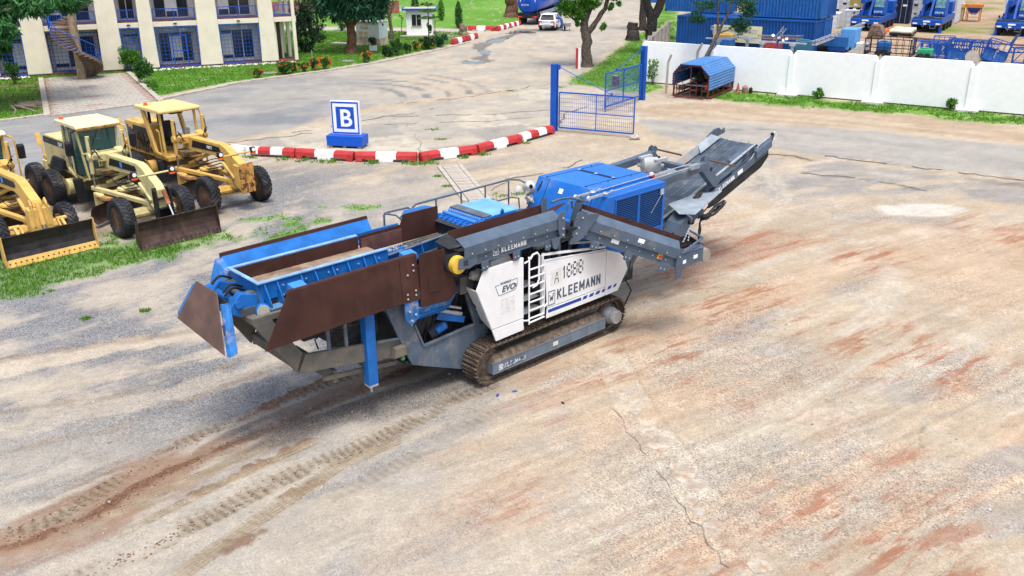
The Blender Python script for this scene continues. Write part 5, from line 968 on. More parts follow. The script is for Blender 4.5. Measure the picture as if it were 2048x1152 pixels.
# stencilled number
sn = MB()
def stroke(p, q, w_=.042): sn.bar((p[0], -.005, p[1]), (q[0], -.005, q[1]), .003, w_)
def eight(x, z, h=.31, w_=.135):
    m_ = z + h / 2
    for (a, b) in (((x + .03, z), (x + w_ - .03, z)), ((x + .03, m_), (x + w_ - .03, m_)), ((x + .03, z + h), (x + w_ - .03, z + h)), ((x, z + .03), (x, m_ - .025)), ((x + w_, z + .03), (x + w_, m_ - .025)), ((x, m_ + .025), (x, z + h - .03)), ((x + w_, m_ + .025), (x + w_, z + h - .03))): stroke(a, b)
for x in (2.40, 2.60, 2.80): eight(x, 1.98)
stroke((2.30, 1.98), (2.30, 2.29), .045); stroke((2.27, 2.20), (2.30, 2.25), .02)
part(sn, 'painted_number', m_letterk, W2); sn = MB()
for a, b in (((1.98, 1.93), (2.02, 2.05)), ((2.025, 2.08), (2.06, 2.2)), ((2.07, 2.2), (2.09, 2.08)), ((2.095, 2.05), (2.12, 1.93)), ((2.02, 2.04), (2.10, 2.04))): stroke(a, b, .022)
part(sn, 'painted_letter', mat('faded_black', (.10, .10, .10), .7, var=.5, vscale=20), W2)
part(MB().bx(.97, 1.0, -.004, 0, 1.06, 1.14), 'sticker', m_smudge, W1)
# ---- ladder
ld = MB(); ld.tube([(1.12, -.05, 1.16), (1.12, -.05, 2.74), (1.13, -.02, 2.80)], .02, 7); ld.tube([(1.60, -.05, 1.28), (1.60, -.05, 2.62)], .018, 7); LD = part(ld, 'ladder', m_whites, smooth=60)
for z in (1.30, 1.50, 1.70, 1.90, 2.10, 2.30, 2.50): part(MB().bx(1.13, 1.60, -.07, -.03, z - .012, z + .012), 'rung', m_whites, LD)
lr = MB(); lr.tube([(1.14, -.06, 2.75), (1.22, -.06, 2.84), (1.36, -.06, 2.86), (1.42, -.06, 2.78), (1.42, -.06, 2.2), (1.36, -.06, 2.08), (1.22, -.06, 2.05)], .024, 7); lr.tube([(1.0, -.02, 2.68), (1.12, -.05, 2.72)], .02, 6); lr.tube([(.98, -.02, 1.28), (1.12, -.05, 1.26)], .02, 6); lr.tube([(1.60, -.05, 1.45), (1.76, 0, 1.5)], .02, 6); lr.tube([(1.13, -.06, 1.20), (1.60, -.06, 1.22)], .022, 6); part(lr, 'grab_rail', m_whites, LD, smooth=60)
for z in (1.35, 1.62, 1.9): part(MB().bx(1.06, 1.7, .12 + (z - 1.35) * .4, .4 + (z - 1.35) * .4, z, z + .03), 'step_tread', m_galv, LD); 
# machinery behind the panels
mk = MB(); mk.bx(.1, 1.1, .45, 2.3, 1.3, 2.45); mk.bx(1.1, 1.72, .85, 2.3, 1.3, 2.9); mk.bx(1.74, 4.4, .3, 2.4, 1.3, 2.2); mk.bx(1.9, 3.5, .75, 2.3, 2.2, 2.85); mk.bx(-.3, .3, .45, .9, 2.4, 2.9); mk.cyl((-.1, .4, 1.8), (-.1, .4, 2.9), .05, 8); part(mk, 'machine_bay', m_dark, bevel=.01)
part(MB().bx(1.1, 1.5, .60, .85, 1.7, 2.85), 'bay_wall', m_blue); part(MB().bx(.84, 1.06, .2, .42, 1.6, 3.0), 'red_cabinet', m_red, bevel=.01)
part(MB().hexa([(.1, .15, 2.68), (.8, .15, 2.78), (.8, .6, 2.78), (.1, .6, 2.68), (.2, .2, 2.86), (.7, .2, 2.95), (.7, .6, 3.0), (.2, .6, 2.9)]), 'tank_cover', mat('dusty_cover', (.45, .46, .43), .6, dirt=DUST, damt=.3), bevel=.02)
part(blob((-.15, .3, 2.62), .16, 4, 1.2, .8, .8), 'pump', mat('rubble_grey', (.30, .28, .25), .9), smooth=40); part(MB().bx(-.5, .0, .42, .8, 2.2, 2.6), 'valve_block', m_tail, bevel=.01)
for i in range(5): part(MB().cyl((2.2 + i * .35, .4, 2.2), (2.25 + i * .38, .5, 2.95), .04, 8), 'pipe', m_grey)
part(MB().tube([(4.6, .2, 1.9), (4.85, .1, 1.75), (4.72, .05, 1.45), (4.6, .02, 1.3), (4.75, -.05, 1.0), (4.7, .1, .6), (4.5, .15, .3)], .02, 6), 'trailing_cable', m_black)
# ================================================================ MOTOR GRADERS (local x forward, y left, origin under the front axle)
m_cream = mat('faded_cream_yellow', (.53, .46, .22), .5, var=.10, dirt=(.36, .28, .17), damt=.2, dscale=2.2, streak=.05, chip=(.16, .075, .04), camt=.05, cscale=5)
m_cat = mat('machine_yellow', (.58, .36, .095), .5, var=.10, dirt=(.42, .31, .17), damt=.25, dscale=2.2, streak=.06, chip=(.17, .07, .03), camt=.06, cscale=5)
m_rusty = mat('rusty_yellow', (.48, .24, .06), .6, var=.2, chip=(.085, .035, .022), camt=.86, cscale=7)
m_tyre = mat('tyre_rubber', (.026, .029, .034), .8, var=.25, dirt=(.17, .14, .115), damt=.3, dscale=2.5, bump=.2)
m_rim = mat('rusty_rim', (.085, .052, .034), .7, var=.3, dirt=(.22, .14, .07), damt=.35)
m_blade = mat('blade_steel', (.055, .035, .030), .5, metal=.15, var=.2, dirt=(.13, .075, .05), damt=.35, dscale=1.6, streak=.35)
m_bladek = mat('blade_dark', (.030, .026, .026), .45, var=.3, dirt=(.20, .16, .115), damt=.14, dscale=2.2)
m_grease = mat('greasy_yellow', (.16, .115, .055), .65, var=.3, dirt=(.05, .04, .03), damt=.5, dscale=4)
def glassm(name, c, a):
    return mat(name, c, .06, var=0, alpha=a, spec=.6)
m_glass = glassm('tinted_glass', (.03, .11, .105), .6)
def wheel_meshes(r, wdt, lug):
    t = MB(); prof = [(r * .56, -wdt * .42), (r * .62, -wdt * .49), (r * .80, -wdt * .52), (r * .93, -wdt * .47), (r * .97, -wdt * .30), (r * .985, 0), (r * .97, wdt * .30), (r * .93, wdt * .47), (r * .80, wdt * .52), (r * .62, wdt * .49), (r * .56, wdt * .42)]
    t.lathe(prof, (0, 0, 0), (0, 1, 0), 36)
    tyre = t.mesh('tyre', m_tyre, 50)
    tr = MB(); n = 24 if lug == 'bar' else 30
    for i in range(n):
        a = 2 * math.pi * i / n
        for sgn in (-1, 1):
            da = .5 * 2 * math.pi / n if sgn > 0 else 0
            pts = []
            for k, yy in enumerate((.02, .27, .50)):
                ang = a + da + (.16 if lug == 'bar' else .07) * (k - 1) * (-1 if lug == 'bar' else 1); rad = r * (.985, .975, .90)[k]
                pts.append((ang, yy * wdt * sgn, rad))
            wv = .058 if lug == 'bar' else .075; h = .04 if lug == 'bar' else .022
            for k in range(2):
                (a0, y0, r0), (a1, y1, r1) = pts[k], pts[k + 1]
                P = lambda an, rad, y: (rad * math.cos(an), y, rad * math.sin(an))
                tr.hexa([P(a0 - wv, r0 - .02, y0), P(a0 + wv, r0 - .02, y0), P(a1 + wv, r1 - .02, y1), P(a1 - wv, r1 - .02, y1), P(a0 - wv * .8, r0 + h, y0), P(a0 + wv * .8, r0 + h, y0), P(a1 + wv * .8, r1 + h, y1), P(a1 - wv * .8, r1 + h, y1)])
    tread = tr.mesh('tread', m_tyre)
    rm = MB(); rm.lathe([(r * .57, -wdt * .44), (r * .57, -wdt * .40), (r * .50, -wdt * .38), (r * .46, -wdt * .20), (r * .20, -wdt * .16), (r * .20, -wdt * .30), (r * .10, -wdt * .34)], (0, 0, 0), (0, 1, 0), 24)
    rm.lathe([(r * .10, wdt * .2), (r * .46, wdt * .22), (r * .50, wdt * .38), (r * .57, wdt * .40), (r * .57, wdt * .44)], (0, 0, 0), (0, 1, 0), 24)
    for i in range(10):
        t_ = 2 * math.pi * i / 10; rm.cyl((r * .36 * math.cos(t_), -wdt * .16, r * .36 * math.sin(t_)), (r * .36 * math.cos(t_), -wdt * .23, r * .36 * math.sin(t_)), .02, 6)
    return tyre, tread, rm.mesh('rim', m_rim, 35)
WH = {'block': wheel_meshes(.68, .44, 'block'), 'bar': wheel_meshes(.665, .38, 'bar')}
def add_wheel(root, kind, x, y, lean=0.0, rz=0.0):
    ty, td, rm = WH[kind]; r = .68 if kind == 'block' else .665
    o = inst(ty, 'wheel', root, (x, y, r), (lean, random.uniform(0, 6), rz + (math.pi if y > 0 else 0)))
    inst(td, 'tread', o); inst(rm, 'rim', o); return o
def grader(name, label, loc, rz, body, cab, wheels, front, boom_w=.30):
    G = thing(name, label, 'grader', loc, rz, 'motor graders parked side by side')
    P = lambda mb, n, m, par=None, **k: mb.build(n, m, par if par is not None else G, **k)
    for y in (-1.06, 1.06): add_wheel(G, wheels, 0, y, 0, 0)
    for x in (-5.75, -7.32):
        for y in (-1.06, 1.06): add_wheel(G, wheels if wheels == 'block' else 'block', x, y)
    # tandem boxes, rear frame, axle
    for y in (-.72, .72): P(MB().prism([(-7.6, .55), (-7.3, .42), (-5.8, .42), (-5.4, .6), (-5.4, .85), (-5.8, 1.0), (-7.3, 1.0), (-7.6, .85)], 'y', y - .12, y + .12), 'tandem_case', body, bevel=.03, seg=2)
    P(MB().bx(-7.5, -5.0, -.45, .45, .85, 1.25).bx(-5.2, -3.2, -.35, .35, .75, 1.3), 'rear_frame', m_grease, bevel=.03)
    P(MB().cyl((-6.5, -.85, .72), (-6.5, .85, .72), .2, 14), 'rear_axle', m_grease, smooth=40)
    for y in (-.55, .55): P(MB().cyl((-5.25, y - .22, .72), (-5.25, y + .22, .72), .30, 18), 'brake_drum', body, smooth=40)
    # engine cover
    h = MB(); h.prism([(-7.4, 1.2), (-5.1, 1.2), (-5.05, 2.38), (-5.1, 2.43), (-7.15, 2.43), (-7.3, 2.36)], 'y', -.56, .56); H = P(h, 'engine_cover', body, bevel=.03, seg=2)
    if cab == 'open':     # cover panels missing
        d = MB()
        for k in range(14):
            x = -6.9 + (k % 7) * .28; z = 1.35 + .45 * (k // 7); d.bx(x, x + random.uniform(.15, .25), -.60, -.565, z, z + random.uniform(.2, .4))
        for k in range(8): d.tube([(-6.8 + .2 * k + .05 * j, -.6 - .02 * math.sin(j + k), 1.3 + .13 * j) for j in range(7)], .02, 5)
        P(MB().bx(-6.55, -5.3, -.575, -.562, 1.35, 2.3), 'open_bay', m_black, H); P(d, 'engine_parts', mat('engine_dirt', (.10, .065, .04), .7, var=.4, vscale=8), H)
        P(MB().bx(-7.12, -6.98, -.568, -.561, 1.9, 2.25), 'sticker', m_letterb, H); P(MB().cyl((-5.4, .1, 2.43), (-5.4, .1, 3.0), .13, 14).cyl((-5.6, -.25, 2.43), (-5.62, -.25, 3.05), .06, 10), 'exhaust', m_black, H, smooth=40)
        for y in (-.4, 0, .4): P(MB().tube([(-6.9, y, 2.43), (-6.9, y, 2.5), (-6.4, y, 2.5), (-6.4, y, 2.43)], .015, 5), 'hand_grip', body, H)
    else:
        P(MB().prism([(-7.32, 2.12), (-5.06, 2.12), (-5.06, 2.36), (-7.25, 2.36)], 'y', -.568, -.562), 'black_stripe', m_black, H)
        text('CAT', .2, (-5.86, -.572, 2.16), (1, 0, 0), (0, 0, 1), m_letterw, H, bold=.03); text('C 3571', .13, (-5.75, -.566, 1.75), (1, 0, 0), (0, 0, 1), mat('grey_print', (.18, .17, .13), .6, var=0), H, bold=.0)
        text('140H', .17, (-7.1, -.572, 2.16), (1, 0, 0), (0, 0, 1), mat('faint_letter', (.07, .075, .09), .5, var=0), H, bold=.02)
        v_ = MB()
        for k in range(5): v_.bx(-6.55 + .02 * k, -5.35, -.80 + .03 * k, -.56, 1.32 + k * .075, 1.375 + k * .075)
        P(v_, 'side_vent', m_black, H, bevel=.015)
        for k in range(5): P(MB().bx(-6.4 + k * .2, -6.27 + k * .2, -.66, -.57, 1.69, 1.715), 'vent_rib', mat('vent_dark', (.035, .04, .05), .5), H)
        P(MB().tube([(-6.6, -.57, 2.08), (-6.6, -.62, 2.08), (-6.6, -.62, 1.7), (-6.2, -.62, 1.62), (-6.2, -.57, 1.62)], .015, 5), 'hand_grip', body, H)
    # ripper marker post and rear hitch
    P(MB().bar((-7.62, -.5, 1.45), (-7.85, -.5, 2.1), .07, .05).plate([(-7.78, -.42, 1.9), (-7.95, -.42, 2.35), (-7.95, -.62, 2.35), (-7.78, -.62, 1.9)], .03).cyl((-7.6, -.55, 1.45), (-7.6, -.4, 1.45), .12, 12), 'tail_marker', m_cat if body != m_cat else m_cat, bevel=.01)
    P(MB().bx(-7.75, -7.4, -.6, -.3, .95, 1.35).bx(-7.75, -7.4, .3, .6, .95, 1.35), 'rear_hitch', body, bevel=.02)
    # cab
    x0, x1, hw = -4.75, -3.45, .72
    if cab == 'closed':
        f = MB(); c4 = [(-5.0, 1.5), (-3.95, 1.05), (-3.42, 1.35), (-3.52, 3.15), (-4.75, 3.15)]
        f.bx(-5.0, -3.9, -.6, .6, 1.2, 1.75)
        for y in (-hw, hw):
            f.bar((-5.0, y * .9, 1.5), (-4.68, y, 3.12), .09, .10); f.bar((-3.45, y * .78, 1.25), (-3.55, y, 3.12), .08, .08); f.bar((-4.35, y * .95, 1.3), (-4.3, y, 3.12), .05, .05); f.bar((-3.5, y * .8, 1.3), (-4.2, y * .85, 1.05), .07, .07); f.bar((-4.2, y * .85, 1.05), (-5.0, y * .9, 1.5), .07, .07)
        for z, w_ in ((3.08, hw), (2.22, hw * .92), (1.3, hw * .78)): f.bar((-3.48, -w_, z), (-3.48, w_, z), .07, .07)
        f.bar((-3.47, -.12, 1.3), (-3.47, -.14, 2.2), .05, .05); f.bar((-3.47, .16, 1.3), (-3.47, .16, 2.2), .05, .05)
        K = P(f, 'cab', body, bevel=.012)
        P(MB().plate([(-3.5, -hw + .05, 2.26), (-3.5, hw - .05, 2.26), (-3.54, hw - .04, 3.05), (-3.54, -hw + .04, 3.05)], .01), 'windscreen', m_glass, K)
        for ya, yb in ((-.58, -.16), (.2, .6)): P(MB().plate([(-3.46, ya, 1.35), (-3.46, yb, 1.35), (-3.49, yb * 1.05, 2.18), (-3.49, ya * 1.05, 2.18)], .01), 'lower_window', m_glass, K)
        P(MB().bx(-3.6, -3.45, -.10, .14, 1.35, 2.18), 'console', m_black, K)
        for y in (-hw, hw): P(MB().plate([(-4.85, y * .93, 1.7), (-4.3, y * .93, 1.4), (-3.55, y * .85, 1.4), (-3.6, y * .98, 3.05), (-4.66, y * .98, 3.05)], .008), 'side_window', m_glass, K)
        P(MB().plate([(-4.72, -.62, 2.45), (-4.72, .62, 2.45), (-4.66, .65, 3.05), (-4.66, -.65, 3.05)], .008), 'rear_window', m_glass, K)
        P(MB().bx(-4.55, -4.1, -.28, .22, 1.7, 1.95).bx(-4.6, -4.45, -.28, .22, 1.95, 2.65).bx(-3.85, -3.7, -.2, .2, 1.4, 2.15), 'seat', m_black, K, bevel=.04, seg=2)
        P(MB().lathe([(.17, -.015), (.19, 0), (.17, .015)], (-3.86, .0, 2.25), (-.5, 0, 1), 18), 'steering_wheel', m_black, K)
        P(MB().plate([(-4.95, -.6, 1.75), (-4.9, .6, 1.75), (-4.75, .62, 2.42), (-4.75, -.62, 2.42)], .02), 'rear_panel', body, K)
        fr = MB()
        for pts in ([(-3.49, -hw + .04, 2.25), (-3.49, hw - .04, 2.25), (-3.535, hw - .03, 3.06), (-3.535, -hw + .03, 3.06)], [(-3.45, -.6, 1.34), (-3.45, -.15, 1.34), (-3.48, -.15, 2.19), (-3.48, -.62, 2.19)], [(-3.45, .19, 1.34), (-3.45, .6, 1.34), (-3.48, .64, 2.19), (-3.48, .19, 2.19)]):
            for p, q in zip(pts, pts[1:] + pts[:1]): fr.bar(p, q, .03, .03)
        P(fr, 'window_seal', m_black, K); P(MB().bar((-3.46, .05, 3.1), (-3.47, -.25, 2.5), .015, .02), 'wiper', m_black, K)
        P(MB().bx(-3.475, -3.465, .1, .45, 3.1, 3.19), 'number_plate', m_letterw, K)
        rf = MB(); rf.prism([(-5.22, 3.16), (-3.30, 3.13), (-3.28, 3.2), (-3.40, 3.28), (-5.15, 3.28), (-5.22, 3.24)], 'y', -.80, .80); RF = P(rf, 'cab_roof', mat('roof_cream', (.66, .58, .34), .5, var=.05, chip=(.22, .10, .06), camt=.10, cscale=1.6), K, bevel=.02)
        P(MB().bx(-3.31, -3.27, -.8, .8, 3.12, 3.165), 'rusty_edge', m_rusty, RF)
        for y, sx_ in ((-.95, -1), (1.0, 1)):
            P(MB().tube([(-3.5, y * .8, 3.1), (-3.4, y * 1.0, 3.05), (-3.36, y * 1.03, 2.9), (-3.36, y * 1.03, 1.6), (-3.42, y * .8, 1.45)], .03, 6), 'mirror_arm', body if y > 0 else m_black, K); P(MB().prism([(-3.44, 2.3), (-3.30, 2.25), (-3.27, 2.72), (-3.42, 2.78)], 'y', y * 1.06, y * 1.06 + .24 * sx_), 'mirror', m_black, K, bevel=.03, seg=2)
    else:
        f = MB()
        for y in (-hw, hw):
            f.hexa([(-4.55, y - .06, 1.5), (-4.3, y - .06, 1.5), (-4.3, y + .06, 1.5), (-4.55, y + .06, 1.5), (-5.18, y - .06, 3.12), (-4.98, y - .06, 3.12), (-4.98, y + .06, 3.12), (-5.18, y + .06, 3.12)]); f.bar((-3.62, y, 1.45), (-3.72, y, 3.12), .08, .09); f.bar((-4.5, y, 1.5), (-3.5, y, 1.4), .08, .1)
        f.bar((-3.72, -hw, 3.1), (-3.72, hw, 3.1), .06, .07); f.bx(-4.6, -3.5, -.7, .7, 1.25, 1.42); K = P(f, 'cab', body, bevel=.012)
        P(MB().tube([(-3.7, .74, 3.1), (-3.6, .88, 3.08), (-3.55, .9, 2.9), (-3.6, .9, 1.5)], .028, 6), 'side_rail', body, K); P(MB().tube([(-4.1, -.74, 2.45), (-3.8, -.78, 2.4), (-3.78, -.78, 1.5)], .025, 6), 'side_rail', body, K)
        P(MB().bx(-4.75, -4.3, -.26, .24, 1.65, 1.85).bx(-4.85, -4.65, -.26, .24, 1.85, 2.6), 'seat', m_black, K, bevel=.06, seg=2)
        P(MB().bx(-3.95, -3.75, -.15, .2, 1.4, 2.2), 'console', mat('dirty_white', (.45, .42, .36), .6, dirt=RUST, damt=.4), K, bevel=.02)
        lv_ = MB()
        for k in range(7): lv_.bar((-3.95 + .02 * k, -.28 + .03 * k, 1.6), (-4.0 + .015 * k, -.30 + .035 * k, 2.3), .012, .02)
        P(lv_, 'control_levers', m_dark, K); P(MB().bx(-4.3, -4.1, .42, .66, 1.45, 2.3), 'fuse_box', mat('dirty_white', (.45, .42, .36), .6), K, bevel=.01)
        rf = MB(); rf.prism([(-5.5, 3.12), (-3.45, 3.12), (-3.42, 3.18), (-3.45, 3.26), (-5.48, 3.26), (-5.52, 3.2)], 'y', -.86, .86); RF = P(rf, 'cab_roof', mat('roof_yellow', (.68, .50, .20), .5, var=.05, chip=(.25, .12, .06), camt=.03, cscale=3), K, bevel=.02)
        P(MB().bx(-4.05, -3.85, -.2, .35, 2.98, 3.1), 'work_lamp', m_black, RF, bevel=.03)
    P(MB().cyl((-5.0, -.6, 3.26), (-5.0, -.6, 3.30), .09, 12).cyl((-5.0, -.6, 3.30), (-5.0, -.6, 3.37), .07, 12), 'beacon', m_orange, RF, smooth=40)
    # steps
    for y in (-.78, .78): P(MB().hexa([(-3.95, y - .14, .45), (-3.75, y - .14, .45), (-3.75, y + .14, .45), (-3.95, y + .14, .45), (-4.15, y - .14, 1.25), (-3.9, y - .14, 1.25), (-3.9, y + .14, 1.25), (-4.15, y + .14, 1.25)]), 'cab_step', m_black, K, bevel=.02)
    # gooseneck boom
    b = MB(); w = boom_w
    nose = .95 if front != 'dozer' else .86
    prof = [(-3.6, 1.45), (-3.3, 1.35), (-2.6, 1.72), (-.6, 1.84), (-.15, 1.72), (.30, 1.22), (.42, .95), (nose, .95), (nose, 1.62), (.78, 1.80), (-.10, 2.26), (-.35, 2.32), (-2.6, 2.28), (-3.0, 2.15)]
    b.prism(prof, 'y', -w / 2, w / 2); BM = P(b, 'main_boom', body, bevel=.025, seg=2)
    b2 = MB().prism([(-2.55, 1.9), (-.55, 1.98), (-.35, 2.06), (-.45, 2.2), (-2.4, 2.18)], 'y', -w / 2 - .012, -w / 2 - .004); P(b2, 'black_band', m_black, BM)
    if cab == 'open': text('H071', .17, (-1.35, -w / 2 - .016, 2.02), (1, 0, .03), (0, 0, 1), m_letterw, BM, bold=.02)
    else:
        P(MB().bx(-1.62, -1.45, -w / 2 - .016, -w / 2 - .012, 1.98, 2.16), 'blue_sticker', mat('sticker_blue', (.05, .25, .7), .4, var=0), BM)
    P(MB().hexa([(-.3, -w / 2 - .07, 1.6), (.4, -w / 2 - .07, 1.05), (.4, w / 2 + .07, 1.05), (-.3, w / 2 + .07, 1.6), (-.25, -w / 2 - .07, 1.7), (.5, -w / 2 - .07, 1.2), (.5, w / 2 + .07, 1.2), (-.25, w / 2 + .07, 1.7)]), 'boom_brace', body, BM, bevel=.02)
    # lift cylinders on saddle arms
    P(MB().bx(-3.05, -2.75, -.42, .42, 2.0, 2.3), 'saddle', body, BM, bevel=.03)
    for y in (-.62, .62):
        P(MB().prism([(-3.1, 2.1), (-2.75, 2.1), (-2.7, 2.3), (-3.05, 2.42)], 'y', min(y, y * .5), max(y, y * .5)), 'lift_arm', body, BM, bevel=.03)
        P(MB().cyl((-2.9, y - .09, 2.22), (-2.9, y + .09, 2.22), .13, 14), 'trunnion', body, BM, smooth=40)
        c_ = P(MB().cyl((-2.92, y, 1.6), (-2.88, y, 2.95 if y < 0 else 3.0), .075, 12), 'lift_cylinder', body, BM, smooth=40); P(MB().cyl((-2.92, y, .98), (-2.92, y, 1.6), .035, 10), 'piston_rod', m_steel, c_, smooth=40)
        hz_ = MB()
        for k in range(3): hz_.tube([(-2.9 + .3 * math.sin(t * 1.3 + k) * .5 + .12 * t, y * (1 - .1 * t) + .04 * k, 2.2 + .35 * math.sin(t * .9 + k * .5) * (1 - t / 5)) for t in np.linspace(0, 3.2, 11)], .016, 5)
        hz_.tube([(-2.88, y, 2.9), (-2.75, y, 2.85), (-2.7, y, 2.5), (-2.8, y, 2.2)], .014, 5); P(hz_, 'hose', m_black, c_)
    P(MB().cyl((-2.7, -.25, 1.25), (-1.8, .35, 1.75), .07, 12), 'side_shift_cylinder', body, BM, smooth=40); P(MB().cyl((-1.8, .35, 1.75), (-1.4, .6, 1.95), .035, 10), 'piston_rod', m_steel, BM, smooth=40)
    P(MB().prism([(-3.2, 1.55), (-2.3, 1.62), (-2.25, 1.8), (-3.2, 1.76)], 'y', -.55, .55), 'link_bar', m_grease, BM, bevel=.02)
    # drawbar, circle and moldboard
    d = MB()
    for y in (-1, 1): d.bar((-3.1, y * .6, 1.04), (.45, y * .10, 1.02), .16, .15)
    d.bar((-3.1, -.68, 1.04), (-3.1, .68, 1.04), .16, .152); d.bar((-2.0, -.42, 1.04), (-2.0, .42, 1.04), .2, .11); d.bx(.2, .6, -.14, .14, .93, 1.12); DB = P(d, 'drawbar', body, bevel=.02)
    P(MB().lathe([(.62, -.05), (.82, -.05), (.82, .05), (.62, .05)], (-2.45, 0, .84), (0, 0, 1), 32), 'circle', mat('rusty_ring', (.36, .20, .08), .6, var=.3), DB); P(MB().lathe([(.28, 0), (.32, .03), (.32, .10), (.2, .14)], (-1.75, 0, 1.1), (0, 0, 1), 16), 'circle_drive', body, DB, smooth=40)
    md = MB(); ys_ = (-1.55, 1.55); arc_ = [(-2.05 - .34 * math.cos(t), .48 + .36 * math.sin(t)) for t in np.linspace(-1.15, 1.15, 9)]
    a_ = R(28); ca, sa = math.cos(a_), math.sin(a_)
    def mp(x, y, z): X_ = x + 2.3; return (-2.35 + X_ * ca - y * sa, X_ * sa + y * ca, z)
    vs_ = [mp(x, y, z) for y in ys_ for x, z in arc_] + [mp(x + .03, y, z) for y in ys_ for x, z in arc_]; k = 9
    fs_ = [(i, i + 1, k + i + 1, k + i) for i in range(k - 1)] + [(2 * k + i, 3 * k + i, 3 * k + i + 1, 2 * k + i + 1) for i in range(k - 1)] + [(i, 2 * k + i, 2 * k + i + 1, i + 1) for i in range(k - 1)] + [(k + i, k + i + 1, 3 * k + i + 1, 3 * k + i) for i in range(k - 1)]
    md.add(vs_, fs_); MDm = P(md, 'moldboard', m_blade, smooth=50); P(MB().prism([(-2.9, .3), (-2.5, .25), (-2.2, .6), (-2.4, .95), (-2.9, .95)], 'y', -.75, -.55), 'blade_carrier', body, MDm, bevel=.03)
    hz_ = MB()
    for k in range(5): hz_.tube([(-2.4 + .55 * t, (-.2 + .08 * k) * (1 - .1 * t), 1.42 - .22 * math.sin(t * .8 + k * .6)) for t in np.linspace(0, 4.6, 14)], .018, 5)
    for k in range(4): hz_.tube([(.1 + .22 * t, -.24 + .12 * k, 1.35 - .16 * t + .07 * math.sin(t * 2 + k)) for t in np.linspace(0, 3.4, 9)], .018, 5)
    P(hz_, 'hose_run', m_black)
    # front axle
    P(MB().prism([(-.16, .5), (.16, .5), (.2, .7), (.12, .86), (-.12, .86), (-.2, .7)], 'y', -.8, .8), 'front_axle', body, bevel=.02); P(MB().bx(-.3, -.22, -.8, .8, .72, .80).bx(.22, .28, -.75, .75, .6, .66), 'tie_bar', m_grease, bevel=.01); P(MB().prism([(-.2, .8), (.85, .8), (.85, 1.0), (-.2, 1.1)], 'y', -.2, .2), 'axle_cradle', body, bevel=.02)
    for y in (-.82, .82): P(MB().cyl((0, y - .1, .68), (0, y + .1, .68), .16, 14).bx(-.12, .12, y - .05, y + .05, .45, .98), 'steering_knuckle', m_grease, smooth=40)
    # head lamps
    lb = P(MB().cyl((.35, -.62, 2.02), (.45, .68, 2.06), .035, 8), 'lamp_bar', body) if front != 'dozer' else None
    for y, x in ((-.6, .36), (.68, .45)) if front != 'dozer' else ():
        lo = P(MB().bx(x - .05, x + .09, y - .1, y + .1, 2.02, 2.22), 'head_lamp', m_black, lb, bevel=.02); P(MB().cyl((x + .09, y, 2.13), (x + .105, y, 2.13), .07, 12), 'lens', mat('lamp_glass', (.75, .77, .78), .12, var=0), lo); P(MB().bx(x + .0, x + .095, y - .09, y + .09, 1.96, 2.015), 'indicator', m_orange, lo)
    # front attachment
    if front == 'plate':
        P(MB().prism([(.98, .70), (1.06, .72), (1.06, 1.82), (.98, 1.80)], 'y', -.26, .30), 'push_plate', m_rusty, bevel=.015); P(MB().bx(.5, .98, -.22, .24, .78, 1.72), 'counterweight', body, bevel=.03)
    else:
        bx0, top_, bm, edge = (1.78, .95, m_blade, m_blade) if front == 'blade' else (1.22, .98, m_bladek, m_cat)
        q = MB(); prof = [(bx0 + .10, .22), (bx0 + .02, .40), (bx0 - .01, .62), (bx0 + .03, .82), (bx0 + .12, top_), (bx0 + .08, top_ + .01), (bx0 - .05, .82), (bx0 - .09, .6), (bx0 - .06, .38), (bx0 + .02, .20)]
        q.prism(prof, 'y', -1.4, 1.4); BL = P(q, 'front_blade', bm, bevel=.006)
        P(MB().hexa([(bx0 + .08, -1.42, .24), (bx0 + .08, 1.42, .24), (bx0 + .11, 1.42, .24), (bx0 + .11, -1.42, .24), (bx0 + .20, -1.42, .03), (bx0 + .20, 1.42, .03), (bx0 + .23, 1.42, .03), (bx0 + .23, -1.42, .03)]), 'cutting_edge', edge, BL)
        for k in range(17): P(MB().cyl((bx0 + .15, -1.3 + k * .1625, .13), (bx0 + .185, -1.3 + k * .1625, .145), .024, 8), 'edge_bolt', m_black, BL)
        for y in (-1.4, 1.4): P(MB().prism([(bx0 - .1, .2), (bx0 + .22, .03), (bx0 + .2, .4), (bx0 + .14, top_ + .03), (bx0 - .02, top_ + .03)], 'y', y - .015, y + .015), 'end_plate', edge if front == 'dozer' else bm, BL)
        if front == 'blade':
            fm = MB(); fm.prism([(.86, .45), (1.15, .40), (1.12, .8), (1.04, 1.62), (.86, 1.70)], 'y', -.30, -.22); fm.prism([(.86, .45), (1.15, .40), (1.12, .8), (1.04, 1.62), (.86, 1.70)], 'y', .22, .30); fm.bx(.84, .90, -.22, .22, .5, 1.68)
            for z in (.6, .95, 1.3): fm.bx(.9, 1.06, -.22, .22, z, z + .06)
            FM = P(fm, 'blade_mount', m_black, bevel=.012); P(MB().cyl((1.08, .02, 1.62), (1.32, .02, 1.18), .075, 12), 'blade_cylinder', mat('rust_orange', (.36, .12, .05), .6, var=.3), FM, smooth=40); P(MB().cyl((1.32, .02, 1.18), (1.62, .02, .72), .035, 10), 'piston_rod', m_steel, FM, smooth=40)
            for y in (-1, 1): P(MB().bar((1.1, y * .3, .55), (1.72, y * 1.0, .62), .08, .09).bar((1.1, y * .28, .75), (1.70, y * .9, .78), .05, .05), 'push_arm', m_black, FM)
        else:
            fm = MB(); fm.prism([(.60, .5), (.98, .5), (.98, 1.0), (.92, 1.55), (.70, 1.62), (.55, 1.2)], 'y', -.34, .34); FM = P(fm, 'blade_mount', body, bevel=.02)
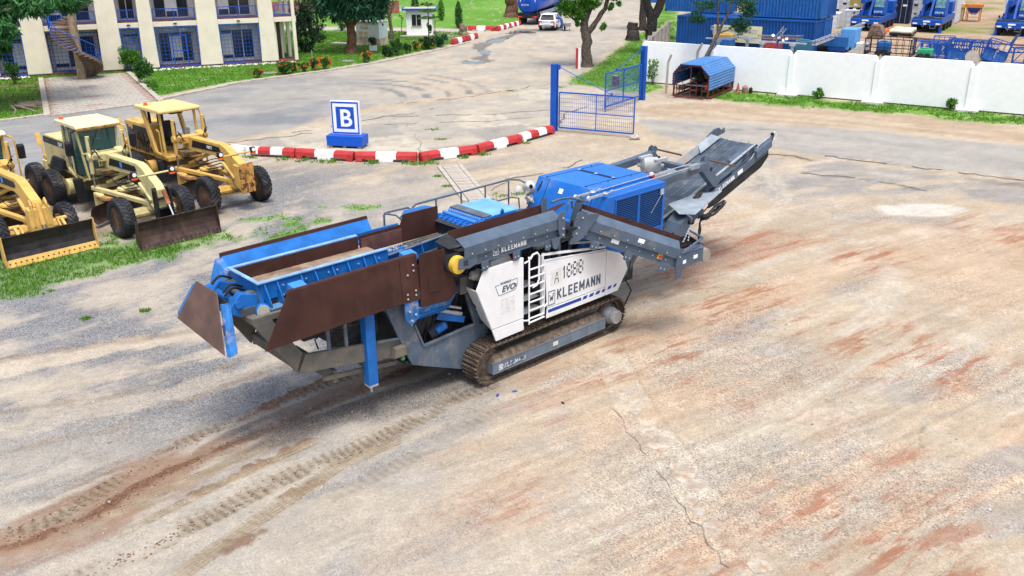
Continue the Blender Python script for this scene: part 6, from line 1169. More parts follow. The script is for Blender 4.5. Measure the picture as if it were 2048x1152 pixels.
            P(MB().prism([(.66, 1.0), (1.0, 1.0), (.96, 1.70), (.84, 1.86), (.72, 1.75)], 'y', -.26, -.20).prism([(.66, 1.0), (1.0, 1.0), (.96, 1.70), (.84, 1.86), (.72, 1.75)], 'y', .20, .26), 'mount_ears', body, FM, bevel=.01)
            P(MB().cyl((.86, 0, 1.72), (1.05, 0, 1.05), .08, 12), 'blade_cylinder', body, FM, smooth=40); P(MB().cyl((1.05, 0, 1.05), (1.14, 0, .65), .038, 10), 'piston_rod', m_steel, FM, smooth=40)
            for y in (-.72, .72): P(MB().bar((.55, y, 1.0), (1.18, y, .55), .09, .10).bar((.62, y * .8, 1.0), (1.18, y * .8, .5), .06, .08).cyl((.55, y - .16, 1.0), (.55, y + .16, 1.0), .07, 10), 'push_arm', body, FM, bevel=.01)
            for y in (-.23, .23):
                for z in (1.2, 1.4, 1.6): P(MB().cyl((.85, y * 1.15, z), (.85, y * 1.2, z), .025, 8), 'bolt', m_galv, FM)
    return G
GA = R(-43.5)
grader('motor_grader', 'pale cream motor grader with glazed cab and brown front blade', (-12.41, 29.87, 0), GA, m_cream, 'closed', 'block', 'blade')
grader('motor_grader', 'yellow motor grader with open roofed cab and rusty front plate', (-10.40, 32.73, 0), GA, m_cat, 'open', 'bar', 'plate')
grader('motor_grader', 'yellow motor grader cut by the left picture edge, dark blade with yellow edge', (-15.53, 27.90, 0), GA, m_cat, 'closed', 'bar', 'dozer')
# ================================================================ PLANT HELPERS
NR = np.random.default_rng(12)
def leafmat(name, c, isl=.45, rough=.55, trans=.25): return mat(name, c, rough, var=0, island=isl, trans=trans, spec=.3)
m_leafd = leafmat('leaf_dark', (.020, .075, .016)); m_leafm = leafmat('leaf_mid', (.038, .125, .020)); m_leafl = leafmat('leaf_light', (.075, .22, .022)); m_leafb = leafmat('leaf_bluegreen', (.022, .095, .045))
m_leafc = leafmat('leaf_conifer', (.012, .042, .018)); m_flower = leafmat('flower_orange', (.75, .10, .025), .3); m_grassb = leafmat('grass_blade', (.125, .27, .03), .5); m_grassd = leafmat('grass_dry', (.20, .24, .06), .5)
m_bark = mat('bark_grey', (.125, .10, .08), .9, var=.3, vscale=6, dirt=(.05, .04, .035), damt=.5, dscale=5, bump=.8, bscale=18); m_barkd = mat('bark_dark', (.05, .042, .038), .9, var=.3, vscale=6, bump=.8, bscale=18); m_barkr = mat('bark_red', (.15, .075, .05), .9, var=.3, vscale=5, bump=.6, bscale=15)
def unit(n): v = NR.normal(size=(n, 3)); return v / np.linalg.norm(v, axis=1, keepdims=True)
def quadmesh(name, P, m):   # P: (N,4,3)
    N = len(P); me = bpy.data.meshes.new(name); me.vertices.add(N * 4); me.vertices.foreach_set('co', P.reshape(-1)); me.loops.add(N * 4); me.loops.foreach_set('vertex_index', np.arange(N * 4, dtype=np.int32)); me.polygons.add(N); me.polygons.foreach_set('loop_start', np.arange(0, N * 4, 4, dtype=np.int32))
    for mm in (m if isinstance(m, list) else [m]): me.materials.append(mm)
    me.update(calc_edges=True); return me
def leaf_quads(p, axis, size, asp):
    n = len(p); a = axis / np.linalg.norm(axis, axis=1, keepdims=True); b = np.cross(a, unit(n)); b /= np.linalg.norm(b, axis=1, keepdims=True)
    s = (size * NR.uniform(.65, 1.3, n))[:, None]
    return np.stack([p - a * s * .5, p + b * s * asp * .5, p + a * s * .5, p - b * s * asp * .5], 1)
def ell(c, r, n, shell=.45):
    d = unit(n); rad = NR.uniform(shell, 1, n)[:, None] ** .7; return np.array(c) + d * rad * np.array(r), d
def put(me, name, parent=None):
    o = bpy.data.objects.new(name, me); col.objects.link(o)
    if parent is not None: o.parent = parent
    return o
def crown(parent, clumps, size, asp, m, droop=.0, name='crown', shell=.35):
    Q = []
    for c, r, n in clumps:
        k = max(3, n // 60); cc, dd = ell(c, np.array(r) * .8, k, .2)
        per = n // k
        for q, d0 in zip(cc, dd):
            p, d = ell(q, np.array(r) * .42, per, shell); ax = d * .7 + d0 * .5 + NR.normal(size=d.shape) * .5; ax[:, 2] -= droop; Q.append(leaf_quads(p, ax, size, asp))
    return put(quadmesh(name, np.concatenate(Q), m), name, parent)
def trunk(parent, paths, m, name='trunk'):
    mb = MB()
    for pts in paths:
        # smooth the path
        P = [V3(q[:3]) for q in pts]; r = [q[3] for q in pts]; out = []; rad = []
        for i in range(len(P) - 1):
            for t in (0, .33, .66): out.append(P[i] * (1 - t) + P[i + 1] * t + NR.normal(size=3) * r[i] * .10 * (i + t > 0)); rad.append((r[i] * (1 - t) + r[i + 1] * t) * NR.uniform(.93, 1.07))
        out.append(P[-1]); rad.append(r[-1]); mb.tube(out, 0, 9, taper=rad)
    return mb.build(name, m, parent, smooth=70)
def tree(name, label, loc, paths, clumps, size, asp, ml, mbk, droop=0, group=None, shell=.35):
    T = thing(name, label, 'tree', loc, 0, group); trunk(T, paths, mbk); crown(T, clumps, size, asp, ml, droop, shell=shell); return T
def bush(label, loc, r, h, n, size, m, flower=0, group=None, lobes=5, cat='shrub', name='shrub'):
    B = thing(name, label, cat, loc, 0, group); cl = []
    for i in range(lobes): a = 6.28 * i / lobes + NR.uniform(-.4, .4); q = NR.uniform(.2, .55) * r; cl.append(((q * math.cos(a), q * math.sin(a), h * NR.uniform(.35, .62)), (r * .6, r * .6, h * .40), n // lobes))
    crown(B, cl, size, .5, m, name='foliage')
    st = MB()
    for i in range(6): a = NR.uniform(0, 6.28); st.tube([(.05 * math.cos(a), .05 * math.sin(a), 0), (r * .4 * math.cos(a), r * .4 * math.sin(a), h * .6)], .015, 5)
    st.build('stem', m_bark, B)
    if flower:
        p, d = ell((0, 0, h * .5), (r * .95, r * .95, h * .5), flower, .93); p = p[p[:, 2] > h * .25]; Q = []
        for q in p: Q.append(leaf_quads(q + NR.normal(size=(5, 3)) * .035, unit(5), .10, .8))
        tag(put(quadmesh('flowers', np.concatenate(Q), m_flower), 'flowers', B), kind='stuff')
    return B
def grass_patch(name, x, y, hgt, nbl, m, wid=.012, z=None):
    n = len(x); X_ = np.repeat(x, nbl) + NR.normal(size=n * nbl) * .04; Y_ = np.repeat(y, nbl) + NR.normal(size=n * nbl) * .04; Zz = field(Z, X_, Y_) if z is None else np.zeros(n * nbl) + z
    h = np.repeat(hgt, nbl) * NR.uniform(.5, 1.2, n * nbl); a = NR.uniform(0, 6.28, n * nbl); l = NR.uniform(.1, .7, n * nbl) * h; b = NR.uniform(0, 6.28, n * nbl)
    base = np.stack([X_, Y_, Zz - .01], -1); w_ = wid * (1 + h * 2)
    wv = np.stack([np.cos(b) * w_, np.sin(b) * w_, 0 * b], -1); tip = base + np.stack([np.cos(a) * l, np.sin(a) * l, h + .01], -1); mid = base + np.stack([np.cos(a) * l * .3, np.sin(a) * l * .3, h * .6], -1)
    return put(quadmesh(name, np.stack([base - wv, base + wv, mid + wv * .7, tip], 1), m), name)
def scatter(F, x0, x1, y0, y1, n, thr=.35):
    x = NR.uniform(x0, x1, n); y = NR.uniform(y0, y1, n); f = field(F, x, y); k = NR.uniform(thr, 1.0, n) < f; return x[k], y[k]
# ================================================================ SITE: office building, lawn edge, entrance
m_cream_wall = mat('cream_render', (.70, .645, .51), .85, var=.04, vscale=1.0, dirt=(.42, .35, .24), damt=.10, dscale=.8, streak=.12)
m_offwhite = mat('white_render', (.68, .67, .64), .85, var=.05); m_wallw = mat('white_wall_paint', (.85, .85, .85), .8, var=.02, dirt=(.62, .60, .55), damt=.06, dscale=.5, bump=.1)
m_bpaint = mat('gate_blue', (.010, .085, .42), .45, var=.08, chip=RUST, camt=.01); m_glassd = mat('dark_glass', (.025, .03, .035), .08, var=.3, vscale=1.2, spec=.5)
m_alu = mat('aluminium_frame', (.55, .56, .57), .4, var=.03); m_conc = mat('concrete', (.42, .38, .32), .9, var=.15, dirt=(.22, .18, .14), damt=.4, dscale=3, bump=.3, bscale=12); m_tile = mat('red_floor_tile', (.13, .05, .04), .6, var=.2)
OB = thing('office_building', 'two storey cream office block with wide columns and blue grilles, upper left', 'building', (-28.76, 68.54, 0), R(23.24))
BP = lambda mb, n, m, par=None, **k: mb.build(n, m, par if par is not None else OB, **k)
cols = [(-21, -19.4), (-16.2, -14.6), (-12.4, -10.9), (-9.9, -8.3), (-6.5, -4.95), (-1.5, 0), (1.32, 2.4), (5.45, 7.04), (10.03, 11.25)]
for a, b in cols:
    cmb = MB(); cmb.hexa([(a - .02, -.02, .12), (b + .02, -.02, .12), (b + .02, 1.6, .12), (a - .02, 1.6, .12), (a + .12, .08, 7.3), (b - .12, .08, 7.3), (b - .12, 1.6, 7.3), (a + .12, 1.6, 7.3)])
    co_ = BP(cmb, 'column', m_cream_wall, bevel=.02); BP(MB().bx(a - .04, b + .04, -.04, 1.6, 0, .14), 'plinth', m_dark, co_)
BP(MB().bx(-21, 10.6, 1.7, 12, 0, 7.3), 'core_wall', m_offwhite); BP(MB().bx(-21, 12.95, .16, 1.7, 3.06, 3.42), 'floor_slab', m_cream_wall, bevel=.01); BP(MB().bx(-21, 12.9, .10, 1.7, 6.7, 7.3), 'roof_band', m_cream_wall); BP(MB().bx(-21.4, 13.2, -.4, 12.4, 7.3, 7.55), 'roof', m_conc)
BP(MB().bx(-21, 12.9, .20, 1.7, 3.42, 3.52), 'balcony_floor', m_tile); BP(MB().bx(-21, 13.0, -.06, 1.7, -.02, .10), 'ground_slab', m_tile)
BP(MB().bx(10.6, 10.8, 1.7, 4.2, 0, 7.3), 'end_wall', m_cream_wall); BP(MB().bx(10.8, 13.0, 1.7, 6.0, 3.06, 3.42), 'end_slab', m_cream_wall)
for x, y in ((12.75, .12), (12.75, 2.9), (12.75, 5.6)): BP(MB().bx(x - .13, x + .13, y, y + .28, 0, 7.3), 'post', m_cream_wall, bevel=.01)
BP(MB().bx(11.26, 11.4, .5, 1.7, 0, 3.06).bx(11.9, 12.05, 1.7, 5, 0, 3.06), 'stair_wall', m_cream_wall)
def bars(xa, xb, za, zb, y, nx_, nz_, parent, r=.022, nm='grille'):
    g_ = MB()
    for i in range(nx_ + 1): x = xa + (xb - xa) * i / nx_; g_.bar((x, y, za), (x, y, zb), r, r)
    for i in range(nz_ + 1): z = za + (zb - za) * i / nz_; g_.bar((xa, y - .01, z), (xb, y - .01, z), r, r)
    for x in (xa, xb): g_.bar((x, y, za), (x, y, zb), .07, .07)
    for z in (za, zb): g_.bar((xa, y, z), (xb, y, z), .07, .07)
    return BP(g_, nm, m_bpaint, parent)
def railing(xa, xb, z, y):
    g_ = MB(); n = max(4, int((xb - xa) / .13))
    for i in range(n + 1): x = xa + (xb - xa) * i / n; g_.bar((x, y, z + .08), (x, y, z + .78), .014, .014)
    g_.bar((xa, y, z + .82), (xb, y, z + .82), .06, .05); g_.bar((xa, y, z + .08), (xb, y, z + .08), .03, .03)
    for x in (xa + .04, (xa + xb) / 2, xb - .04): g_.bar((x, y, z), (x, y, z + .82), .05, .05)
    return BP(g_, 'balcony_railing', m_bpaint)
bays = [(-19.4, -16.2), (-14.6, -12.4), (-10.9, -9.9), (-8.3, -6.5), (-4.95, -1.5), (0, 1.32), (2.4, 5.45), (7.04, 10.03)]
for i, (a, b) in enumerate(bays):
    w_ = b - a
    for z0 in (.1, 3.55):
        wa, wb = (a + .25, b - .35) if w_ > 2 else (a + .2, b - .1); wi = MB().bx(wa, wb, 1.64, 1.69, z0 + (.25 if z0 < 1 else .1), z0 + 2.35); W_ = BP(wi, 'window', m_glassd)
        n = max(2, int((wb - wa) / .75))
        for k in range(n + 1): x = wa + (wb - wa) * k / n; BP(MB().bx(x - .03, x + .03, 1.58, 1.64, z0 + .1, z0 + 2.38), 'mullion', m_alu, W_)
        for k in range(n):
            if (k + i) % 3 == 1: x = wa + (wb - wa) * k / n; BP(MB().bx(x + .03, x + (wb - wa) / n - .03, 1.60, 1.638, z0 + .5, z0 + 2.1), 'blind', m_offwhite, W_)
        if z0 < 1 and i in (6, 7, 3): BP(MB().bx(wb - .9, wb - .3, 1.2, 1.6, 2.55, 2.85), 'air_conditioner', m_offwhite, W_, bevel=.02); 
    if i not in (4,): bars(a + .03, b - .03, .14, 3.02, .2, max(4, int(w_ / .27)), 10, None)
    else: bars(a + .03, b - .03, .14, 2.8, .9, 13, 10, None)
    railing(a + .03, b - .03, 3.5, .24)
    BP(MB().bx(a + w_ / 2 - .12, a + w_ / 2 + .12, .02, .10, 3.2, 3.3), 'wall_lamp', m_dark)
railing(11.3, 12.75, 3.5, .2)
dg = MB()
for x in (3.55, 4.55): dg.bar((x, .14, .14), (x, .14, 2.35), .08, .06)
dg.bar((3.55, .14, 2.35), (4.55, .14, 2.35), .08, .06); dg.bar((3.55, .14, 1.25), (4.55, .14, 1.25), .06, .05); BP(dg, 'grille_door', m_bpaint)
BP(MB().bx(.15, 1.2, 1.55, 1.63, .9, 2.3), 'notice_board', mat('pale_notice', (.45, .52, .6), .6, var=.3, vscale=4))
# spiral stair in front of the building
ST = thing('spiral_staircase', 'brown concrete spiral staircase with blue railing in front of the cream building', 'staircase', tuple(OB.matrix_basis @ Vector((-2.95, -3.0, 0))), R(23.24))
ST.location = (-28.76 + math.cos(R(23.24)) * -2.95 - math.sin(R(23.24)) * -3.0, 68.54 + math.sin(R(23.24)) * -2.95 + math.cos(R(23.24)) * -3.0, 0)
m_step = mat('stair_concrete', (.19, .13, .085), .85, var=.25, vscale=4, dirt=(.06, .05, .045), damt=.45, dscale=3, streak=.3)
MB().cyl((0, 0, 0), (0, 0, 7.0), .28, 18).build('column', mat('stair_column', (.36, .27, .18), .85, var=.2, dirt=(.25, .17, .1), damt=.4), ST, smooth=40)
step = MB().prism([(.2, -.16), (1.5, -.24), (1.5, .24), (.2, .16)], 'z', -.10, .0).mesh('step', m_step); rl = []
for i in range(42):
    an = R(60) - i * R(12.5); z = .16 * (i + 1); o = inst(step, 'step', ST, (0, 0, z), (0, 0, an)); rl.append((1.46 * math.cos(an), 1.46 * math.sin(an), z))
hr_ = MB(); hr_.tube([(p[0], p[1], p[2] + .95) for p in rl], .035, 6); hr_.tube([(p[0], p[1], p[2] + .12) for p in rl], .02, 5)
hr_.build('handrail', m_bpaint, ST)
for p in rl: MB().tube([(p[0], p[1], p[2] - .08), (p[0], p[1], p[2] + .95)], .014, 4).build('baluster', m_bpaint, ST)
MB().bx(-1.6, -.2, .3, 3.1, 3.30, 3.42).build('landing', m_conc, ST); 
lr_ = MB(); lr_.tube([(-1.58, .2, 4.3), (-1.58, 3.1, 4.3)], .03, 6)
for k in range(14): lr_.tube([(-1.58, .3 + k * .2, 3.42), (-1.58, .3 + k * .2, 4.3)], .012, 4)
lr_.build('landing_rail', m_bpaint, ST)
# paved apron with individual pavers
PQ = [V3((-33.2, 64.9, 0)), V3((-28.3, 67.4, 0)), V3((-21.5, 55.2, 0)), V3((-26.0, 50.6, 0))]
pb = MB(); pb.add([tuple(q + V3((0, 0, .008))) for q in PQ], [(3, 2, 1, 0)]); PB = tag(pb.build('paved_apron', mat('joint_sand', (.20, .185, .15), .95, var=.2, dirt=(.10, .17, .04), damt=.35, dscale=.9)), kind='structure')
m_pav = [mat('paver_a', (.37, .345, .295), .9, var=.12, vscale=2), mat('paver_b', (.345, .31, .265), .9, var=.12, vscale=2), mat('paver_red', (.33, .245, .205), .9, var=.15)]
pml = [MB().bx(-.29, .29, -.15, .15, 0, .035).mesh('paver', m) for m in m_pav]; pl_ = []
Lr = 14.0; NRW, NCL = 22, 17
pang = math.atan2((PQ[2] - PQ[3])[1], (PQ[2] - PQ[3])[0])
for r_ in range(NRW):
    for c_ in range(NCL):
        t = (r_ + .5) / NRW; s = (c_ + .5 + .25 * (r_ % 2)) / (NCL + .5)
        p = (PQ[3] * (1 - t) + PQ[0] * t) * (1 - s) + (PQ[2] * (1 - t) + PQ[1] * t) * s; k = 2 if c_ in (0, NCL - 1) or (r_ % 5 == 2 and 5 < c_ < 9) else random.choice((0, 0, 1)); wloc = np.linalg.norm((PQ[2] * (1 - t) + PQ[1] * t) - (PQ[3] * (1 - t) + PQ[0] * t)) / (NCL + .5)
        pl_.append((p, k, wloc))
pl_.sort(key=lambda q: q[0][1])
rest = MB()
for i, (p, k, wl) in enumerate(pl_):
    if i < 300: o = inst(pml[k], 'paver', PB, (p[0], p[1], .010), (0, 0, pang + R(4))); o.scale = (wl / .6, 2.0, 1)
    else:
        c_, s_ = math.cos(pang), math.sin(pang); hx, hy = wl * .47, .29; rest.hexa([(p[0] + a * hx * c_ - b * hy * s_, p[1] + a * hx * s_ + b * hy * c_, z) for z in (.010, .045) for a, b in ((-1, -1), (1, -1), (1, 1), (-1, 1))], k)
tag(rest.build('far_pavers', m_pav, PB), kind='stuff')
mh = MB().cyl((0, 0, 0), (0, 0, .02), .55, 20).mesh('manhole_cover', mat('manhole_iron', (.22, .21, .20), .7, var=.2))
for (x, y), lb in (((-28.3, 61.0), 'round manhole cover set in the paved apron'), ((-17.6, 66.9), 'pale round manhole cover in the lawn below the cream building'), ((-13.0, 73.2), 'round manhole cover in the lawn near the big tree')):
    o = inst(mh, 'manhole_cover', None, (x, y, .04)); tag(o, lb, 'manhole cover')
# kerb along the lawn
KB = tag(bpy.data.objects.new('kerb', None), kind='structure'); col.objects.link(KB)
ks = MB().bx(-.48, .48, -.16, .16, -.05, .10).mesh('kerb_stone', m_conc)
kp = [(-40, 48.2), (-28.1, 49.3), (-26.2, 51.1)]; kp2 = [(-21.8, 55.6), (-18.6, 62.4), (-13.8, 67.7), (-10.4, 72.4), (-6.2, 80.3), (-3.9, 85.8)]
for pts in (kp, kp2, [(-26.1, 50.7), (-33.4, 65.0)], [(-21.3, 55.2), (-28.2, 67.6)]):
    for (x0, y0), (x1, y1) in zip(pts[:-1], pts[1:]):
        n = max(1, int(math.hypot(x1 - x0, y1 - y0))); L = math.hypot(x1 - x0, y1 - y0) / n
        for k in range(n): t = (k + .5) / n; o = inst(ks, 'kerb_stone', KB, (x0 + (x1 - x0) * t, y0 + (y1 - y0) * t, random.uniform(-.02, .01)), (0, 0, math.atan2(y1 - y0, x1 - x0) + random.uniform(-.02, .02))); o.scale = (L, 1, 1)
# white pebble edge by the building
pe = MB(); rnd = random.Random(4)
for i in range(700):
    u_ = rnd.uniform(1, 12.5) if i % 3 else rnd.uniform(-11, -6.4); v_ = -rnd.uniform(.05, .9); ca, sa = math.cos(R(23.24)), math.sin(R(23.24)); r_ = rnd.uniform(.04, .10); pe.lathe([(r_ * .3, -r_ * .5), (r_, 0), (r_ * .4, r_ * .5)], (-28.76 + u_ * ca - v_ * sa, 68.54 + u_ * sa + v_ * ca, .02), (rnd.uniform(-.5, .5), rnd.uniform(-.5, .5), 1), 5)
tag(pe.build('white_pebbles', mat('white_stone', (.55, .54, .5), .9, island=.2)), 'white pebbles strewn along the foot of the cream building', 'pebbles', kind='stuff')
# transformer kiosk, guard house
TK = thing('transformer_kiosk', 'pale grey transformer kiosk with tan stained base on the lawn', 'kiosk', (-13.95, 84.1, 0), R(-25.5)); m_kio = mat('kiosk_grey', (.50, .54, .53), .6, var=.04); m_kiob = mat('kiosk_base', (.48, .40, .28), .8, var=.2, dirt=(.35, .2, .1), damt=.3)
MB().bx(0, 2.45, 0, 1.4, .65, 2.1).build('body', m_kio, TK, bevel=.02); MB().bx(-.01, 2.46, -.01, 1.41, .05, .64).build('base', m_kiob, TK); MB().prism([(-.06, 2.1), (1.46, 2.1), (1.46, 2.16), (.7, 2.24), (-.06, 2.16)], 'x', -.05, 2.5).build('roof', m_offwhite, TK, bevel=.01)
for x in (.25, .85): MB().bx(x, x + .45, -.03, .0, .72, 1.25).build('vent', m_kiob, TK)
MB().bx(.5, 1.3, -.02, 0, 1.55, 2.0).build('vent', m_kiob, TK); MB().bx(2.46, 2.475, .5, .75, 1.75, 1.95).build('warning_plate', m_black, TK); MB().bx(-2.6, .6, -.5, .3, 0, .16).build('concrete_step', m_conc, TK)
GH = thing('guard_house', 'small white guard house with blue roof edge and dark windows', 'hut', (-10.2, 91.3, 0), R(3))
MB().bx(0, 2.55, 0, 2.7, 0, 2.5).build('wall', m_wallw, GH, bevel=.01); MB().bx(-.35, 2.95, -.35, 3.05, 2.5, 2.56).build('roof', m_conc, GH); MB().bx(-.37, 2.97, -.37, -.30, 2.46, 2.64).bx(-.37, -.30, -.30, 3.07, 2.46, 2.64).bx(2.90, 2.97, -.30, 3.07, 2.46, 2.64).build('roof_edge', m_bpaint, GH)
for (x0, x1) in ((.55, 1.45),):
    w_ = MB().bx(x0, x1, -.02, .02, 1.0, 2.05).build('window', m_glassd, GH); MB().bx((x0 + x1) / 2 - .03, (x0 + x1) / 2 + .03, -.05, -.02, 1.0, 2.05).build('frame', m_alu, w_); MB().bx(x0 - .05, x1 + .05, -.08, 0, .94, 1.0).build('sill', m_conc, w_)
w_ = MB().bx(2.54, 2.57, .9, 1.7, 1.0, 2.0).build('window', m_glassd, GH); MB().bx(2.57, 2.6, 1.27, 1.33, 1.0, 2.0).build('frame', m_alu, w_); MB().bx(-.6, 3.0, -.7, .0, 0, .14).build('step', m_conc, GH)
# stumps, planter
def stump(label, x, y, r, h, m):
    S_ = thing('tree_stump', label, 'stump', (x, y, 0)); trunk(S_, [[(0, 0, -.1, r * 1.35), (0, 0, h * .25, r * 1.05), (0, 0, h * .7, r * .95), (.02, 0, h, r * .9)]], m); MB().cyl((0.02, 0, h - .01), (0.02, 0, h + .015), r * .88, 12).build('cut_top', mat('cut_wood', (.30, .25, .19), .9, var=.2), S_)
m_st = mat('stump_grey', (.22, .17, .125), .9, var=.3, bump=.8, bscale=14)
stump('short grey tree stump beside the far striped barriers', -4.74, 93.0, .40, .9, m_st); stump('big brown tree stump left of the blue tanker', .1, 112, .75, 2.4, m_barkr); stump('dark tree stump on the grass by the gate road', 11.4, 87, .55, 1.6, m_barkd); stump('low brown stump on the grass behind the far gate leaf', 6.9, 60.2, .22, .7, m_barkr)
PT = thing('planter', 'square white planter with a leafy plant beside the kiosk', 'planter', (-11.9, 80.0, 0)); MB().bx(-.3, .3, -.3, .3, 0, .45).build('pot', m_offwhite, PT, bevel=.02); crown(PT, [((0, 0, .9), (.45, .45, .5), 420)], .16, .5, m_leafd, name='foliage')
MB_ = MB().tube([(0, 0, 0), (0, 0, 1.0)], .025, 6); o = MB_.build('standpipe', m_galv); o.location = (-15.6, 72.4, 0); tag(o, 'thin grey standpipe in the lawn by the flower bushes', 'pipe'); 
# striped barriers
m_bred = mat('barrier_red', (.42, .035, .035), .6, var=.12, dirt=(.30, .24, .2), damt=.12); m_bwht = mat('barrier_white', (.74, .74, .73), .6, var=.06, dirt=(.4, .35, .28), damt=.1)
def barrier(label, p, q, pat, hgt_=.42, grp='striped barriers beside the gate'):
    a, b = V3((*p, 0)), V3((*q, 0)); L = np.linalg.norm(b - a) - .03; B_ = thing('concrete_barrier', label, 'barrier', tuple((a + b) / 2), math.atan2(b[1] - a[1], b[0] - a[0]), grp); n = len(pat); x = -L / 2
    wts = [1.0] * n; tot = sum(wts)
    for k, cch in enumerate(pat):
        l = L * wts[k] / tot; m = m_bred if cch == 'r' else m_bwht; s_ = MB(); s_.prism([(-.22, .12), (.22, .12), (.20, .3), (.12, hgt_), (-.12, hgt_), (-.20, .3)], 'x', x + .0015, x + l - .0015); s_.build('band', m, B_, bevel=.015)
        if k in (0, n - 1) or n % 2 and k == n // 2: xa, xb = (x + .02, x + l * .35) if k == 0 else ((x + l * .65, x + l - .02) if k == n - 1 else (x + l * .15, x + l * .85)); MB().bx(xa, xb, -.23, .23, 0, .12).build('foot', m, B_, bevel=.01)
        x += l
for i, (lb, p, q, pat) in enumerate((('striped barrier behind the yellow grader, white half first from the left', (-14.6, 42.0), (-12.25, 41.05), 'wrw'), ('striped barrier of four bands between yellow grader and B sign', (-12.2, 41.03), (-9.83, 40.55), 'wrwr'), ('red and white barrier in front of the left half of the B sign', (-9.8, 40.54), (-7.04, 39.82), 'rwr'), ('red and white barrier right of the B sign, left of the bend', (-7.0, 39.8), (-4.2, 39.62), 'rwr'), ('red and white barrier just right of the bend, over the drain', (-4.1, 39.6), (-1.65, 41.06), 'rwr'), ('red and white barrier midway between the bend and the blue gate', (-1.62, 41.1), (.4, 43.4), 'rwr'), ('striped barrier of four bands ending at the blue gate post', (.43, 43.43), (2.05, 45.5), 'wrwr'))): barrier(lb, p, q, pat)
for i, (lb, p, q, pat) in enumerate((('far striped barrier at the lawn corner, lower of two in line', (-5.3, 84.1), (-4.3, 86.7), 'rwr'), ('far striped barrier at the lawn corner, upper of two in line', (-4.25, 86.8), (-3.3, 89.4), 'rwr'), ('far striped barrier standing square to the road beside the grey stump', (-4.4, 96.6), (-1.65, 95.85), 'rwr'), ('far striped barrier next to the square one, first towards the tanker', (-1.45, 95.8), (-.62, 97.9), 'rwr'), ('far striped barrier in the middle of the run towards the tanker', (-.6, 98), (.2, 100.1), 'wrw'), ('far striped barrier nearest the tanker rear wheel', (.22, 100.2), (1.0, 102.2), 'rwr'))): barrier(lb, p, q, pat, .5, 'far striped barriers')
MB().bx(-.18, .0, -.08, .08, 0, 1.5, 0).bx(0, .18, -.08, .08, 0, 1.5, 1).build('x', [m_bred, m_bwht]); o = bpy.data.objects['x']; o.name = 'marker_post'; o.location = (5.0, 68.4, 0); tag(o, 'red and white upright post in front of the gate side tree', 'post')
# B sign
m_sblue = mat('sign_blue', (.006, .085, .50), .4, var=.03); m_swht = mat('sign_white', (.78, .79, .80), .4, var=.02)
def bsign(label, loc, rz, w_, h_, base, grp=None):
    S_ = thing('company_sign', label, 'sign', loc, rz); z0 = .1
    if base:
        MB().bx(-.9, .9, -.42, .42, .10, .58).build('base', m_sblue, S_, bevel=.01); z0 = .60
        for x in (-.8, -.1, .65): MB().bx(x, x + .16, -.4, .4, 0, .10).build('wood_block', mat('block_wood', (.25, .18, .12), .9), S_)
    MB().bx(-w_ / 2, w_ / 2, -.09, .09, z0, z0 + h_).build('panel', m_swht, S_, bevel=.006)
    def ring(k0, k1, m, nm, y):
        a, b = w_ / 2 * k0, w_ / 2 * k1; zc = z0 + h_ / 2; A, B_ = h_ / 2 * k0, h_ / 2 * k1
        r_ = MB(); r_.bx(-a, a, y - .004, y, zc + B_, zc + A).bx(-a, a, y - .004, y, zc - A, zc - B_).bx(-a, -b, y - .004, y, zc - B_, zc + B_).bx(b, a, y - .004, y, zc - B_, zc + B_); r_.build(nm, m, S_)
    ring(.96, .86, m_sblue, 'border', -.092); MB().bx(-w_ / 2 * .64, w_ / 2 * .64, -.096, -.092, z0 + h_ * .17, z0 + h_ * .83).build('field', m_sblue, S_)
    text('B', h_ * .72, (-w_ * .205, -.10, z0 + h_ * .25), (1, 0, 0), (0, 0, 1), m_swht, S_, 'letter', bold=.02, depth=.01)
    return S_
bsign('large blue and white B sign on a blue base behind the striped barriers', (-7.85, 42.75, 0), R(-12), 1.42, 1.58, True)
s2 = bsign('small blue and white B sign cube beside the tanker cab', (6.5, 117.9, 0), R(8), 1.0, 1.25, False); MB().bx(-.5, .5, .095, 1.2, .1, 1.35).build('cube', m_swht, s2)
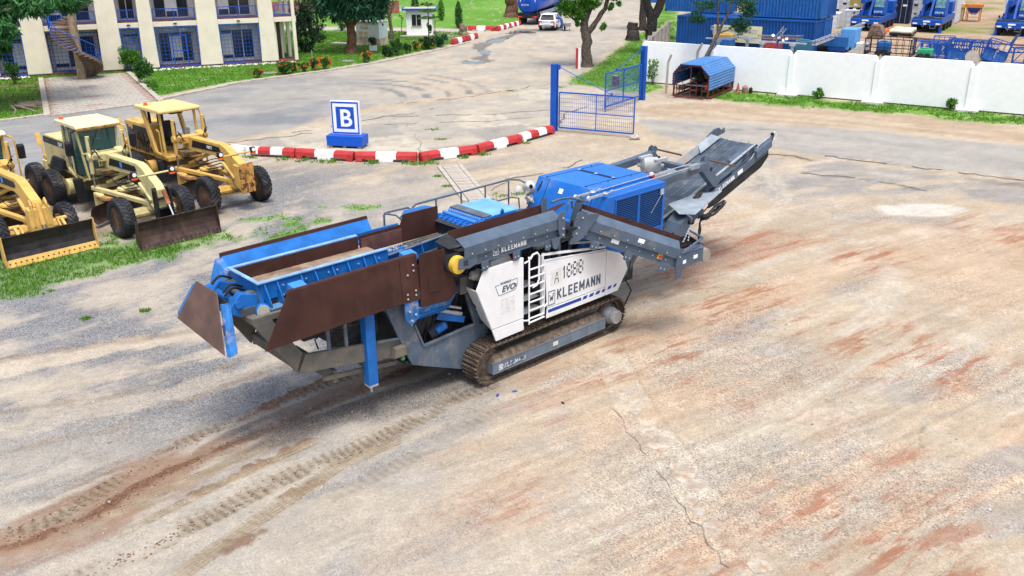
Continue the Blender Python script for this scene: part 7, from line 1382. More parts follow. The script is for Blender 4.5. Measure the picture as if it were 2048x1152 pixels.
# blue swing gate
def gate(label, post, end, ph, z0, z1, grp='blue mesh gate leaves', rope_h=3.1):
    a, b = V3((*post, 0)), V3((*end, 0)); L = np.linalg.norm(b - a); G_ = thing('swing_gate', label, 'gate', tuple(a), math.atan2(b[1] - a[1], b[0] - a[0]), grp)
    MB().bx(-.16, .16, -.15, -.11, 0, ph).bx(-.16, .16, .11, .15, 0, ph).bx(-.05, .05, -.11, .11, 0, ph).build('post', m_bpaint, G_, bevel=.006); MB().bx(.16, .3, -.06, .06, ph - .25, ph - .02).build('rope_bracket', m_bpaint, G_)
    f_ = MB(); x0 = .28
    for z in (z0, z1): f_.bar((x0, 0, z), (L, 0, z), .07, .07)
    f_.bar((x0, 0, (z0 + z1) / 2 - .05), (L, 0, (z0 + z1) / 2 - .05), .045, .045)
    for x in (x0, (x0 + L) / 2, L): f_.bar((x, 0, z0 - (.0 if x < L else .12)), (x, 0, z1 + .02), .06 if x != (x0 + L) / 2 else .04, .06)
    FR = f_.build('leaf_frame', m_bpaint, G_, bevel=.006)
    ms = MB(); n = int(L / .11)
    for k in range(n): x = x0 + (L - x0) * k / n; ms.bar((x, .012, z0), (x, .012, z1), .009, .009)
    for k in range(9): z = z0 + (z1 - z0) * (k + .5) / 9; ms.bar((x0, .02, z), (L, .02, z), .009, .009)
    tag(ms.build('wire_mesh', m_bpaint, FR), kind='stuff'); MB().tube([(.25, 0, ph - .12), (L * .72, 0, z1 + .05)], .018, 5).build('stay_rope', m_bpaint, G_); MB().cyl((L, .04, 0.02), (L, .04, z0 + .5), .022, 6).build('drop_bolt', m_bpaint, G_); MB().cyl((L * .72, 0, z1 + .02), (L * .72, 0, z1 + .14), .05, 8).build('rope_cleat', m_bpaint, G_)
gate('near blue mesh gate leaf with tall blue post at the barrier end', (2.2, 46.05), (6.05, 44.25), 3.38, .22, 2.0); gate('far blue mesh gate leaf with tall post on the grass side', (7.95, 55.0), (5.3, 51.1), 3.2, .3, 2.15)
o = blob((0, 0, .1), .22, 6, 1.2, 1, .6).build('stone_block', m_conc, None, smooth=30); o.location = (6.1, 44.0, 0); tag(o, 'pale stone lying under the near gate leaf', 'stone')
# white boundary wall
YA = R(-32.6)
def YW(u_, v_, z=0): return (9.5 + u_ * math.cos(YA) - v_ * math.sin(YA), 61.5 + u_ * math.sin(YA) + v_ * math.cos(YA), z)
BW = thing('boundary_wall', 'long white boundary wall of tall panels across the right side', 'wall', YW(0, 0), YA)
posts = [-.9 + .0, 4.1, 9.24, 14.3, 19.4, 24.5, 29.6, 34.7]; HW = 2.73
for a, b in zip(posts[:-1], posts[1:]):
    a2, b2 = a + .06, b - .06; MB().prism([(a2, .06), (b2, .06), (b2, HW - .22), (b2 - .16, HW - .02), (a2 + .16, HW - .02), (a2, HW - .22)], 'y', .02, .20).build('wall_panel', m_wallw, BW, bevel=.012)
for x in posts[1:]:
    MB().bx(x - .17, x + .17, -.07, .26, 0, HW - .30).build('pillar', m_wallw, BW, bevel=.012); MB().bx(x - .6, x + .6, -.62, .1, -.02, .13).build('footing', mat('white_concrete', (.56, .55, .52), .85, var=.1), BW, bevel=.02)
MB().bx(-.75, 35, .04, .18, -.05, .06).build('base_beam', m_dark, BW)
for p_ in (posts[1], posts[3], posts[4]): MB().cyl((p_, .1, HW - .3), (p_ + .02, .1, HW + .02), .05, 8).build('pipe_stub', m_galv, BW)
ck = MB()
for (a, b) in (((23.2, .5), (23.5, 1.0)), ((23.5, 1.0), (23.75, 1.3)), ((23.75, 1.3), (24.2, 1.95))): ck.bar((a[0], .018, a[1]), (b[0], .018, b[1]), .004, .015)
ck.build('crack', mat('crack_dark', (.35, .34, .32), .9), BW)
SW = thing('side_wall', 'old grey concrete panel wall running back from the white wall', 'wall', YW(-.8, .3), YA + math.atan2(15, -4.6)); 
for k in range(6): MB().bx(k * 2.6 + .05, k * 2.6 + 2.55, -.06, .06, 0, 2.6).build('wall_panel', mat('old_concrete', (.30, .29, .27), .9, var=.2, dirt=(.10, .09, .08), damt=.5, dscale=1.5), SW); MB().bx(k * 2.6 - .08, k * 2.6 + .08, -.14, .14, 0, 2.75).build('pillar', m_conc, SW)
# lean-to shelter with corrugated roof
SH = thing('engine_shelter', 'dark red steel frame shelter with blue corrugated roof by the white wall', 'shelter', (10.0, 55.85, 0), R(-32)); m_mar = mat('maroon_steel', (.12, .032, .030), .55, var=.2, dirt=(.2, .12, .09), damt=.25); Wd, Ln = 2.2, 4.45
sk = .02
sec = [(0, 1.45), (.42, 1.98), (1.65, 1.98), (2.2, 1.45)]
for y in (0, Ln):
    fm = MB(); fm.bar((0, y, .1), (0, y, 1.45), .09, .09); fm.bar((Wd, y, .1), (Wd, y, 1.45), .09, .09); fm.bar((1.05, y, .1), (1.05, y, 1.95), .05, .05)
    for p, q in zip(sec[:-1], sec[1:]): fm.bar((p[0], y, p[1]), (q[0], y, q[1]), .09, .09)
    fm.bar((0, y, .12), (Wd, y, .12), .1, .1); fm.build('end_frame', m_mar, SH)
fm = MB()
for x in (0, Wd):
    fm.bar((x, 0, .12), (x, Ln, .12), .1, .1); fm.bar((x, 0, .55), (x, Ln, .55), .05, .05)
    for k in range(1, 5): fm.bar((x, Ln * k / 5, .12), (x, Ln * k / 5, .6), .05, .05)
fm.build('base_rails', m_mar, SH)
for x in (.12, 1.0, 1.75): MB().bx(x, x + .4, .1, 3.9, .48, .54).build('bench_seat', m_mar, SH); MB().tube([(x, .12, .1), (x, .12, .95), (x + .1, .12, 1.02), (x + .36, .12, 1.02), (x + .4, .12, .9), (x + .4, .12, .1)], .025, 6).build('bench_arm', m_mar, SH)
def corr(p, q, n, nm, m, par, y0=-.15, y1=None, amp=.016):
    y1 = Ln + .15 if y1 is None else y1; a, b = V3((p[0], 0, p[1])), V3((q[0], 0, q[1])); nr = V3((-(b - a)[2], 0, (b - a)[0])); nr /= np.linalg.norm(nr); mb = MB(); k = max(2, int(np.linalg.norm(b - a) / .15)) * 4
    vs_ = []
    for j in range(k + 1): off = nr * amp * (1 if (j // 2) % 2 else -1); q_ = a + (b - a) * j / k + off; vs_ += [q_ + V3((0, y0, 0)), q_ + V3((0, y1, 0))]
    mb.add(vs_, [(2 * j, 2 * j + 1, 2 * j + 3, 2 * j + 2) for j in range(k)]); return mb.build(nm, m, par)
m_roofb = mat('roof_sheet_blue', (.055, .18, .42), .4, var=.08, dirt=(.3, .36, .42), damt=.2)
for p, q in (((2.27, .62), (2.27, 1.48)), ((2.27, 1.48), (1.68, 2.06)), ((1.68, 2.06), (.38, 2.06)), ((.38, 2.06), (-.07, 1.5)), ((-.07, 1.5), (-.07, .75))): corr(p, q, 18, 'roof_sheet', m_roofb, SH)
MB().bx(.5, 1.6, 1.2, 3.4, .15, .75).build('engine', m_dark, SH, bevel=.05); blob((1.1, 1.6, 1.0), .3, 3, .8, 1.2, 1).build('engine_top', m_dark, SH); MB().bx(.45, 1.7, .9, 1.3, .65, .72).build('table_top', m_galv, SH); MB().lathe([(.12, 0), (.10, .3), (.03, .34)], (1.9, .55, .55), (0, 0, 1), 10).build('jerrycan', m_orange, SH)
for x, y in ((-.1, -.1), (Wd, -.1), (Wd, Ln)): MB().bx(x - .2, x + .2, y - .12, y + .12, 0, .075).build('foot_block', m_conc, SH)
o = MB().tube([(0, 0, 0), (.02, 0, 1.9), (.18, -.1, 2.4)], .075, 8).build('leaning_post', m_conc); o.location = (9.8, 57.4, 0); tag(o, 'bent grey concrete post left of the blue roofed shelter', 'post')
o = MB().tube([(0, 0, 0), (.0, 0, 2.3), (.25, -.1, 2.8)], .075, 8).build('leaning_post', m_conc); o.location = (12.1, 59.8, 0); tag(o, 'bent grey concrete post rising behind the shelter roof', 'post')
o = MB().lathe([(.2, 0), (.2, .03), (.14, .04), (.03, .62)], (0, 0, 0), (0, 0, 1), 14).build('traffic_cone', mat('cone_faded', (.34, .13, .10), .7, var=.2), None, smooth=40); o.location = (14.35, 57.5, 0); tag(o, 'faded red cone against the foot of the white wall', 'cone')
def cyl_thing(label, x, y, r, h, m): o = MB().lathe([(r * .9, 0), (r, .03), (r, h * .75), (r * .5, h * .95), (r * .25, h)], (0, 0, 0), (0, 0, 1), 16).build('gas_bottle', m, None, smooth=40); o.location = (x, y, 0); tag(o, label, 'gas bottle')
cyl_thing('squat rusty pink gas bottle beside the red cone', 14.75, 57.3, .19, .5, mat('rusty_pink', (.36, .20, .16), .7, var=.2)); cyl_thing('small black bottle right of the rusty gas bottle', 15.1, 57.25, .12, .38, m_black)
# vehicles beyond: tanker, car, washer, wheelbarrow
m_tank = mat('tanker_blue', (.01, .075, .42), .22, var=.05); m_car = mat('car_white', (.74, .75, .76), .25, var=.02)
TT = thing('tanker_truck', 'big blue tanker truck seen from behind at the far end of the road', 'truck', (1.9, 102.3, 0), R(-17))   # local y forward
tk = MB(); n = 28; prof = [(1.20 * math.copysign(abs(math.cos(t)) ** .75, math.cos(t)), 2.35 + 1.12 * math.copysign(abs(math.sin(t)) ** .85, math.sin(t))) for t in [2 * math.pi * i / n for i in range(n)]]
vs_ = []; ys2 = [(-.10, .82), (0, .96), (.12, 1.0), (8.6, 1.0), (8.75, .95), (8.85, .8)]
for y, k in ys2: vs_ += [(p[0] * k, y, 2.35 + (p[1] - 2.35) * k) for p in prof]
tk.add(vs_, [list(range(n)), list(range(5 * n, 6 * n))[::-1]] + [(j * n + i, (j + 1) * n + i, (j + 1) * n + (i + 1) % n, j * n + (i + 1) % n) for j in range(5) for i in range(n)]); TKo = tk.build('tank', m_tank, TT, smooth=40)
ldr = MB()
for x in (-.17, .17): ldr.bar((x, -.2, 1.0), (x, -.2, 3.4), .03, .03)
for k in range(9): ldr.bar((-.17, -.2, 1.1 + k * .28), (.17, -.2, 1.1 + k * .28), .025, .025)
ldr.build('ladder', m_tank, TT); MB().bx(-.5, -.38, -.14, -.12, 2.65, 2.9).bx(-.85, -.5, -.14, -.12, 2.82, 2.9, 1).build('hose_mark', [m_swht, m_red], TT)
for s_ in (-1, 1): MB().bx(s_ * .78 - .16, s_ * .78 + .06 * s_ + .1, -.15, -.13, 2.75, 2.83).bx(s_ * .82 - .04, s_ * .82 + .04, -.15, -.13, 2.35, 2.75).build('reflector_mark', m_swht, TT); MB().bx(s_ * .9 - .1, s_ * .9 + .06, -.16, -.151, 2.76, 2.82).bx(s_ * .80 - .03, s_ * .80 + .03, -.16, -.151, 2.38, 2.5).build('red_mark', m_red, TT)
text('C/ 5740', .24, (-.72, -.13, 2.02), (1, 0, 0), (0, 0, 1), m_swht, TT, bold=.02)
MB().bx(-1.1, 1.1, -.1, 8.8, .85, 1.25).build('chassis', m_black, TT); MB().bx(-1.15, 1.15, -.35, -.1, .72, 1.0).build('rear_bar', m_black, TT)
for s_ in (-1, 1):
    lo = MB().bx(s_ * .85 - .28, s_ * .85 + .28, -.40, -.35, .80, .95).build('tail_light', m_red, TT); MB().bx(s_ * .95 - .08, s_ * .95 + .08, -.41, -.40, .81, .94).build('indicator', m_orange, lo); MB().bx(s_ * 1.15 - .05, s_ * 1.15 + .05, -.4, -.2, 1.1, 1.6).build('marker_arm', m_black, TT)
MB().plate([(1.18, .5, 1.35), (1.28, .5, 1.0), (1.28, 8.6, 1.0), (1.18, 8.6, 1.35)], .03).build('side_skirt', mat('skirt_grey', (.20, .21, .24), .5), TT)
for y in (.9, 2.2, 7.4, 10.2):
    for s_ in (-1, 1): wo = MB().lathe([(.3, -.15), (.48, -.15), (.5, -.08), (.5, .08), (.48, .15), (.3, .15)], (s_ * .98, y, .5), (1, 0, 0), 20).build('wheel', m_tyre, TT, smooth=40); MB().cyl((s_ * .98 - .1, y, .5), (s_ * .98 + .12, y, .5), .28, 14).build('rim', m_galv, wo)
cb_ = MB().prism([(9.0, .6), (11.0, .6), (11.1, 1.6), (10.8, 2.9), (9.0, 3.0)], 'x', -1.15, 1.15).build('cab', m_tank, TT, bevel=.05); MB().bx(-1.17, 1.17, 9.5, 10.6, 1.9, 2.6).build('cab_window', m_glassd, cb_); MB().bx(1.2, 1.5, 10.7, 10.9, 1.8, 2.5).build('mirror', m_black, cb_)
SV = thing('parked_car', 'white hatchback car being washed behind the blue tanker', 'car', (3.7, 95.9, 0), R(-16))   # local y forward
body = MB(); xs_ = .88
st_ = [(-.05, .40, .95, .86), (.05, .34, 1.05, .88), (.9, .30, 1.06, .90), (2.9, .30, 1.02, .90), (3.9, .32, .92, .84), (4.2, .42, .72, .72)]
vs_ = []
for y, z0, z1, hw_ in st_: vs_ += [(-hw_, y, z0), (-hw_ * 1.0, y, (z0 + z1) / 2), (-hw_ * .94, y, z1), (hw_ * .94, y, z1), (hw_, y, (z0 + z1) / 2), (hw_, y, z0)]
k = 6; body.add(vs_, [list(range(k))[::-1], list(range(5 * k, 6 * k))] + [(j * k + i, j * k + (i + 1) % k, (j + 1) * k + (i + 1) % k, (j + 1) * k + i) for j in range(5) for i in range(k)]); BD = body.build('body', m_car, SV, smooth=50, bevel=.03, seg=2)
gh = MB(); g0 = [(.12, 1.04, .80), (.55, 1.58, .62), (2.2, 1.60, .62), (3.1, 1.0, .78)]; vs_ = []
gh.hexa([(-.80, .10, 1.02), (.80, .10, 1.02), (.78, 3.0, 1.0), (-.78, 3.0, 1.0), (-.62, .55, 1.55), (.62, .55, 1.55), (.62, 2.1, 1.57), (-.62, 2.1, 1.57)]); gh.build('windows', m_glassd, SV, bevel=.04)
MB().hexa([(-.66, .35, 1.55), (.66, .35, 1.55), (.66, 2.2, 1.57), (-.66, 2.2, 1.57), (-.6, .45, 1.63), (.6, .45, 1.63), (.6, 2.0, 1.64), (-.6, 2.0, 1.64)]).build('roof', m_car, SV, bevel=.03)
for s_ in (-1, 1):
    for p, q in (((.80, .08, 1.02), (.63, .50, 1.57)), ((.80, 1.6, 1.02), (.635, 1.5, 1.58)), ((.79, 3.0, 1.0), (.63, 2.1, 1.58)), ((.8, .55, 1.05), (.635, .8, 1.58))): MB().bar((s_ * p[0], p[1], p[2]), (s_ * q[0], q[1], q[2]), .07, .07).build('pillar', m_car, SV)
    lo = MB().bx(s_ * .66 - .18, s_ * .66 + .18, -.09, -.04, .86, .98).build('tail_light', m_red, SV); MB().bx(s_ * .8 - .05, s_ * .8 + .05, -.10, -.03, .55, .85).build('lamp', m_red, lo)
    for y in (.75, 3.35): wo = MB().lathe([(.22, -.11), (.32, -.11), (.34, -.06), (.34, .06), (.32, .11), (.22, .11)], (s_ * .80, y, .34), (1, 0, 0), 20).build('wheel', m_tyre, SV, smooth=40); MB().cyl((s_ * .80, y, .34), (s_ * .915, y, .34), .2, 12).build('rim', m_dark, wo)
    MB().bx(s_ * .905 - .004, s_ * .905 + .004, .5, 3.4, .80, .86).build('side_stripe', m_letterb, SV)
MB().bx(-.86, .86, -.12, .0, .34, .55).build('bumper', m_black, SV, bevel=.03); MB().bx(-.5, .5, -.14, -.11, .38, .47).build('skid_plate', m_galv, SV); MB().bx(-.26, .26, -.075, -.045, .68, .79).build('number_plate', m_swht, SV); MB().bx(-.5, .5, -.08, -.045, .90, .94).build('light_strip', m_red, SV)
# person washing the car, in blue overalls, bending over
PR = thing('person', 'person in blue overalls bending over beside the white car', 'person', (5.3, 97.0, 0), R(150))
bm_ = bpy.data.meshes.new('body'); J = [(0, 0, .92), (.06, 0, 1.05), (.32, 0, 1.22), (.42, 0, 1.28), (.50, 0, 1.30), (0, .11, .88), (-.02, .13, .48), (0, .14, .06), (.12, .15, .03), (0, -.11, .88), (.05, -.13, .48), (-.06, -.14, .06), (.06, -.15, .03), (.36, .19, 1.2), (.52, .22, .98), (.64, .18, .78), (.36, -.19, 1.2), (.48, -.24, .96), (.60, -.2, .76)]
Ed = [(0, 1), (1, 2), (2, 3), (3, 4), (0, 5), (5, 6), (6, 7), (7, 8), (0, 9), (9, 10), (10, 11), (11, 12), (2, 13), (13, 14), (14, 15), (2, 16), (16, 17), (17, 18)]; Rr = [.15, .15, .16, .06, .07, .10, .075, .055, .05, .10, .075, .055, .05, .07, .05, .04, .07, .05, .04]
bm_.from_pydata(J, Ed, []); bm_.update(); po = bpy.data.objects.new('body', bm_); col.objects.link(po); po.parent = PR; bm_.materials.append(mat('overall_blue', (.015, .09, .33), .8, var=.15)); md_ = po.modifiers.new('skin', 'SKIN')
for v_, r_ in zip(bm_.skin_vertices[0].data, Rr): v_.radius = (r_, r_)
bm_.skin_vertices[0].data[0].use_root = True; sb_ = po.modifiers.new('sub', 'SUBSURF'); sb_.levels = 1; sb_.render_levels = 1
blob((.60, 0, 1.33), .105, 9, 1.1, .9, 1.1, amp=.05).build('head', mat('skin_dark', (.07, .04, .028), .6, var=.1), PR, smooth=60); blob((.58, 0, 1.385), .10, 10, 1.1, .95, .8, amp=.05).build('hair', m_black, PR, smooth=60)
WB = thing('wheelbarrow', 'grey wheelbarrow standing beside the white car', 'wheelbarrow', (5.75, 95.9, 0), R(100)); MB().hexa([(-.35, -.22, .45), (.35, -.22, .4), (.35, .22, .4), (-.35, .22, .45), (-.5, -.38, .8), (.6, -.38, .72), (.6, .38, .72), (-.5, .38, .8)]).build('tray', m_galv, WB); wt = MB()
for y in (-.25, .25): wt.tube([(.75, y * .4, .2), (.2, y, .42), (-.95, y * 1.2, .6)], .025, 6); wt.tube([(-.2, y, .45), (-.3, y, 0)], .02, 5)
wt.build('frame', m_black, WB); MB().lathe([(.08, -.05), (.2, -.05), (.2, .05), (.08, .05)], (.75, 0, .2), (0, 1, 0), 16).build('wheel', m_tyre, WB)
# drain cover with individual slats running towards the crusher
DC = tag(bpy.data.objects.new('drain_channel', None), kind='structure'); col.objects.link(DC); da, db = V3((-2.72, 38.75, 0)), V3((-1.25, 33.0, 0)); dd = (db - da) / np.linalg.norm(db - da); dn = V3((-dd[1], dd[0], 0)); ang = math.atan2(dd[1], dd[0]); L = np.linalg.norm(db - da)
sl = MB().bx(-.062, .062, -.34, .34, 0, .035).mesh('drain_slat', m_conc)
for k in range(int(L / .155)): p = da + dd * (k + .5) * .155; o = inst(sl, 'drain_slat', DC, (p[0], p[1], .03 + random.uniform(-.008, .008)), (0, 0, ang + random.uniform(-.05, .05)))
for s_ in (-1, 1):
    for k in range(int(L / 1.15)): p = da + dd * (k + .5) * 1.15 + dn * s_ * .46; o = MB().bx(-.56, .56, -.09, .09, -.03, .055).build('edge_stone', m_conc, DC); o.location = tuple(p); o.rotation_euler = (0, 0, ang + random.uniform(-.015, .015))
# ================================================================ YARD BEHIND THE WHITE WALL (aligned with the wall: u along it, v away)
def YT(name, label, cat, u_, v_, rz=0, group=None, z=0): return thing(name, label, cat, YW(u_, v_, z), YA + rz, group)
m_contb = mat('container_blue', (.007, .07, .27), .5, var=.12, vscale=.8, dirt=(.03, .06, .11), damt=.2, streak=.35, chip=(.14, .09, .07), camt=.02); m_contb2 = mat('container_blue_light', (.011, .10, .33), .5, var=.12, dirt=(.10, .14, .2), damt=.25, streak=.3, chip=(.15, .09, .06), camt=.03)
m_contw = mat('container_white', (.58, .60, .62), .6, var=.08, dirt=(.3, .26, .22), damt=.15, streak=.15); m_contt = mat('container_tan', (.42, .32, .10), .6, var=.1, dirt=(.2, .13, .06), damt=.2, streak=.2); m_contn = mat('container_navy', (.012, .022, .06), .55, var=.15)
def container(label, u_, v_, z, L, m, doors='end', rz=0, grp='shipping containers', H=2.55, W=2.44):
    C_ = YT('shipping_container', label, 'container', u_, v_, rz, grp, z)       # local: x 0..L, y 0..W (y=0 faces the wall)
    f_ = MB(); t = .12
    for x in (0, L - t):
        for y in (0, W - t): f_.bx(x, x + t, y, y + t, 0, H)
    for z_ in (0, H - t):
        for y in (0, W - t): f_.bx(t, L - t, y, y + t, z_, z_ + t)
        for x in (0, L - t): f_.bx(x, x + t, t, W - t, z_, z_ + t)
    f_.build('frame', m, C_)
    def wall(p0, p1, n, nm, out):
        a, b = V3(p0), V3(p1); mb = MB(); o_ = V3(out) * .036; k = n * 4; vs_ = []
        for j in range(k + 1): q = a + (b - a) * j / k + (o_ if (j % 4) in (1, 2) else -o_); vs_ += [tuple(q + V3((0, 0, t))), tuple(q + V3((0, 0, H - t)))]
        mb.add(vs_, [(2 * j, 2 * j + 2, 2 * j + 3, 2 * j + 1) for j in range(k)]); mb.build(nm, m, C_)
    n = int(L / .28); wall((t, .05, 0), (L - t, .05, 0), n, 'corrugated_side', (0, 1, 0)); wall((L - t, W - .05, 0), (t, W - .05, 0), n, 'corrugated_side', (0, 1, 0))
    MB().bx(t, L - t, t, W - t, H - .05, H - .03).build('roof', m, C_); rb = MB()
    for k in range(int(L / .5)): rb.bx(.3 + k * .5, .42 + k * .5, t, W - t, H - .03, H - .012)
    rb.build('roof_ribs', m, C_)
    if doors != 'front': wall((L - .05, t, 0), (L - .05, W - t, 0), 8, 'corrugated_end', (1, 0, 0))
    wall((.05, t, 0), (.05, W - t, 0), 8, 'corrugated_end', (1, 0, 0))
    for x in (.02, L - .16):
        for y in (-.012, W - .15):
            for z_ in (-.01, H - .15): MB().bx(x - .03, x + .17, y, y + .165, z_, z_ + .16).build('corner_casting', m_dark if z_ < 1 else m, C_)
    return C_
container('long blue container at the bottom of the stack behind the white wall', -7.2, 21.1, 0, 12.2, m_contb); container('blue container on the ground behind the bottom one', -7.2, 24.0, 0, 12.2, m_contb2)
container('blue container stacked on top at the right end, front one', -1.1, 22.4, 2.62, 6.06, m_contb2); container('blue container stacked on top at the right end, rear one', -1.1, 24.95, 2.62, 6.06, m_contb); container('blue container stacked on top at the left, set back', -9.8, 24.3, 2.62, 6.06, m_contb2)
def door_container(label, u_, v_, m, rz=0, H=2.55, W=2.35, L=6.0, grp='containers at the back with doors to the yard'):
    C_ = YT('shipping_container', label, 'container', u_, v_, rz, grp); MB().bx(0, W, .1, L, .08, H).build('body', m, C_, bevel=.01); e = MB()
    for x in (0, W - .1): e.bx(x, x + .1, .0, .1, 0, H)
    e.bx(.1, W - .1, 0, .1, 0, .1).bx(.1, W - .1, 0, .1, H - .1, H).build('door_frame', m, C_)
    for s_ in (0, 1):
        x0 = .11 + s_ * (W / 2 - .1); d_ = MB().bx(x0, x0 + W / 2 - .13, .02, .09, .12, H - .12).build('door', m, C_, bevel=.01)
        for x in (x0 + .22, x0 + .75): MB().cyl((x, -.02, .08), (x, -.02, H - .08), .022, 6).build('lock_rod', m_galv if m is not m_contt else m, d_)
        for z_ in (.55, 1.1, 1.65, 2.1): MB().bx(x0 + .03, x0 + W / 2 - .16, .0, .02, z_, z_ + .05).build('door_rib', m, d_)
        MB().bx(x0 + .35, x0 + .8, -.004, .0, 1.8, 2.0).build('marking', m_letterk if m in (m_contw,) else m_letterw, d_)
    return C_
for i, (lb, u_, v_, m) in enumerate((('white container with closed doors left of the tan one', -1.6, 51.0, m_contw), ('tan container with lock rods behind the left crane', .85, 50.2, m_contt), ('second tan container half hidden by the left crane', 3.0, 50.4, m_contt), ('navy container between the left and middle cranes', 4.6, 51.5, m_contn), ('white container with doors just right of the navy one', 6.6, 52.6, m_contw), ('white container behind the middle crane', 8.9, 53.4, m_contw), ('white container right of the hoppers', 15.2, 59.2, m_contw), ('white container behind the right crane', 18.0, 58.8, m_contw), ('pale container at the right picture edge', 21.0, 58.0, m_contw))): door_container(lb, u_, v_, m)
door_container('low white cabin container beside the blue stack, front one', .1, 41.9, m_contw, R(4), 1.55, 1.7, 2.5); door_container('low white cabin container beside the blue stack, rear one', 1.6, 44.6, m_contw, R(4), 1.7, 1.7, 2.5)
container('bright blue container across the far end of the road', -31.0, 66.0, 0, 12.2, m_contb2, rz=R(28)); container('blue container high at the far end of the road, right part', -20.0, 69.5, 0, 6.06, m_contb2, rz=R(28))
# truck cranes
m_crb = mat('crane_blue', (.007, .075, .36), .35, var=.06, dirt=(.06, .07, .09), damt=.15)
def crane(label, u_, v_):
    K = YT('truck_crane', label, 'crane', u_, v_, 0, 'blue truck cranes parked in a row'); P = lambda mb, n, m=m_crb, par=None, **k: mb.build(n, m, par if par is not None else K, **k)
    P(MB().prism([(0, .75), (8.2, .75), (8.2, 1.35), (1.6, 1.4), (.1, 1.3)], 'x', -1.4, 1.4), 'carrier', bevel=.03); P(MB().bx(-1.35, 1.35, .2, 1.5, 1.36, 1.40), 'deck_plate', mat('deck_grime', (.06, .08, .11), .6, var=.3)); P(MB().bx(-.4, .5, .5, 1.2, 1.40, 1.5), 'hatch', m_dark)
    P(MB().bx(-1.42, 1.42, -.12, .0, .72, 1.22), 'front_bumper', bevel=.02); P(MB().bx(-.32, .32, -.15, -.12, 1.0, 1.15), 'number_board', m_letterw); P(MB().bx(-.28, -.0, -.135, -.125, .78, .9), 'marking', m_letterw)
    for s_ in (-1, 1):
        l_ = P(MB().bx(s_ * 1.05 - .2, s_ * 1.05 + .2, -.14, -.12, .8, .93), 'head_lamp', m_letterw); P(MB().bx(s_ * 1.3 - .06, s_ * 1.3 + .06, -.15, -.12, .8, .93), 'indicator', m_orange, l_); P(MB().bar((s_ * 1.2, .1, 1.35), (s_ * 1.2, .1, 1.7), .03, .03).bx(s_ * 1.2 - .07, s_ * 1.2 + .07, .0, .12, 1.65, 1.85), 'marker_lamp', m_black)
        for y in (.9, 3.4, 5.4, 7.2): w_ = P(MB().lathe([(.3, -.2), (.56, -.2), (.6, -.1), (.6, .1), (.56, .2), (.3, .2)], (s_ * 1.12, y, .6), (1, 0, 0), 20), 'wheel', m_tyre, smooth=40); P(MB().cyl((s_ * 1.12, y, .6), (s_ * 1.33, y, .6), .3, 12), 'rim', m_dark, w_)
        P(MB().bx(s_ * 1.28 - .1, s_ * 1.28 + .1, .0, .22, .05, .8).bx(s_ * 1.28 - .22, s_ * 1.28 + .22, -.12, .34, 0, .05), 'outrigger', m_crb); P(MB().bx(s_ * 1.1 - .28, s_ * 1.1 + .28, 2.2, 7.6, 1.3, 1.42), 'mudguard', m_crb)
    P(MB().bx(-1.1, .1, 2.0, 2.6, 1.4, 1.9), 'turntable', m_crb); P(MB().tube([(.35, -.13, .75), (.35, -.16, .45), (.85, -.16, .45), (.85, -.13, .75)], .02, 5).tube([(-.5, -.13, .8), (-.3, -.16, .55), (-.1, -.13, .8)], .018, 5), 'step_loop', m_galv)
    cb_ = P(MB().prism([(1.7, 1.5), (3.4, 1.5), (3.4, 3.3), (2.2, 3.3), (1.75, 2.2)], 'x', .25, 1.3), 'crane_cab', bevel=.05); P(MB().plate([(.32, 1.74, 2.25), (1.23, 1.74, 2.25), (1.23, 2.16, 3.2), (.32, 2.16, 3.2)], .03), 'windscreen', mat('cab_glass', (.10, .22, .24), .1, var=.3, vscale=3), cb_); P(MB().bx(.24, .25, 2.3, 3.3, 2.1, 3.1), 'side_window', mat('cab_glass', (.10, .22, .24), .1), cb_); text('GROVE', .24, (.34, 1.69, 1.72), (1, 0, 0), (0, -.05, 1), m_letterw, cb_, bold=.03)
    P(MB().prism([(1.5, 1.45), (2.5, 1.45), (4.6, 2.6), (4.6, 4.2), (3.9, 4.2)], 'x', -.95, -.70).prism([(1.5, 1.45), (2.5, 1.45), (4.6, 2.6), (4.6, 4.2), (3.9, 4.2)], 'x', -.15, .1), 'superstructure', m_crb, bevel=.02); P(MB().bar((-.42, 1.6, 3.1), (-.42, 9.5, 3.6), .55, .75), 'telescopic_boom', m_crb, bevel=.03); P(MB().bar((-.42, -.3, 3.0), (-.42, 1.6, 3.1), .42, .6), 'boom_head', m_crb); P(MB().cyl((-.42, 2.2, 1.6), (-.42, 3.4, 2.8), .14, 12), 'boom_cylinder', m_black, smooth=40); P(MB().bx(-1.3, 1.3, 6.2, 8.0, 1.5, 2.6), 'counterweight', m_crb, bevel=.05)
    return K
crane('blue truck crane at the left of the row, nearest the containers', 4.6, 41.3); crane('blue truck crane in the middle of the row', 10.05, 43.0); crane('blue truck crane at the right picture edge', 17.5, 43.5)
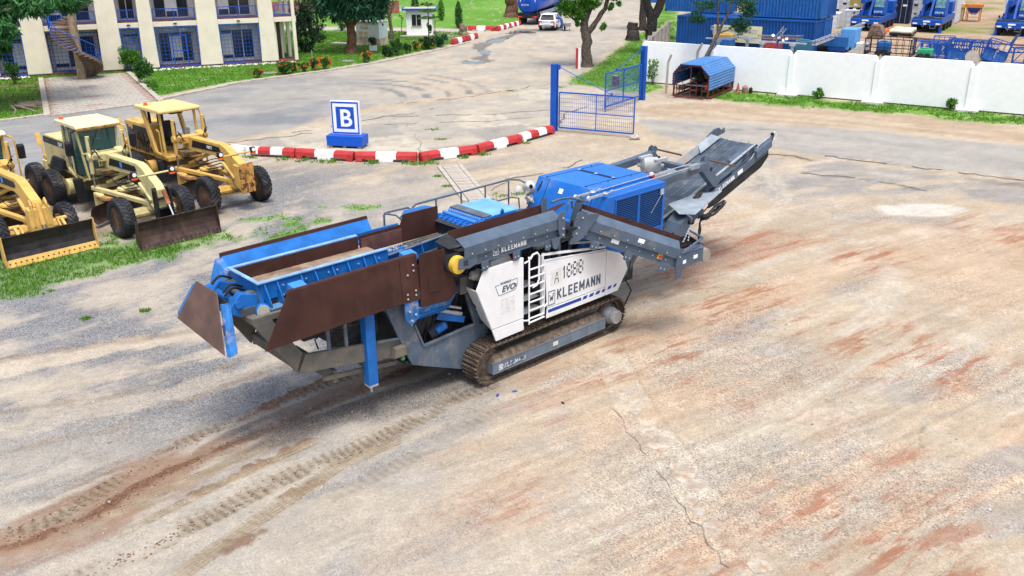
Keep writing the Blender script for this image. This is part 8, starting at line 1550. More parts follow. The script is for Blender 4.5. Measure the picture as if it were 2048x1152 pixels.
# work platforms (cages), frames, masts, generators
def cage(name, label, u_, v_, rz, L, W, H, m, tilt=0, nb=6, grp='work cages behind the wall', z=0, mesh=False):
    K = YT(name, label, 'cage', u_, v_, rz, grp, z); K.rotation_euler = (0, tilt, YA + rz); f_ = MB()
    for x in (0, L):
        for y in (0, W): f_.bar((x, y, 0), (x, y, H), .08, .08)
    for z_ in (.04, H * .5, H):
        for y in (0, W): f_.bar((0, y, z_), (L, y, z_), .06, .06)
        for x in (0, L): f_.bar((x, 0, z_), (x, W, z_), .06, .06)
    f_.build('frame', m, K); b_ = MB()
    for k in range(1, nb):
        for y in (0, W): b_.bar((L * k / nb, y, 0), (L * k / nb, y, H), .035, .035)
    for k in range(1, 4):
        for x in (0, L): b_.bar((x, W * k / 4, 0), (x, W * k / 4, H), .035, .035)
    b_.build('upright_bars', m, K); MB().bx(0, L, 0, W, -.04, .0).build('floor', m, K)
    if mesh:
        for y in (.0, W): MB().bx(.05, L * .45, y - .006, y + .006, .05, H * .5).bx(L * .55, L - .05, y - .006, y + .006, .05, H * .5).build('mesh_panel', mat('cage_panel', (.03, .13, .42), .6, var=.2), K)
    return K
cage('work_cage', 'long black steel work cage behind the white wall', 8.8, 22.2, 0, 3.5, 2.2, 1.35, m_black, 0, 7, None)
MB().bx(0, 1, 0, .1, 0, 1).build('tmp', m_black); bpy.data.objects.remove(bpy.data.objects['tmp'])
k_ = cage('platform_cage', 'upright blue platform cage right of the blue frames', 15.0, 22.4, 0, 1.5, 1.5, 1.5, m_crb, 0, 4, 'blue platform cages', 0, True); k2 = cage('platform_cage', 'tilted blue platform cage at the right', 17.4, 22.6, 0, 1.6, 1.5, 1.5, m_crb, R(14), 4, 'blue platform cages', .25, True); MB().plate([(1.4, .4, 1.4), (1.6, .4, 2.3), (1.75, 1.3, 2.3), (1.6, 1.3, 1.4)], .02).build('raised_panel', mat('cage_panel', (.03, .13, .42), .6), k2)
def trestle(label, u_, v_, L, H, m, rz=0, n=5, grp=None):
    K = YT('steel_trestle', label, 'frame', u_, v_, rz, grp); f_ = MB()
    for y in (0, .9):
        f_.bar((0, y, H), (L, y, H), .07, .07); f_.bar((0, y, .1), (L, y, .1), .07, .07)
        for k in range(n): x = L * k / (n - 1); f_.bar((x, y, 0), (x, y, H), .07, .07)
        for k in range(n - 1): f_.bar((L * k / (n - 1), y, .1), (L * (k + 1) / (n - 1), y, H), .05, .05)
    for k in range(n): f_.bar((L * k / (n - 1), 0, H), (L * k / (n - 1), .9, H), .06, .06)
    f_.build('frame', m, K); return K
trestle('blue braced steel frame between the black cage and blue cage', 13.0, 22.5, 1.9, 1.15, m_crb, 0, 4); trestle('blue braced steel frame at the right picture edge', 19.6, 21.8, 3.2, 1.2, m_crb, 0, 5)
def mast(label, a, b, w_, m, n=9):
    K = thing('lattice_mast', label, 'mast', a, 0, 'lattice masts lying behind the wall'); d = V3(b) - V3(a); L = np.linalg.norm(d); d /= L; s_ = np.cross(d, V3((0, 0, 1))); s_ /= np.linalg.norm(s_); u2 = np.cross(s_, d); q = lambda t, i, j: d * t + s_ * w_ * i + u2 * w_ * j; f_ = MB()
    for i, j in ((-.5, -.5), (.5, -.5), (.5, .5), (-.5, .5)): f_.bar(q(0, i, j), q(L, i, j), .05, .05)
    f_.build('chords', m, K); f_ = MB()
    for k in range(n):
        t0, t1 = L * k / n, L * (k + 1) / n
        for (i0, j0), (i1, j1) in (((-.5, -.5), (.5, -.5)), ((.5, -.5), (.5, .5)), ((.5, .5), (-.5, .5)), ((-.5, .5), (-.5, -.5))): f_.bar(q(t0, i0, j0), q(t0, i1, j1), .03, .03); f_.bar(q(t0, i0, j0), q(t1, i1, j1), .025, .025)
    f_.build('lacing', m, K); return K
mast('upper grey lattice mast in front of the yellow banner', YW(-3.6, 20.2, 1.75), YW(.5, 20.2, 1.55), .28, m_galv); mast('lower grey lattice mast crossing in front of the yellow banner', YW(-3.2, 19.6, 1.5), YW(.7, 19.4, 1.05), .24, m_galv); mast('brown grey lattice mast lying level right of the banner', YW(.75, 19.6, 1.25), YW(4.3, 20.2, 1.35), .26, mat('mast_brown', (.26, .21, .19), .6, var=.2)); mast('pale lattice mast sloping up to the left crane', YW(6.2, 16.5, 1.35), YW(6.2, 33.0, 1.4), .3, m_galv, 14)
bnr = YT('banner', 'pale yellow banner on the blue container with blue letters', 'banner', -3.7, 20.98); MB().bx(0, 4.3, -.02, .0, .55, 1.95).build('sheet', mat('banner_yellow', (.62, .64, .38), .6, var=.06), bnr); text('SPARTAN', .36, (.55, -.024, .75), (1, 0, 0), (0, 0, 1), m_letterb, bnr, bold=.03, depth=.006)
def lightset(label, u_, v_, m, w_=1.6, h_=1.0):
    K = YT('generator_set', label, 'generator', u_, v_); MB().bx(0, w_, 0, 1.0, .25, .25 + h_).build('housing', m, K, bevel=.05); MB().bx(-.1, w_ + .1, .1, .9, .1, .25).build('skid', m_dark, K); MB().bx(.2, w_ - .3, .2, .7, .25 + h_, .33 + h_).build('lid', m, K, bevel=.03)
    for x in (.3, w_ - .3): MB().lathe([(.1, -.08), (.25, -.08), (.25, .08), (.1, .08)], (x, -.02, .25), (0, 1, 0), 14).build('wheel', m_tyre, K)
lightset('small bright blue generator in front of the banner', -2.5, 17.5, m_contb2, 1.7, .9); lightset('dull yellow generator behind the small blue one', -2.9, 18.9, mat('gen_yellow', (.48, .30, .07), .5, var=.1), 1.6, 1.15); lightset('red and black engine unit between the lattice masts', 2.0, 17.4, mat('engine_red', (.30, .05, .045), .6, var=.3, dirt=GRIME, damt=.4), 1.2, .85); lightset('teal generator box with white markings right of the engine unit', 4.1, 18.6, mat('gen_teal', (.03, .13, .22), .5, var=.1), 1.3, 1.0)
K = YT('drum_machine', 'big blue machine with drum and flat hood right of the containers', 'machine', 5.6, 22.0); MB().bx(0, 1.9, 0, .12, .55, 1.35).build('front_board', m_contb2, K, bevel=.02); MB().cyl((.3, .5, .45), (1.6, .5, .45), .42, 18).build('drum', m_crb, K, smooth=40); MB().bx(1.0, 2.2, 1.0, 3.0, .2, 1.9).build('housing', mat('pale_blue_box', (.10, .30, .62), .5, var=.06), K, bevel=.03); MB().bx(-2.2, 1.0, 1.0, 2.4, .3, 1.1).build('bed', m_crb, K, bevel=.03); MB().cyl((-1.4, .6, .4), (.2, .6, .4), .35, 14).build('black_tank', m_black, K, smooth=40)
for y in (1.3, 2.6):
    for x in (.0, 1.9): MB().lathe([(.1, -.1), (.33, -.1), (.33, .1), (.1, .1)], (x, y, .33), (1, 0, 0), 16).build('wheel', m_tyre, K)
# T shaped stands just behind the wall
for i, (u_, v_, lb) in enumerate(((4.1, .9, 'grey T shaped stand behind the first wall notch'), (7.0, .9, 'grey T shaped stand behind the wall in front of the engine unit'), (8.9, .95, 'grey T shaped stand beside the second wall notch'), (5.5, 2.5, 'taller grey T shaped stand behind the small blue generator'))):
    K = YT('steel_stand', lb, 'stand', u_, v_, 0, 'T shaped steel stands behind the wall'); MB().bx(-.08, .08, -.08, .08, 0, 3.05).build('leg', m_galv, K); MB().bx(-.85, .85, -.07, .07, 3.0, 3.08).build('top_bar', m_galv, K); MB().bx(-.16, .16, -.16, .16, 2.86, 3.0).build('bracket', m_galv, K)
K = YT('flood_lamp', 'cluster of white flood lamps on a stand right of the masts', 'lamp', 3.2, 17.0); MB().bx(-.05, .05, -.05, .05, 0, 1.8).build('pole', m_crb, K)
for dx, dz, rx in ((-.4, 1.7, .3), (.1, 1.55, -.2), (.45, 1.35, .5), (.7, 1.5, .1)): l_ = MB().lathe([(.04, -.1), (.12, .0), (.13, .05), (.06, .06)], (dx, -.1, dz), (rx, -.6, .5), 14).build('lamp_head', m_galv, K, smooth=40)
K = YT('tarp_rolls', 'stack of cream fabric rolls on a black trailer near the middle crane', 'rolls', 7.7, 37.6); MB().bx(0, 2.0, 0, 2.6, .15, .35).build('trailer_bed', m_black, K)
for y, z_ in ((.3, .45), (1.2, .5), (2.2, .55)): MB().tube([(-.05, y, z_), (.5, y + .03, z_ + .03), (1.2, y - .03, z_), (2.0, y, z_ + .02)], .19, 10).build('fabric_roll', mat('cream_fabric', (.62, .58, .42), .8, var=.1), K, smooth=50)
for i, x in enumerate((-.35, -.3, -.1)): MB().lathe([(.12, 0), (.12, .35), (.06, .42)], (x, .2 + i * .9, .2 + .1 * i), (0, 0, 1), 10).build('orange_can', m_orange, K, smooth=40)
def hopper(label, u_, v_, m, m2):
    K = YT('concrete_hopper', label, 'hopper', u_, v_, 0, 'steel hoppers behind the cranes'); MB().hexa([(.5, .5, .75), (1.0, .5, .75), (1.0, 1.0, .75), (.5, 1.0, .75), (0, 0, 1.5), (1.5, 0, 1.5), (1.5, 1.5, 1.5), (0, 1.5, 1.5)]).build('cone', m2, K); MB().bx(-.05, 1.55, -.05, 1.55, 1.5, 1.85).build('rim', m, K)
    for x in (.1, 1.4):
        for y in (.1, 1.4): MB().bar((x, y, 0), (x, y, 1.5), .09, .09).build('leg', m, K)
    MB().bar((.1, .1, .5), (1.4, .1, .5), .07, .07).bar((.1, .1, .9), (1.4, .1, .9), .07, .07).build('cross_bar', m, K)
m_hy = mat('hopper_yellow', (.52, .33, .06), .55, var=.12, dirt=RUST, damt=.25); m_ho = mat('hopper_orange', (.55, .17, .05), .55, var=.1, dirt=RUST, damt=.2)
hopper('yellow steel hopper on legs right of the middle crane', 10.0, 57.0, m_hy, m_hy); hopper('orange framed hopper with blue cone right of the yellow hopper', 11.7, 57.3, m_ho, m_crb)
o = MB().tube([YW(8.5, 37.5, .06), YW(12, 36.2, .06), YW(18, 35.6, .06), YW(26, 35.0, .06)], .09, 6).build('ground_pipe', mat('rust_pipe', (.16, .06, .045), .7, var=.2)); tag(o, 'long rusty pipe lying on the sand before the cranes', 'pipe')
K = YT('cable_drum', 'small dark drum with wire behind the fourth wall notch', 'drum', 16.9, 21.5); MB().cyl((0, 0, .45), (0, .5, .45), .4, 18).build('drum', m_dark, K, smooth=40); MB().cyl((0, -.03, .45), (0, 0, .45), .5, 18).build('flange', mat('drum_pale', (.45, .42, .36), .6), K)

# more equipment packed between wall and cranes
trestle('blue braced frame lying left of the upright platform cage', 12.2, 24.4, 2.4, 1.1, m_crb, R(12), 5); trestle('blue ladder like frame behind the upright platform cage', 14.6, 25.2, 3.0, 1.3, m_contb2, R(-6), 6)
lightset('bright blue tool box inside the black cage', 9.6, 22.7, m_contb2, 1.0, .8); lightset('green and blue compressor right of the black cage', 12.9, 21.6, mat('comp_green', (.03, .30, .14), .5, var=.1), 1.1, .55); lightset('white cabinet between the black cage and blue machine', 7.9, 23.0, m_contw, .9, .6)
K = YT('steel_chute', 'grey sloping steel chute left of the black cage', 'chute', 8.2, 21.2); MB().prism([(-.9, 0), (.6, 0), (.6, 1.0)], 'y', 0, 1.2).build('body', mat('chute_pale', (.45, .44, .40), .6, var=.1), K, bevel=.02)
mast('short grey lattice mast section standing in front of the blue stack', YW(1.6, 20.4, .4), YW(2.6, 20.6, 2.0), .3, m_galv, 5); mast('blue lattice boom lying right of the tilted cage', YW(19.2, 24.5, .8), YW(23.5, 24.0, 1.1), .4, m_crb, 8); mast('blue lattice boom between the two platform cages', YW(15.2, 24.6, 1.15), YW(18.4, 24.2, 1.0), .35, m_crb, 6)
cage('platform_cage', 'small blue cage lying behind the blue braced frames', 13.3, 26.5, R(8), 1.6, 1.2, 1.3, m_contb2, 0, 4, 'blue platform cages', 0, True)
K = YT('loader_bucket', 'brown rusty loader bucket beside the left crane', 'bucket', 6.3, 34.5); MB().prism([(0, .1), (1.2, 0), (1.5, .5), (1.1, 1.2), (.3, 1.3)], 'y', 0, 1.4).build('bucket', mat('bucket_rust', (.17, .12, .095), .7, var=.3), K, bevel=.03)
# ================================================================ TREES, SHRUBS, GRASS
def up(*q): return [tuple(map(float, p)) for p in q]
# big feathery tree by the kiosk
tree('feathery_tree', 'big feathery dark green tree with thick brown trunk by the grey kiosk', (-13.5, 78.5, 0), [up((-.1, 0, -.1, .75), (0, 0, .35, .46), (.05, 0, 1.2, .36), (0, .1, 2.4, .36), (-.2, .2, 3.6, .30)), up((0, .1, 2.2, .3), (1.0, .2, 3.4, .2), (2.3, .3, 4.6, .12)), up((-.1, .1, 2.4, .3), (-1.0, -.3, 3.6, .2), (-2.4, -.4, 4.8, .12)), up((-.2, .2, 3.5, .3), (.1, -.8, 4.8, .2), (.2, -1.8, 5.6, .1)), up((-.2, .2, 3.5, .3), (.2, 1.2, 5.0, .2), (.4, 2.4, 6, .1))],
     [((0, -.5, 5.0), (2.3, 2.0, 1.6), 5200), ((-1.9, -.6, 4.7), (1.3, 1.4, 1.6), 3000), ((2.3, -.4, 4.6), (1.7, 1.3, 1.5), 3400), ((.5, -1.2, 3.7), (1.7, .9, .9), 1900), ((-1.0, -1.0, 3.6), (1.1, .9, 1.0), 1400), ((1.9, -.9, 3.4), (1.2, .8, .8), 1100), ((0, 1, 7), (3.4, 3, 1.5), 3600)], .55, .22, m_leafb, m_barkr, .55)
# overhanging tree at upper left (trunk outside the picture)
tree('feathery_tree', 'feathery green branches reaching in at the upper left corner', (-31.8, 54.0, 0), [up((0, 0, -.1, .9), (0, 0, .6, .6), (.2, .2, 3, .5), (.6, .6, 5.0, .4)), up((.5, .5, 4.6, .3), (2.6, 1.2, 6.2, .18), (5.0, 1.6, 6.8, .1)), up((.4, .4, 4.4, .28), (2.0, -.5, 5.4, .16), (3.6, -.6, 5.6, .08)), up((.4, .4, 4.0, .25), (-2, .5, 5.5, .15), (-4, .6, 6, .08))],
     [((1.6, .4, 6.0), (2.2, 2.2, 1.3), 3600), ((3.9, .6, 5.75), (1.9, 1.6, .75), 2600), ((5.6, .9, 5.85), (1.5, 1.2, .55), 1500), ((2.4, -.4, 4.7), (1.0, .8, .8), 1000), ((1.9, .2, 3.6), (.7, .6, .9), 700), ((-2, 0, 6.4), (3, 3, 1.6), 2500), ((3, 3, 7), (3.5, 2.5, 1.0), 2200), ((2.3, -2.5, 3.2), (.9, .8, 1.0), 900), ((1.7, -3.0, 2.2), (.6, .6, .9), 520), ((3.5, -1.6, 4.4), (1.2, .9, .7), 900), ((1.2, -2.0, 4.4), (1.4, 1.0, 1.0), 1200)], .50, .2, leafmat('leaf_fresh', (.032, .125, .03)), m_bark, .6)
rt_ = MB()
for k in range(6): a = R(-60 + 25 * k); rt_.tube([(.5 * math.cos(a), .5 * math.sin(a), .15), (1.6 * math.cos(a + .1), 1.6 * math.sin(a + .1), .07), (3.2 * math.cos(a - .05), 3.0 * math.sin(a - .05), .0)], 0, 6, taper=[.10, .06, .02])
o = rt_.build('tree_roots', mat('root_pale', (.26, .20, .15), .9, var=.25)); o.location = (-29.6, 53.6, 0); tag(o, 'pale surface roots spreading over the lawn at the left edge', 'roots')
# tree at the gate
tree('broadleaf_tree', 'tree with thick forked grey trunk standing by the gate road', (5.75, 69.5, 0), [up((0, 0, -.1, .55), (0, 0, .3, .42), (-.05, 0, 1.4, .36), (-.1, 0, 2.7, .38)), up((-.15, 0, 2.4, .32), (-.25, .1, 3.4, .28), (-.3, .2, 4.6, .22), (-.5, .3, 6, .14)), up((.05, 0, 2.5, .24), (.6, 0, 3.2, .20), (1.2, 0, 4.2, .17), (1.8, 0, 6.0, .12)), up((-.3, 0, 2.9, .2), (.2, .2, 4.2, .15), (.4, .2, 5.4, .1)), up((-.4, 0, 3.0, .12), (-1.1, 0, 3.5, .08), (-1.6, 0, 4.0, .04))],
     [((-1.3, -.3, 4.1), (1.1, .6, .7), 1100), ((-.75, -.4, 3.3), (.45, .3, .45), 280), ((.1, -.3, 4.7), (1.4, .6, .6), 1300), ((1.6, -.2, 5.2), (1.2, .7, .5), 900), ((-2.2, 0, 5.3), (1.2, .8, .6), 900), ((-.4, -.5, 3.9), (.45, .3, .4), 260), ((1.1, -.4, 3.1), (.4, .3, .5), 200), ((1.9, -.3, 4.5), (.5, .4, .5), 220), ((-1.9, -.2, 4.7), (.8, .5, .5), 380), ((0, 0, 6.8), (3.4, 3, 1.2), 3000)], .24, .45, m_leafl, m_bark, .1)
tree('broadleaf_tree', 'dark massive trunked tree beside the corner of the white wall', (11.6, 76.8, 0), [up((0, 0, -.1, .62), (0, 0, .5, .46), (-.05, 0, 1.6, .40), (0, 0, 2.8, .46), (.05, 0, 3.4, .5)), up((-.1, 0, 3.0, .38), (-.5, 0, 4.2, .34), (-.8, 0, 6.5, .25)), up((.2, 0, 3.0, .38), (.75, 0, 4.2, .34), (1.3, 0, 6.5, .25)), up((-.3, -.1, 1.9, .18), (-.55, -.2, 2.1, .16), (-.65, -.2, 2.25, .1))], [((0, 0, 7.4), (3, 3, 1.3), 3000), ((2.2, -.4, 4.9), (.9, .6, .55), 420), ((-1.6, -.3, 4.7), (.6, .5, .4), 200)], .26, .45, m_leafm, m_barkd, .1)
tree('broadleaf_tree', 'slimmer dark trunked tree behind the massive one', (13.6, 96, 0), [up((0, 0, -.1, .5), (0, 0, 1.2, .38), (0, 0, 4.2, .34), (0, 0, 6.5, .3))], [((0, 0, 7.2), (3, 3, 1.4), 2200), ((-1.5, -.3, 4.6), (.9, .6, .6), 320)], .28, .45, m_leafm, m_barkd, .1)
tree('broadleaf_tree', 'slender tree leaning right over the shelter before the white wall', (11.9, 59.1, 0), [up((0, 0, -.1, .2), (.35, 0, 1.2, .15), (.85, .05, 2.5, .13), (1.35, .1, 3.6, .12)), up((1.3, .1, 3.5, .10), (1.2, .1, 4.4, .08), (1.1, .1, 6, .05)), up((1.35, .1, 3.6, .10), (1.8, .1, 4.6, .08), (2.2, .1, 6, .05)), up((1.35, .1, 3.5, .06), (1.9, .1, 3.65, .04), (2.5, .1, 4.1, .03))],
     [((2.75, .1, 4.0), (.75, .6, .75), 1500), ((3.1, .1, 4.9), (.8, .6, .6), 1200), ((-.15, .2, 4.4), (.75, .6, .45), 900), ((.3, .1, 5.2), (1.0, .8, .5), 900), ((2.3, .1, 5.6), (1.6, 1, .6), 1200)], .13, .5, m_leafb, m_bark, .3)
tree('slim_tree', 'slim grey tree with twisted branches between kiosk and guard house', (-11.4, 88.8, 0), [up((0, 0, -.1, .25), (0, 0, 1.2, .17), (-.1, 0, 2.2, .15)), up((-.1, 0, 2.1, .12), (-.6, 0, 3.2, .08), (-.9, 0, 4.6, .05)), up((-.1, 0, 2.1, .12), (.3, 0, 3.1, .09), (.4, 0, 4.8, .05)), up((.2, 0, 2.9, .06), (.8, 0, 3.8, .04), (1.1, 0, 4.6, .03))], [((.2, 0, 4.3), (1.6, 1, .6), 700), ((0, 0, 5.6), (2, 2, .8), 1200)], .18, .4, m_leafd, m_bark, .2)
def umbrella_tree(label, x, y, h, tiers):
    T = thing('tiered_tree', label, 'tree', (x, y, 0)); pa = [up((0, 0, 0, .07), (0, 0, h * .6, .05), (0, 0, h, .02))]; cl = []
    for z_, r_ in tiers:
        for k in range(6): a = k * 1.05 + z_; pa.append(up((0, 0, z_ - .1, .03), (r_ * .5 * math.cos(a), r_ * .5 * math.sin(a), z_, .02), (r_ * math.cos(a), r_ * math.sin(a), z_ + .02, .01))); cl.append(((r_ * .6 * math.cos(a), r_ * .6 * math.sin(a), z_ + .05), (r_ * .42, r_ * .42, .14), 90))
    trunk(T, pa, m_bark); crown(T, cl, .16, .5, m_leafl)
umbrella_tree('small tiered tree in front of the guard house', -7.75, 88.2, 3.4, ((2.0, 1.1), (2.6, 1.0), (3.2, .7)))
crown_vine = thing('climbing_plant', 'leafy climber wrapped round the tiered tree stem', 'climber', (-7.7, 87.9, 0)); crown(crown_vine, [((0, 0, 1.2), (.28, .28, .7), 420)], .13, .55, m_leafm, name='foliage')
def conifer(label, x, y, h, r, n, m=m_leafc, grp='dark conifers behind the cream building'):
    T = thing('conifer', label, 'tree', (x, y, 0), 0, grp); trunk(T, [up((0, 0, 0, .12), (0, 0, h * .5, .08), (0, 0, h * .95, .02))], m_barkd); t = NR.uniform(0, 1, n) ** .8; a = NR.uniform(0, 6.28, n); lob = 1 + .28 * np.sin(a * 5 + t * 14) + NR.normal(size=n) * .10; rad = r * np.sin(np.pi * np.clip(t * .93 + .07, 0, 1)) ** .6 * (1 - t * .35) * NR.uniform(.55, 1, n) * lob
    p = np.stack([rad * np.cos(a), rad * np.sin(a), .12 + t * h], -1); ax = np.stack([np.cos(a) * .6, np.sin(a) * .6, -.55 + 0 * a], -1) + NR.normal(size=(n, 3)) * .25; put(quadmesh('crown', leaf_quads(p, ax, .26, .35), m), 'crown', T)
conifer('round dark conifer nearest the right corner of the cream building', -17.5, 79.2, 3.9, 1.05, 2600); conifer('tall dark conifer behind the cream building corner', -20.9, 93, 6.5, 1.25, 2800); conifer('tall dark conifer second from the building corner', -18.8, 91, 6.8, 1.1, 2600); conifer('slim dark conifer with yellow green tips farther back', -17.6, 97, 4.6, .6, 1500, m_leafm)
conifer('narrow bright cypress on the far lawn left of the stump', -5.5, 99, 2.6, .45, 1300, m_leafm, 'narrow cypresses on the far lawn'); conifer('narrow cypress directly behind the guard house', -9.9, 97.5, 3.8, .5, 1300, m_leafm, 'narrow cypresses on the far lawn'); conifer('narrow cypress left of the slim grey tree', -13.6, 96, 3.9, .5, 1300, m_leafm, 'narrow cypresses on the far lawn'); conifer('narrow cypress beyond the guard house roof', -8.0, 108, 2.2, .45, 900, m_leafl, 'narrow cypresses on the far lawn')
# shrubs along the lawn
for i, (x, y, r_, h, n, fl, lb, m) in enumerate(((-28.0, 68.0, .85, 2.1, 2600, 0, 'tall clipped green bush against the third building column', m_leafl), (-25.1, 62.6, .85, 1.7, 2600, 0, 'clipped green bush in front of the tall one', m_leafm), (-23.4, 59.6, .5, .7, 700, 0, 'low light green bush at the paved apron corner', m_leafl), (-33.9, 62.4, .60, 1.9, 1500, 0, 'upright green bush left of the paved apron', m_leafm), (-17.9, 64.8, .42, .75, 700, 14, 'small flowering bush alone on the lawn', m_leafm),
    (-16.4, 66.3, .75, 1.05, 1700, 14, 'large flowering bush left of the building corner post', m_leafm), (-15.9, 67.3, .50, .8, 800, 16, 'orange flowering bush below the building corner post', m_leafm), (-15.2, 67.6, .45, .8, 800, 20, 'second orange flowering bush right of the corner post', m_leafm), (-14.6, 68.2, .50, .95, 900, 26, 'third orange flowering bush in the row on the kerb', m_leafm), (-13.9, 68.9, .50, 1.0, 900, 34, 'orange flowering bush at the right end of the kerb row', m_leafm), (-11.3, 72.4, .50, .9, 900, 24, 'lone orange flowering bush in front of the big tree', m_leafm),
    (-10.2, 75.9, .65, .95, 1100, 0, 'dark leafy bush first in the row before the guard house', m_leafd), (-9.5, 77.0, .62, 1.75, 1500, 0, 'tall double clipped bush in the row before the guard house', m_leafm), (-8.8, 78.0, .5, 1.1, 900, 0, 'dark spiky bush right of the double clipped bush', m_leafd), (-8.2, 79.6, .45, .95, 800, 22, 'orange flowering bush before the guard house', m_leafm), (-7.2, 81.0, .95, 1.15, 1800, 10, 'wide dark bush at the lawn tip', m_leafd), (-6.2, 82.3, .8, 1.2, 1400, 0, 'spreading fan leaved bush at the lawn tip', m_leafb), (-17.8, 86.6, .75, 1.0, 1000, 0, 'dark bush on the lawn behind the building corner', m_leafd), (-15.0, 89.0, .9, 1.0, 900, 0, 'grey green spiky bush left of the kiosk', m_leafb))):
    bush(lb, (x, y, 0), r_, h, n, .15 if r_ > .6 else .12, m, fl, 'shrubs along the lawn')
for i, (u_, v_, r_, h, lb) in enumerate(((11.2, -.45, .55, .75, 'weedy plant at the wall right of the first footing'), (18.6, -.4, .45, .7, 'leafy weed left of the third wall footing'), (3.3, -.3, .5, .9, 'weeds by the cone at the wall foot'), (.3, -.55, .55, 1.9, 'young light green sapling at the left end of the white wall'), (-3.0, 19.8, .6, .8, 'dark weeds at the foot of the blue container'))):
    x, y, _ = YW(u_, v_); bush(lb, (x, y, 0), r_, h, 380, .16, m_leafl if i != 4 else m_leafd, 0, 'weeds by the white wall', 4, 'plant', 'weed')
sr = random.Random(2)
for i in range(9):
    x = -17 + i * 1.15 + sr.uniform(-.3, .3); T = thing('sapling', ('first', 'second', 'third', 'fourth', 'fifth', 'sixth', 'seventh', 'eighth', 'ninth')[i] + ' thin sapling from the left in the row along the pale path', 'sapling', (x, 94.2 + .12 * i, 0), 0, 'saplings in a row along the pale path'); trunk(T, [up((0, 0, 0, .04), (.05, 0, 1.0, .03), (.0, 0, 1.7, .01)), up((.04, 0, .8, .02), (.25, 0, 1.5, .01))], m_bark); crown(T, [((0, 0, 1.5), (.3, .3, .35), 70)], .14, .4, m_leafd)
# hedge far left and red wall far behind the conifers
o = MB().bx(-34, -14, 118, 118.3, 0, 1.5).build('brick_wall', mat('far_brick', (.30, .11, .09), .9, var=.15)); tag(o, 'low red wall on the far side of the lawn behind the conifers', 'wall')
# grass
x, y = scatter(g5 * ss(nb2_ + (n_med - .5) * .5, .26, .52), -20, -8, 22, 33, 32000, .15); tag(grass_patch('grass', x, y, NR.uniform(.03, .13, len(x)), 4, m_grassb, .010), 'bright grass growing round the grader blades', 'grass', kind='stuff')
x, y = scatter(g7, -13, -2, 25, 34, 14000, .2); tag(grass_patch('sparse_grass', x, y, NR.uniform(.03, .09, len(x)), 5, m_grassb, .010), 'thin patches of grass behind the crusher hopper', 'grass', kind='stuff')
x, y = scatter(g4 * ss(nb2_ + (n_med - .5) * .6, .3, .6), 9, 42, 36, 62, 52000, .1); tag(grass_patch('verge_grass', x, y, NR.uniform(.04, .15, len(x)), 4, m_grassb, .018), 'grass verge along the foot of the white wall', 'grass', kind='stuff')
x, y = scatter(g3, 4, 22, 56, 105, 30000, .3); tag(grass_patch('roadside_grass', x, y, NR.uniform(.03, .09, len(x)), 3, m_grassb, .025), 'patchy grass beside the gate road', 'grass', kind='stuff')
x, y = scatter(g1, -36, -3, 48, 96, 60000, .4); tag(grass_patch('lawn_grass', x, y, NR.uniform(.04, .12, len(x)), 3, m_grassb, .03), 'short mown lawn round the cream building', 'grass', kind='stuff')
def tufts(name, label, pts, n, h, spread): 
    x = np.concatenate([NR.normal(p[0], spread * (p[2] if len(p) > 2 else 1), n) for p in pts]); y = np.concatenate([NR.normal(p[1], spread * (p[2] if len(p) > 2 else 1) * .7, n) for p in pts]); tag(grass_patch(name, x, y, NR.uniform(h * .4, h, len(x)), 4, m_grassb, .014), label, 'weeds', kind='stuff')
tufts('barrier_weeds', 'weeds growing at the foot of the striped barriers', [(-13.2, 41.0), (-12.0, 40.5), (-10.4, 40.2), (-9.4, 39.9), (-8.6, 39.7), (-8.0, 39.55), (-6.2, 39.3), (-4.6, 39.2, 1.3), (-4.0, 39.1, 1.3), (-3.6, 39.3), (-1.3, 40.9), (-2.2, 40.3)], 26, .2, .2)
tufts('yard_weeds', 'scattered weed tufts in cracks of the concrete yard', [(-4.0, 46.6, .9), (-3.5, 44.2, .8), (.7, 43.2, .5), (-3.1, 37.0, .5), (-2.6, 35.4, .5), (-1.9, 34.2, .6), (-.9, 33.4, .9), (-.3, 34.0, 1.3), (.3, 34.2, 1), (-10.0, 22.6, .3), (-11.4, 22.1, .3), (-8.6, 22.2, .2), (4.2, 61.2, 1.6), (3.2, 60, 1), (5.6, 63.2, 2), (-7.6, 25.2, .6), (-6.6, 25.4, .6), (-8.6, 24.6, .5), (.0, 58.6, 1)], 38, .09, .18)
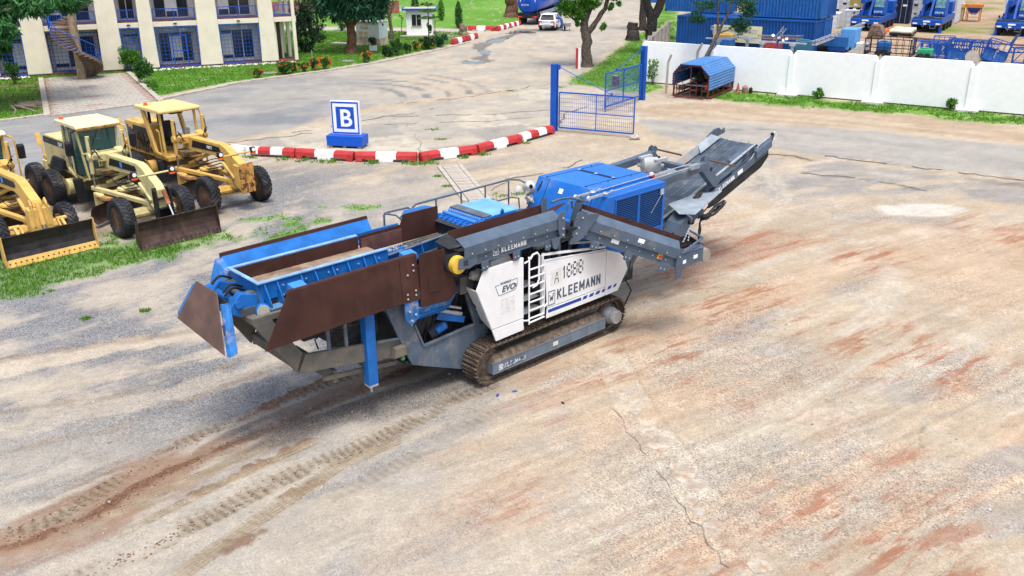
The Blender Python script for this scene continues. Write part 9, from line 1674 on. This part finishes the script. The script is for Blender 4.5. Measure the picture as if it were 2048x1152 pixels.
# loose stones and crumbs of soil on the yard, chips by the track
rs_ = np.random.default_rng(5)
def stones(name, label, x, y, r, m):
    n = len(x); d = rs_.normal(size=(n, 6, 3)); base = np.array([(1, 0, 0), (0, 1, 0), (-1, 0, 0), (0, -1, 0), (0, 0, .7), (0, 0, -.7)])[None] * (1 + .25 * d); a = rs_.uniform(0, 6.28, n); ca, sa = np.cos(a)[:, None], np.sin(a)[:, None]
    bx_ = base[..., 0] * ca - base[..., 1] * sa; by_ = base[..., 0] * sa + base[..., 1] * ca; P = np.stack([bx_, by_, base[..., 2]], -1) * r[:, None, None] + np.stack([x, y, field(Z, x, y) + r * .3], -1)[:, None, :]
    F = np.array([(0, 1, 4), (1, 2, 4), (2, 3, 4), (3, 0, 4), (1, 0, 5), (2, 1, 5), (3, 2, 5), (0, 3, 5)]); idx = (F[None] + np.arange(n)[:, None, None] * 6).reshape(-1); me = bpy.data.meshes.new(name); me.vertices.add(n * 6); me.vertices.foreach_set('co', P.reshape(-1)); me.loops.add(len(idx)); me.loops.foreach_set('vertex_index', idx.astype(np.int32)); me.polygons.add(n * 8); me.polygons.foreach_set('loop_start', np.arange(0, len(idx), 3, dtype=np.int32)); me.materials.append(m); me.update(calc_edges=True); return tag(put(me, name), label, 'stones', kind='stuff')
n = 9000; x = rs_.uniform(-11, 11, n); y = 10.8 + rs_.uniform(0, 1, n) ** 1.6 * 22; stones('loose_stones', 'small loose stones scattered over the yard', x, y, rs_.uniform(.005, .017, n) * (1 + (rs_.uniform(size=n) < .02) * 1.3), mat('loose_stone', (.37, .35, .32), .9, island=.45))
L_ = []; 
for T, k in ((R1, 900), (R2, 250), (T1, 420), (T2, 520)):
    P_ = np.array(T); seg = rs_.integers(0, len(P_) - 1, k); t = rs_.uniform(0, 1, k)[:, None]; q = P_[seg] * (1 - t) + P_[seg + 1] * t + rs_.normal(size=(k, 2)) * .09; L_.append(q)
q = np.concatenate(L_); stones('soil_clods', 'brown clods of soil along the crawler prints', q[:, 0], q[:, 1], rs_.uniform(.006, .026, len(q)), mat('soil_clod', (.20, .12, .075), .95, island=.4))
n = 350; x = rs_.normal(1.25, .45, n); y = 18.6 + (x - 1.25) * .9 + rs_.normal(size=n) * .16; stones('paint_flakes', 'pale flakes lying beside the near crawler track', x, y, rs_.uniform(.005, .014, n), mat('flake_pale', (.55, .56, .60), .6, island=.3))
for (x, y, a, lb) in ((.05, 17.9, .3, 'crumpled blue plastic scrap in front of the track'), (-.33, 17.72, 1.2, 'dark blue plastic scrap left of the other one'), (1.1, 17.35, 2.0, 'small dark scrap on the ground right of the track front')):
    o = blob((0, 0, .015), .04, int(x * 10 + 20), 1.4, .6, .35, amp=.6).build('plastic_scrap', m_sblue if lb[0] == 'c' else m_letterb if lb[0] == 'd' else m_dark); o.location = (x, y, float(field(Z, x, y))); o.rotation_euler = (0, 0, a); tag(o, lb, 'litter')
o = MB().bx(-.12, .12, -.03, .03, 0, .02).build('wood_chip', mat('pale_wood', (.55, .5, .42), .9)); o.location = (-5.9, 20.1, .03); o.rotation_euler = (0, 0, .4); tag(o, 'pale wood chip lying left of the blue support leg', 'litter')
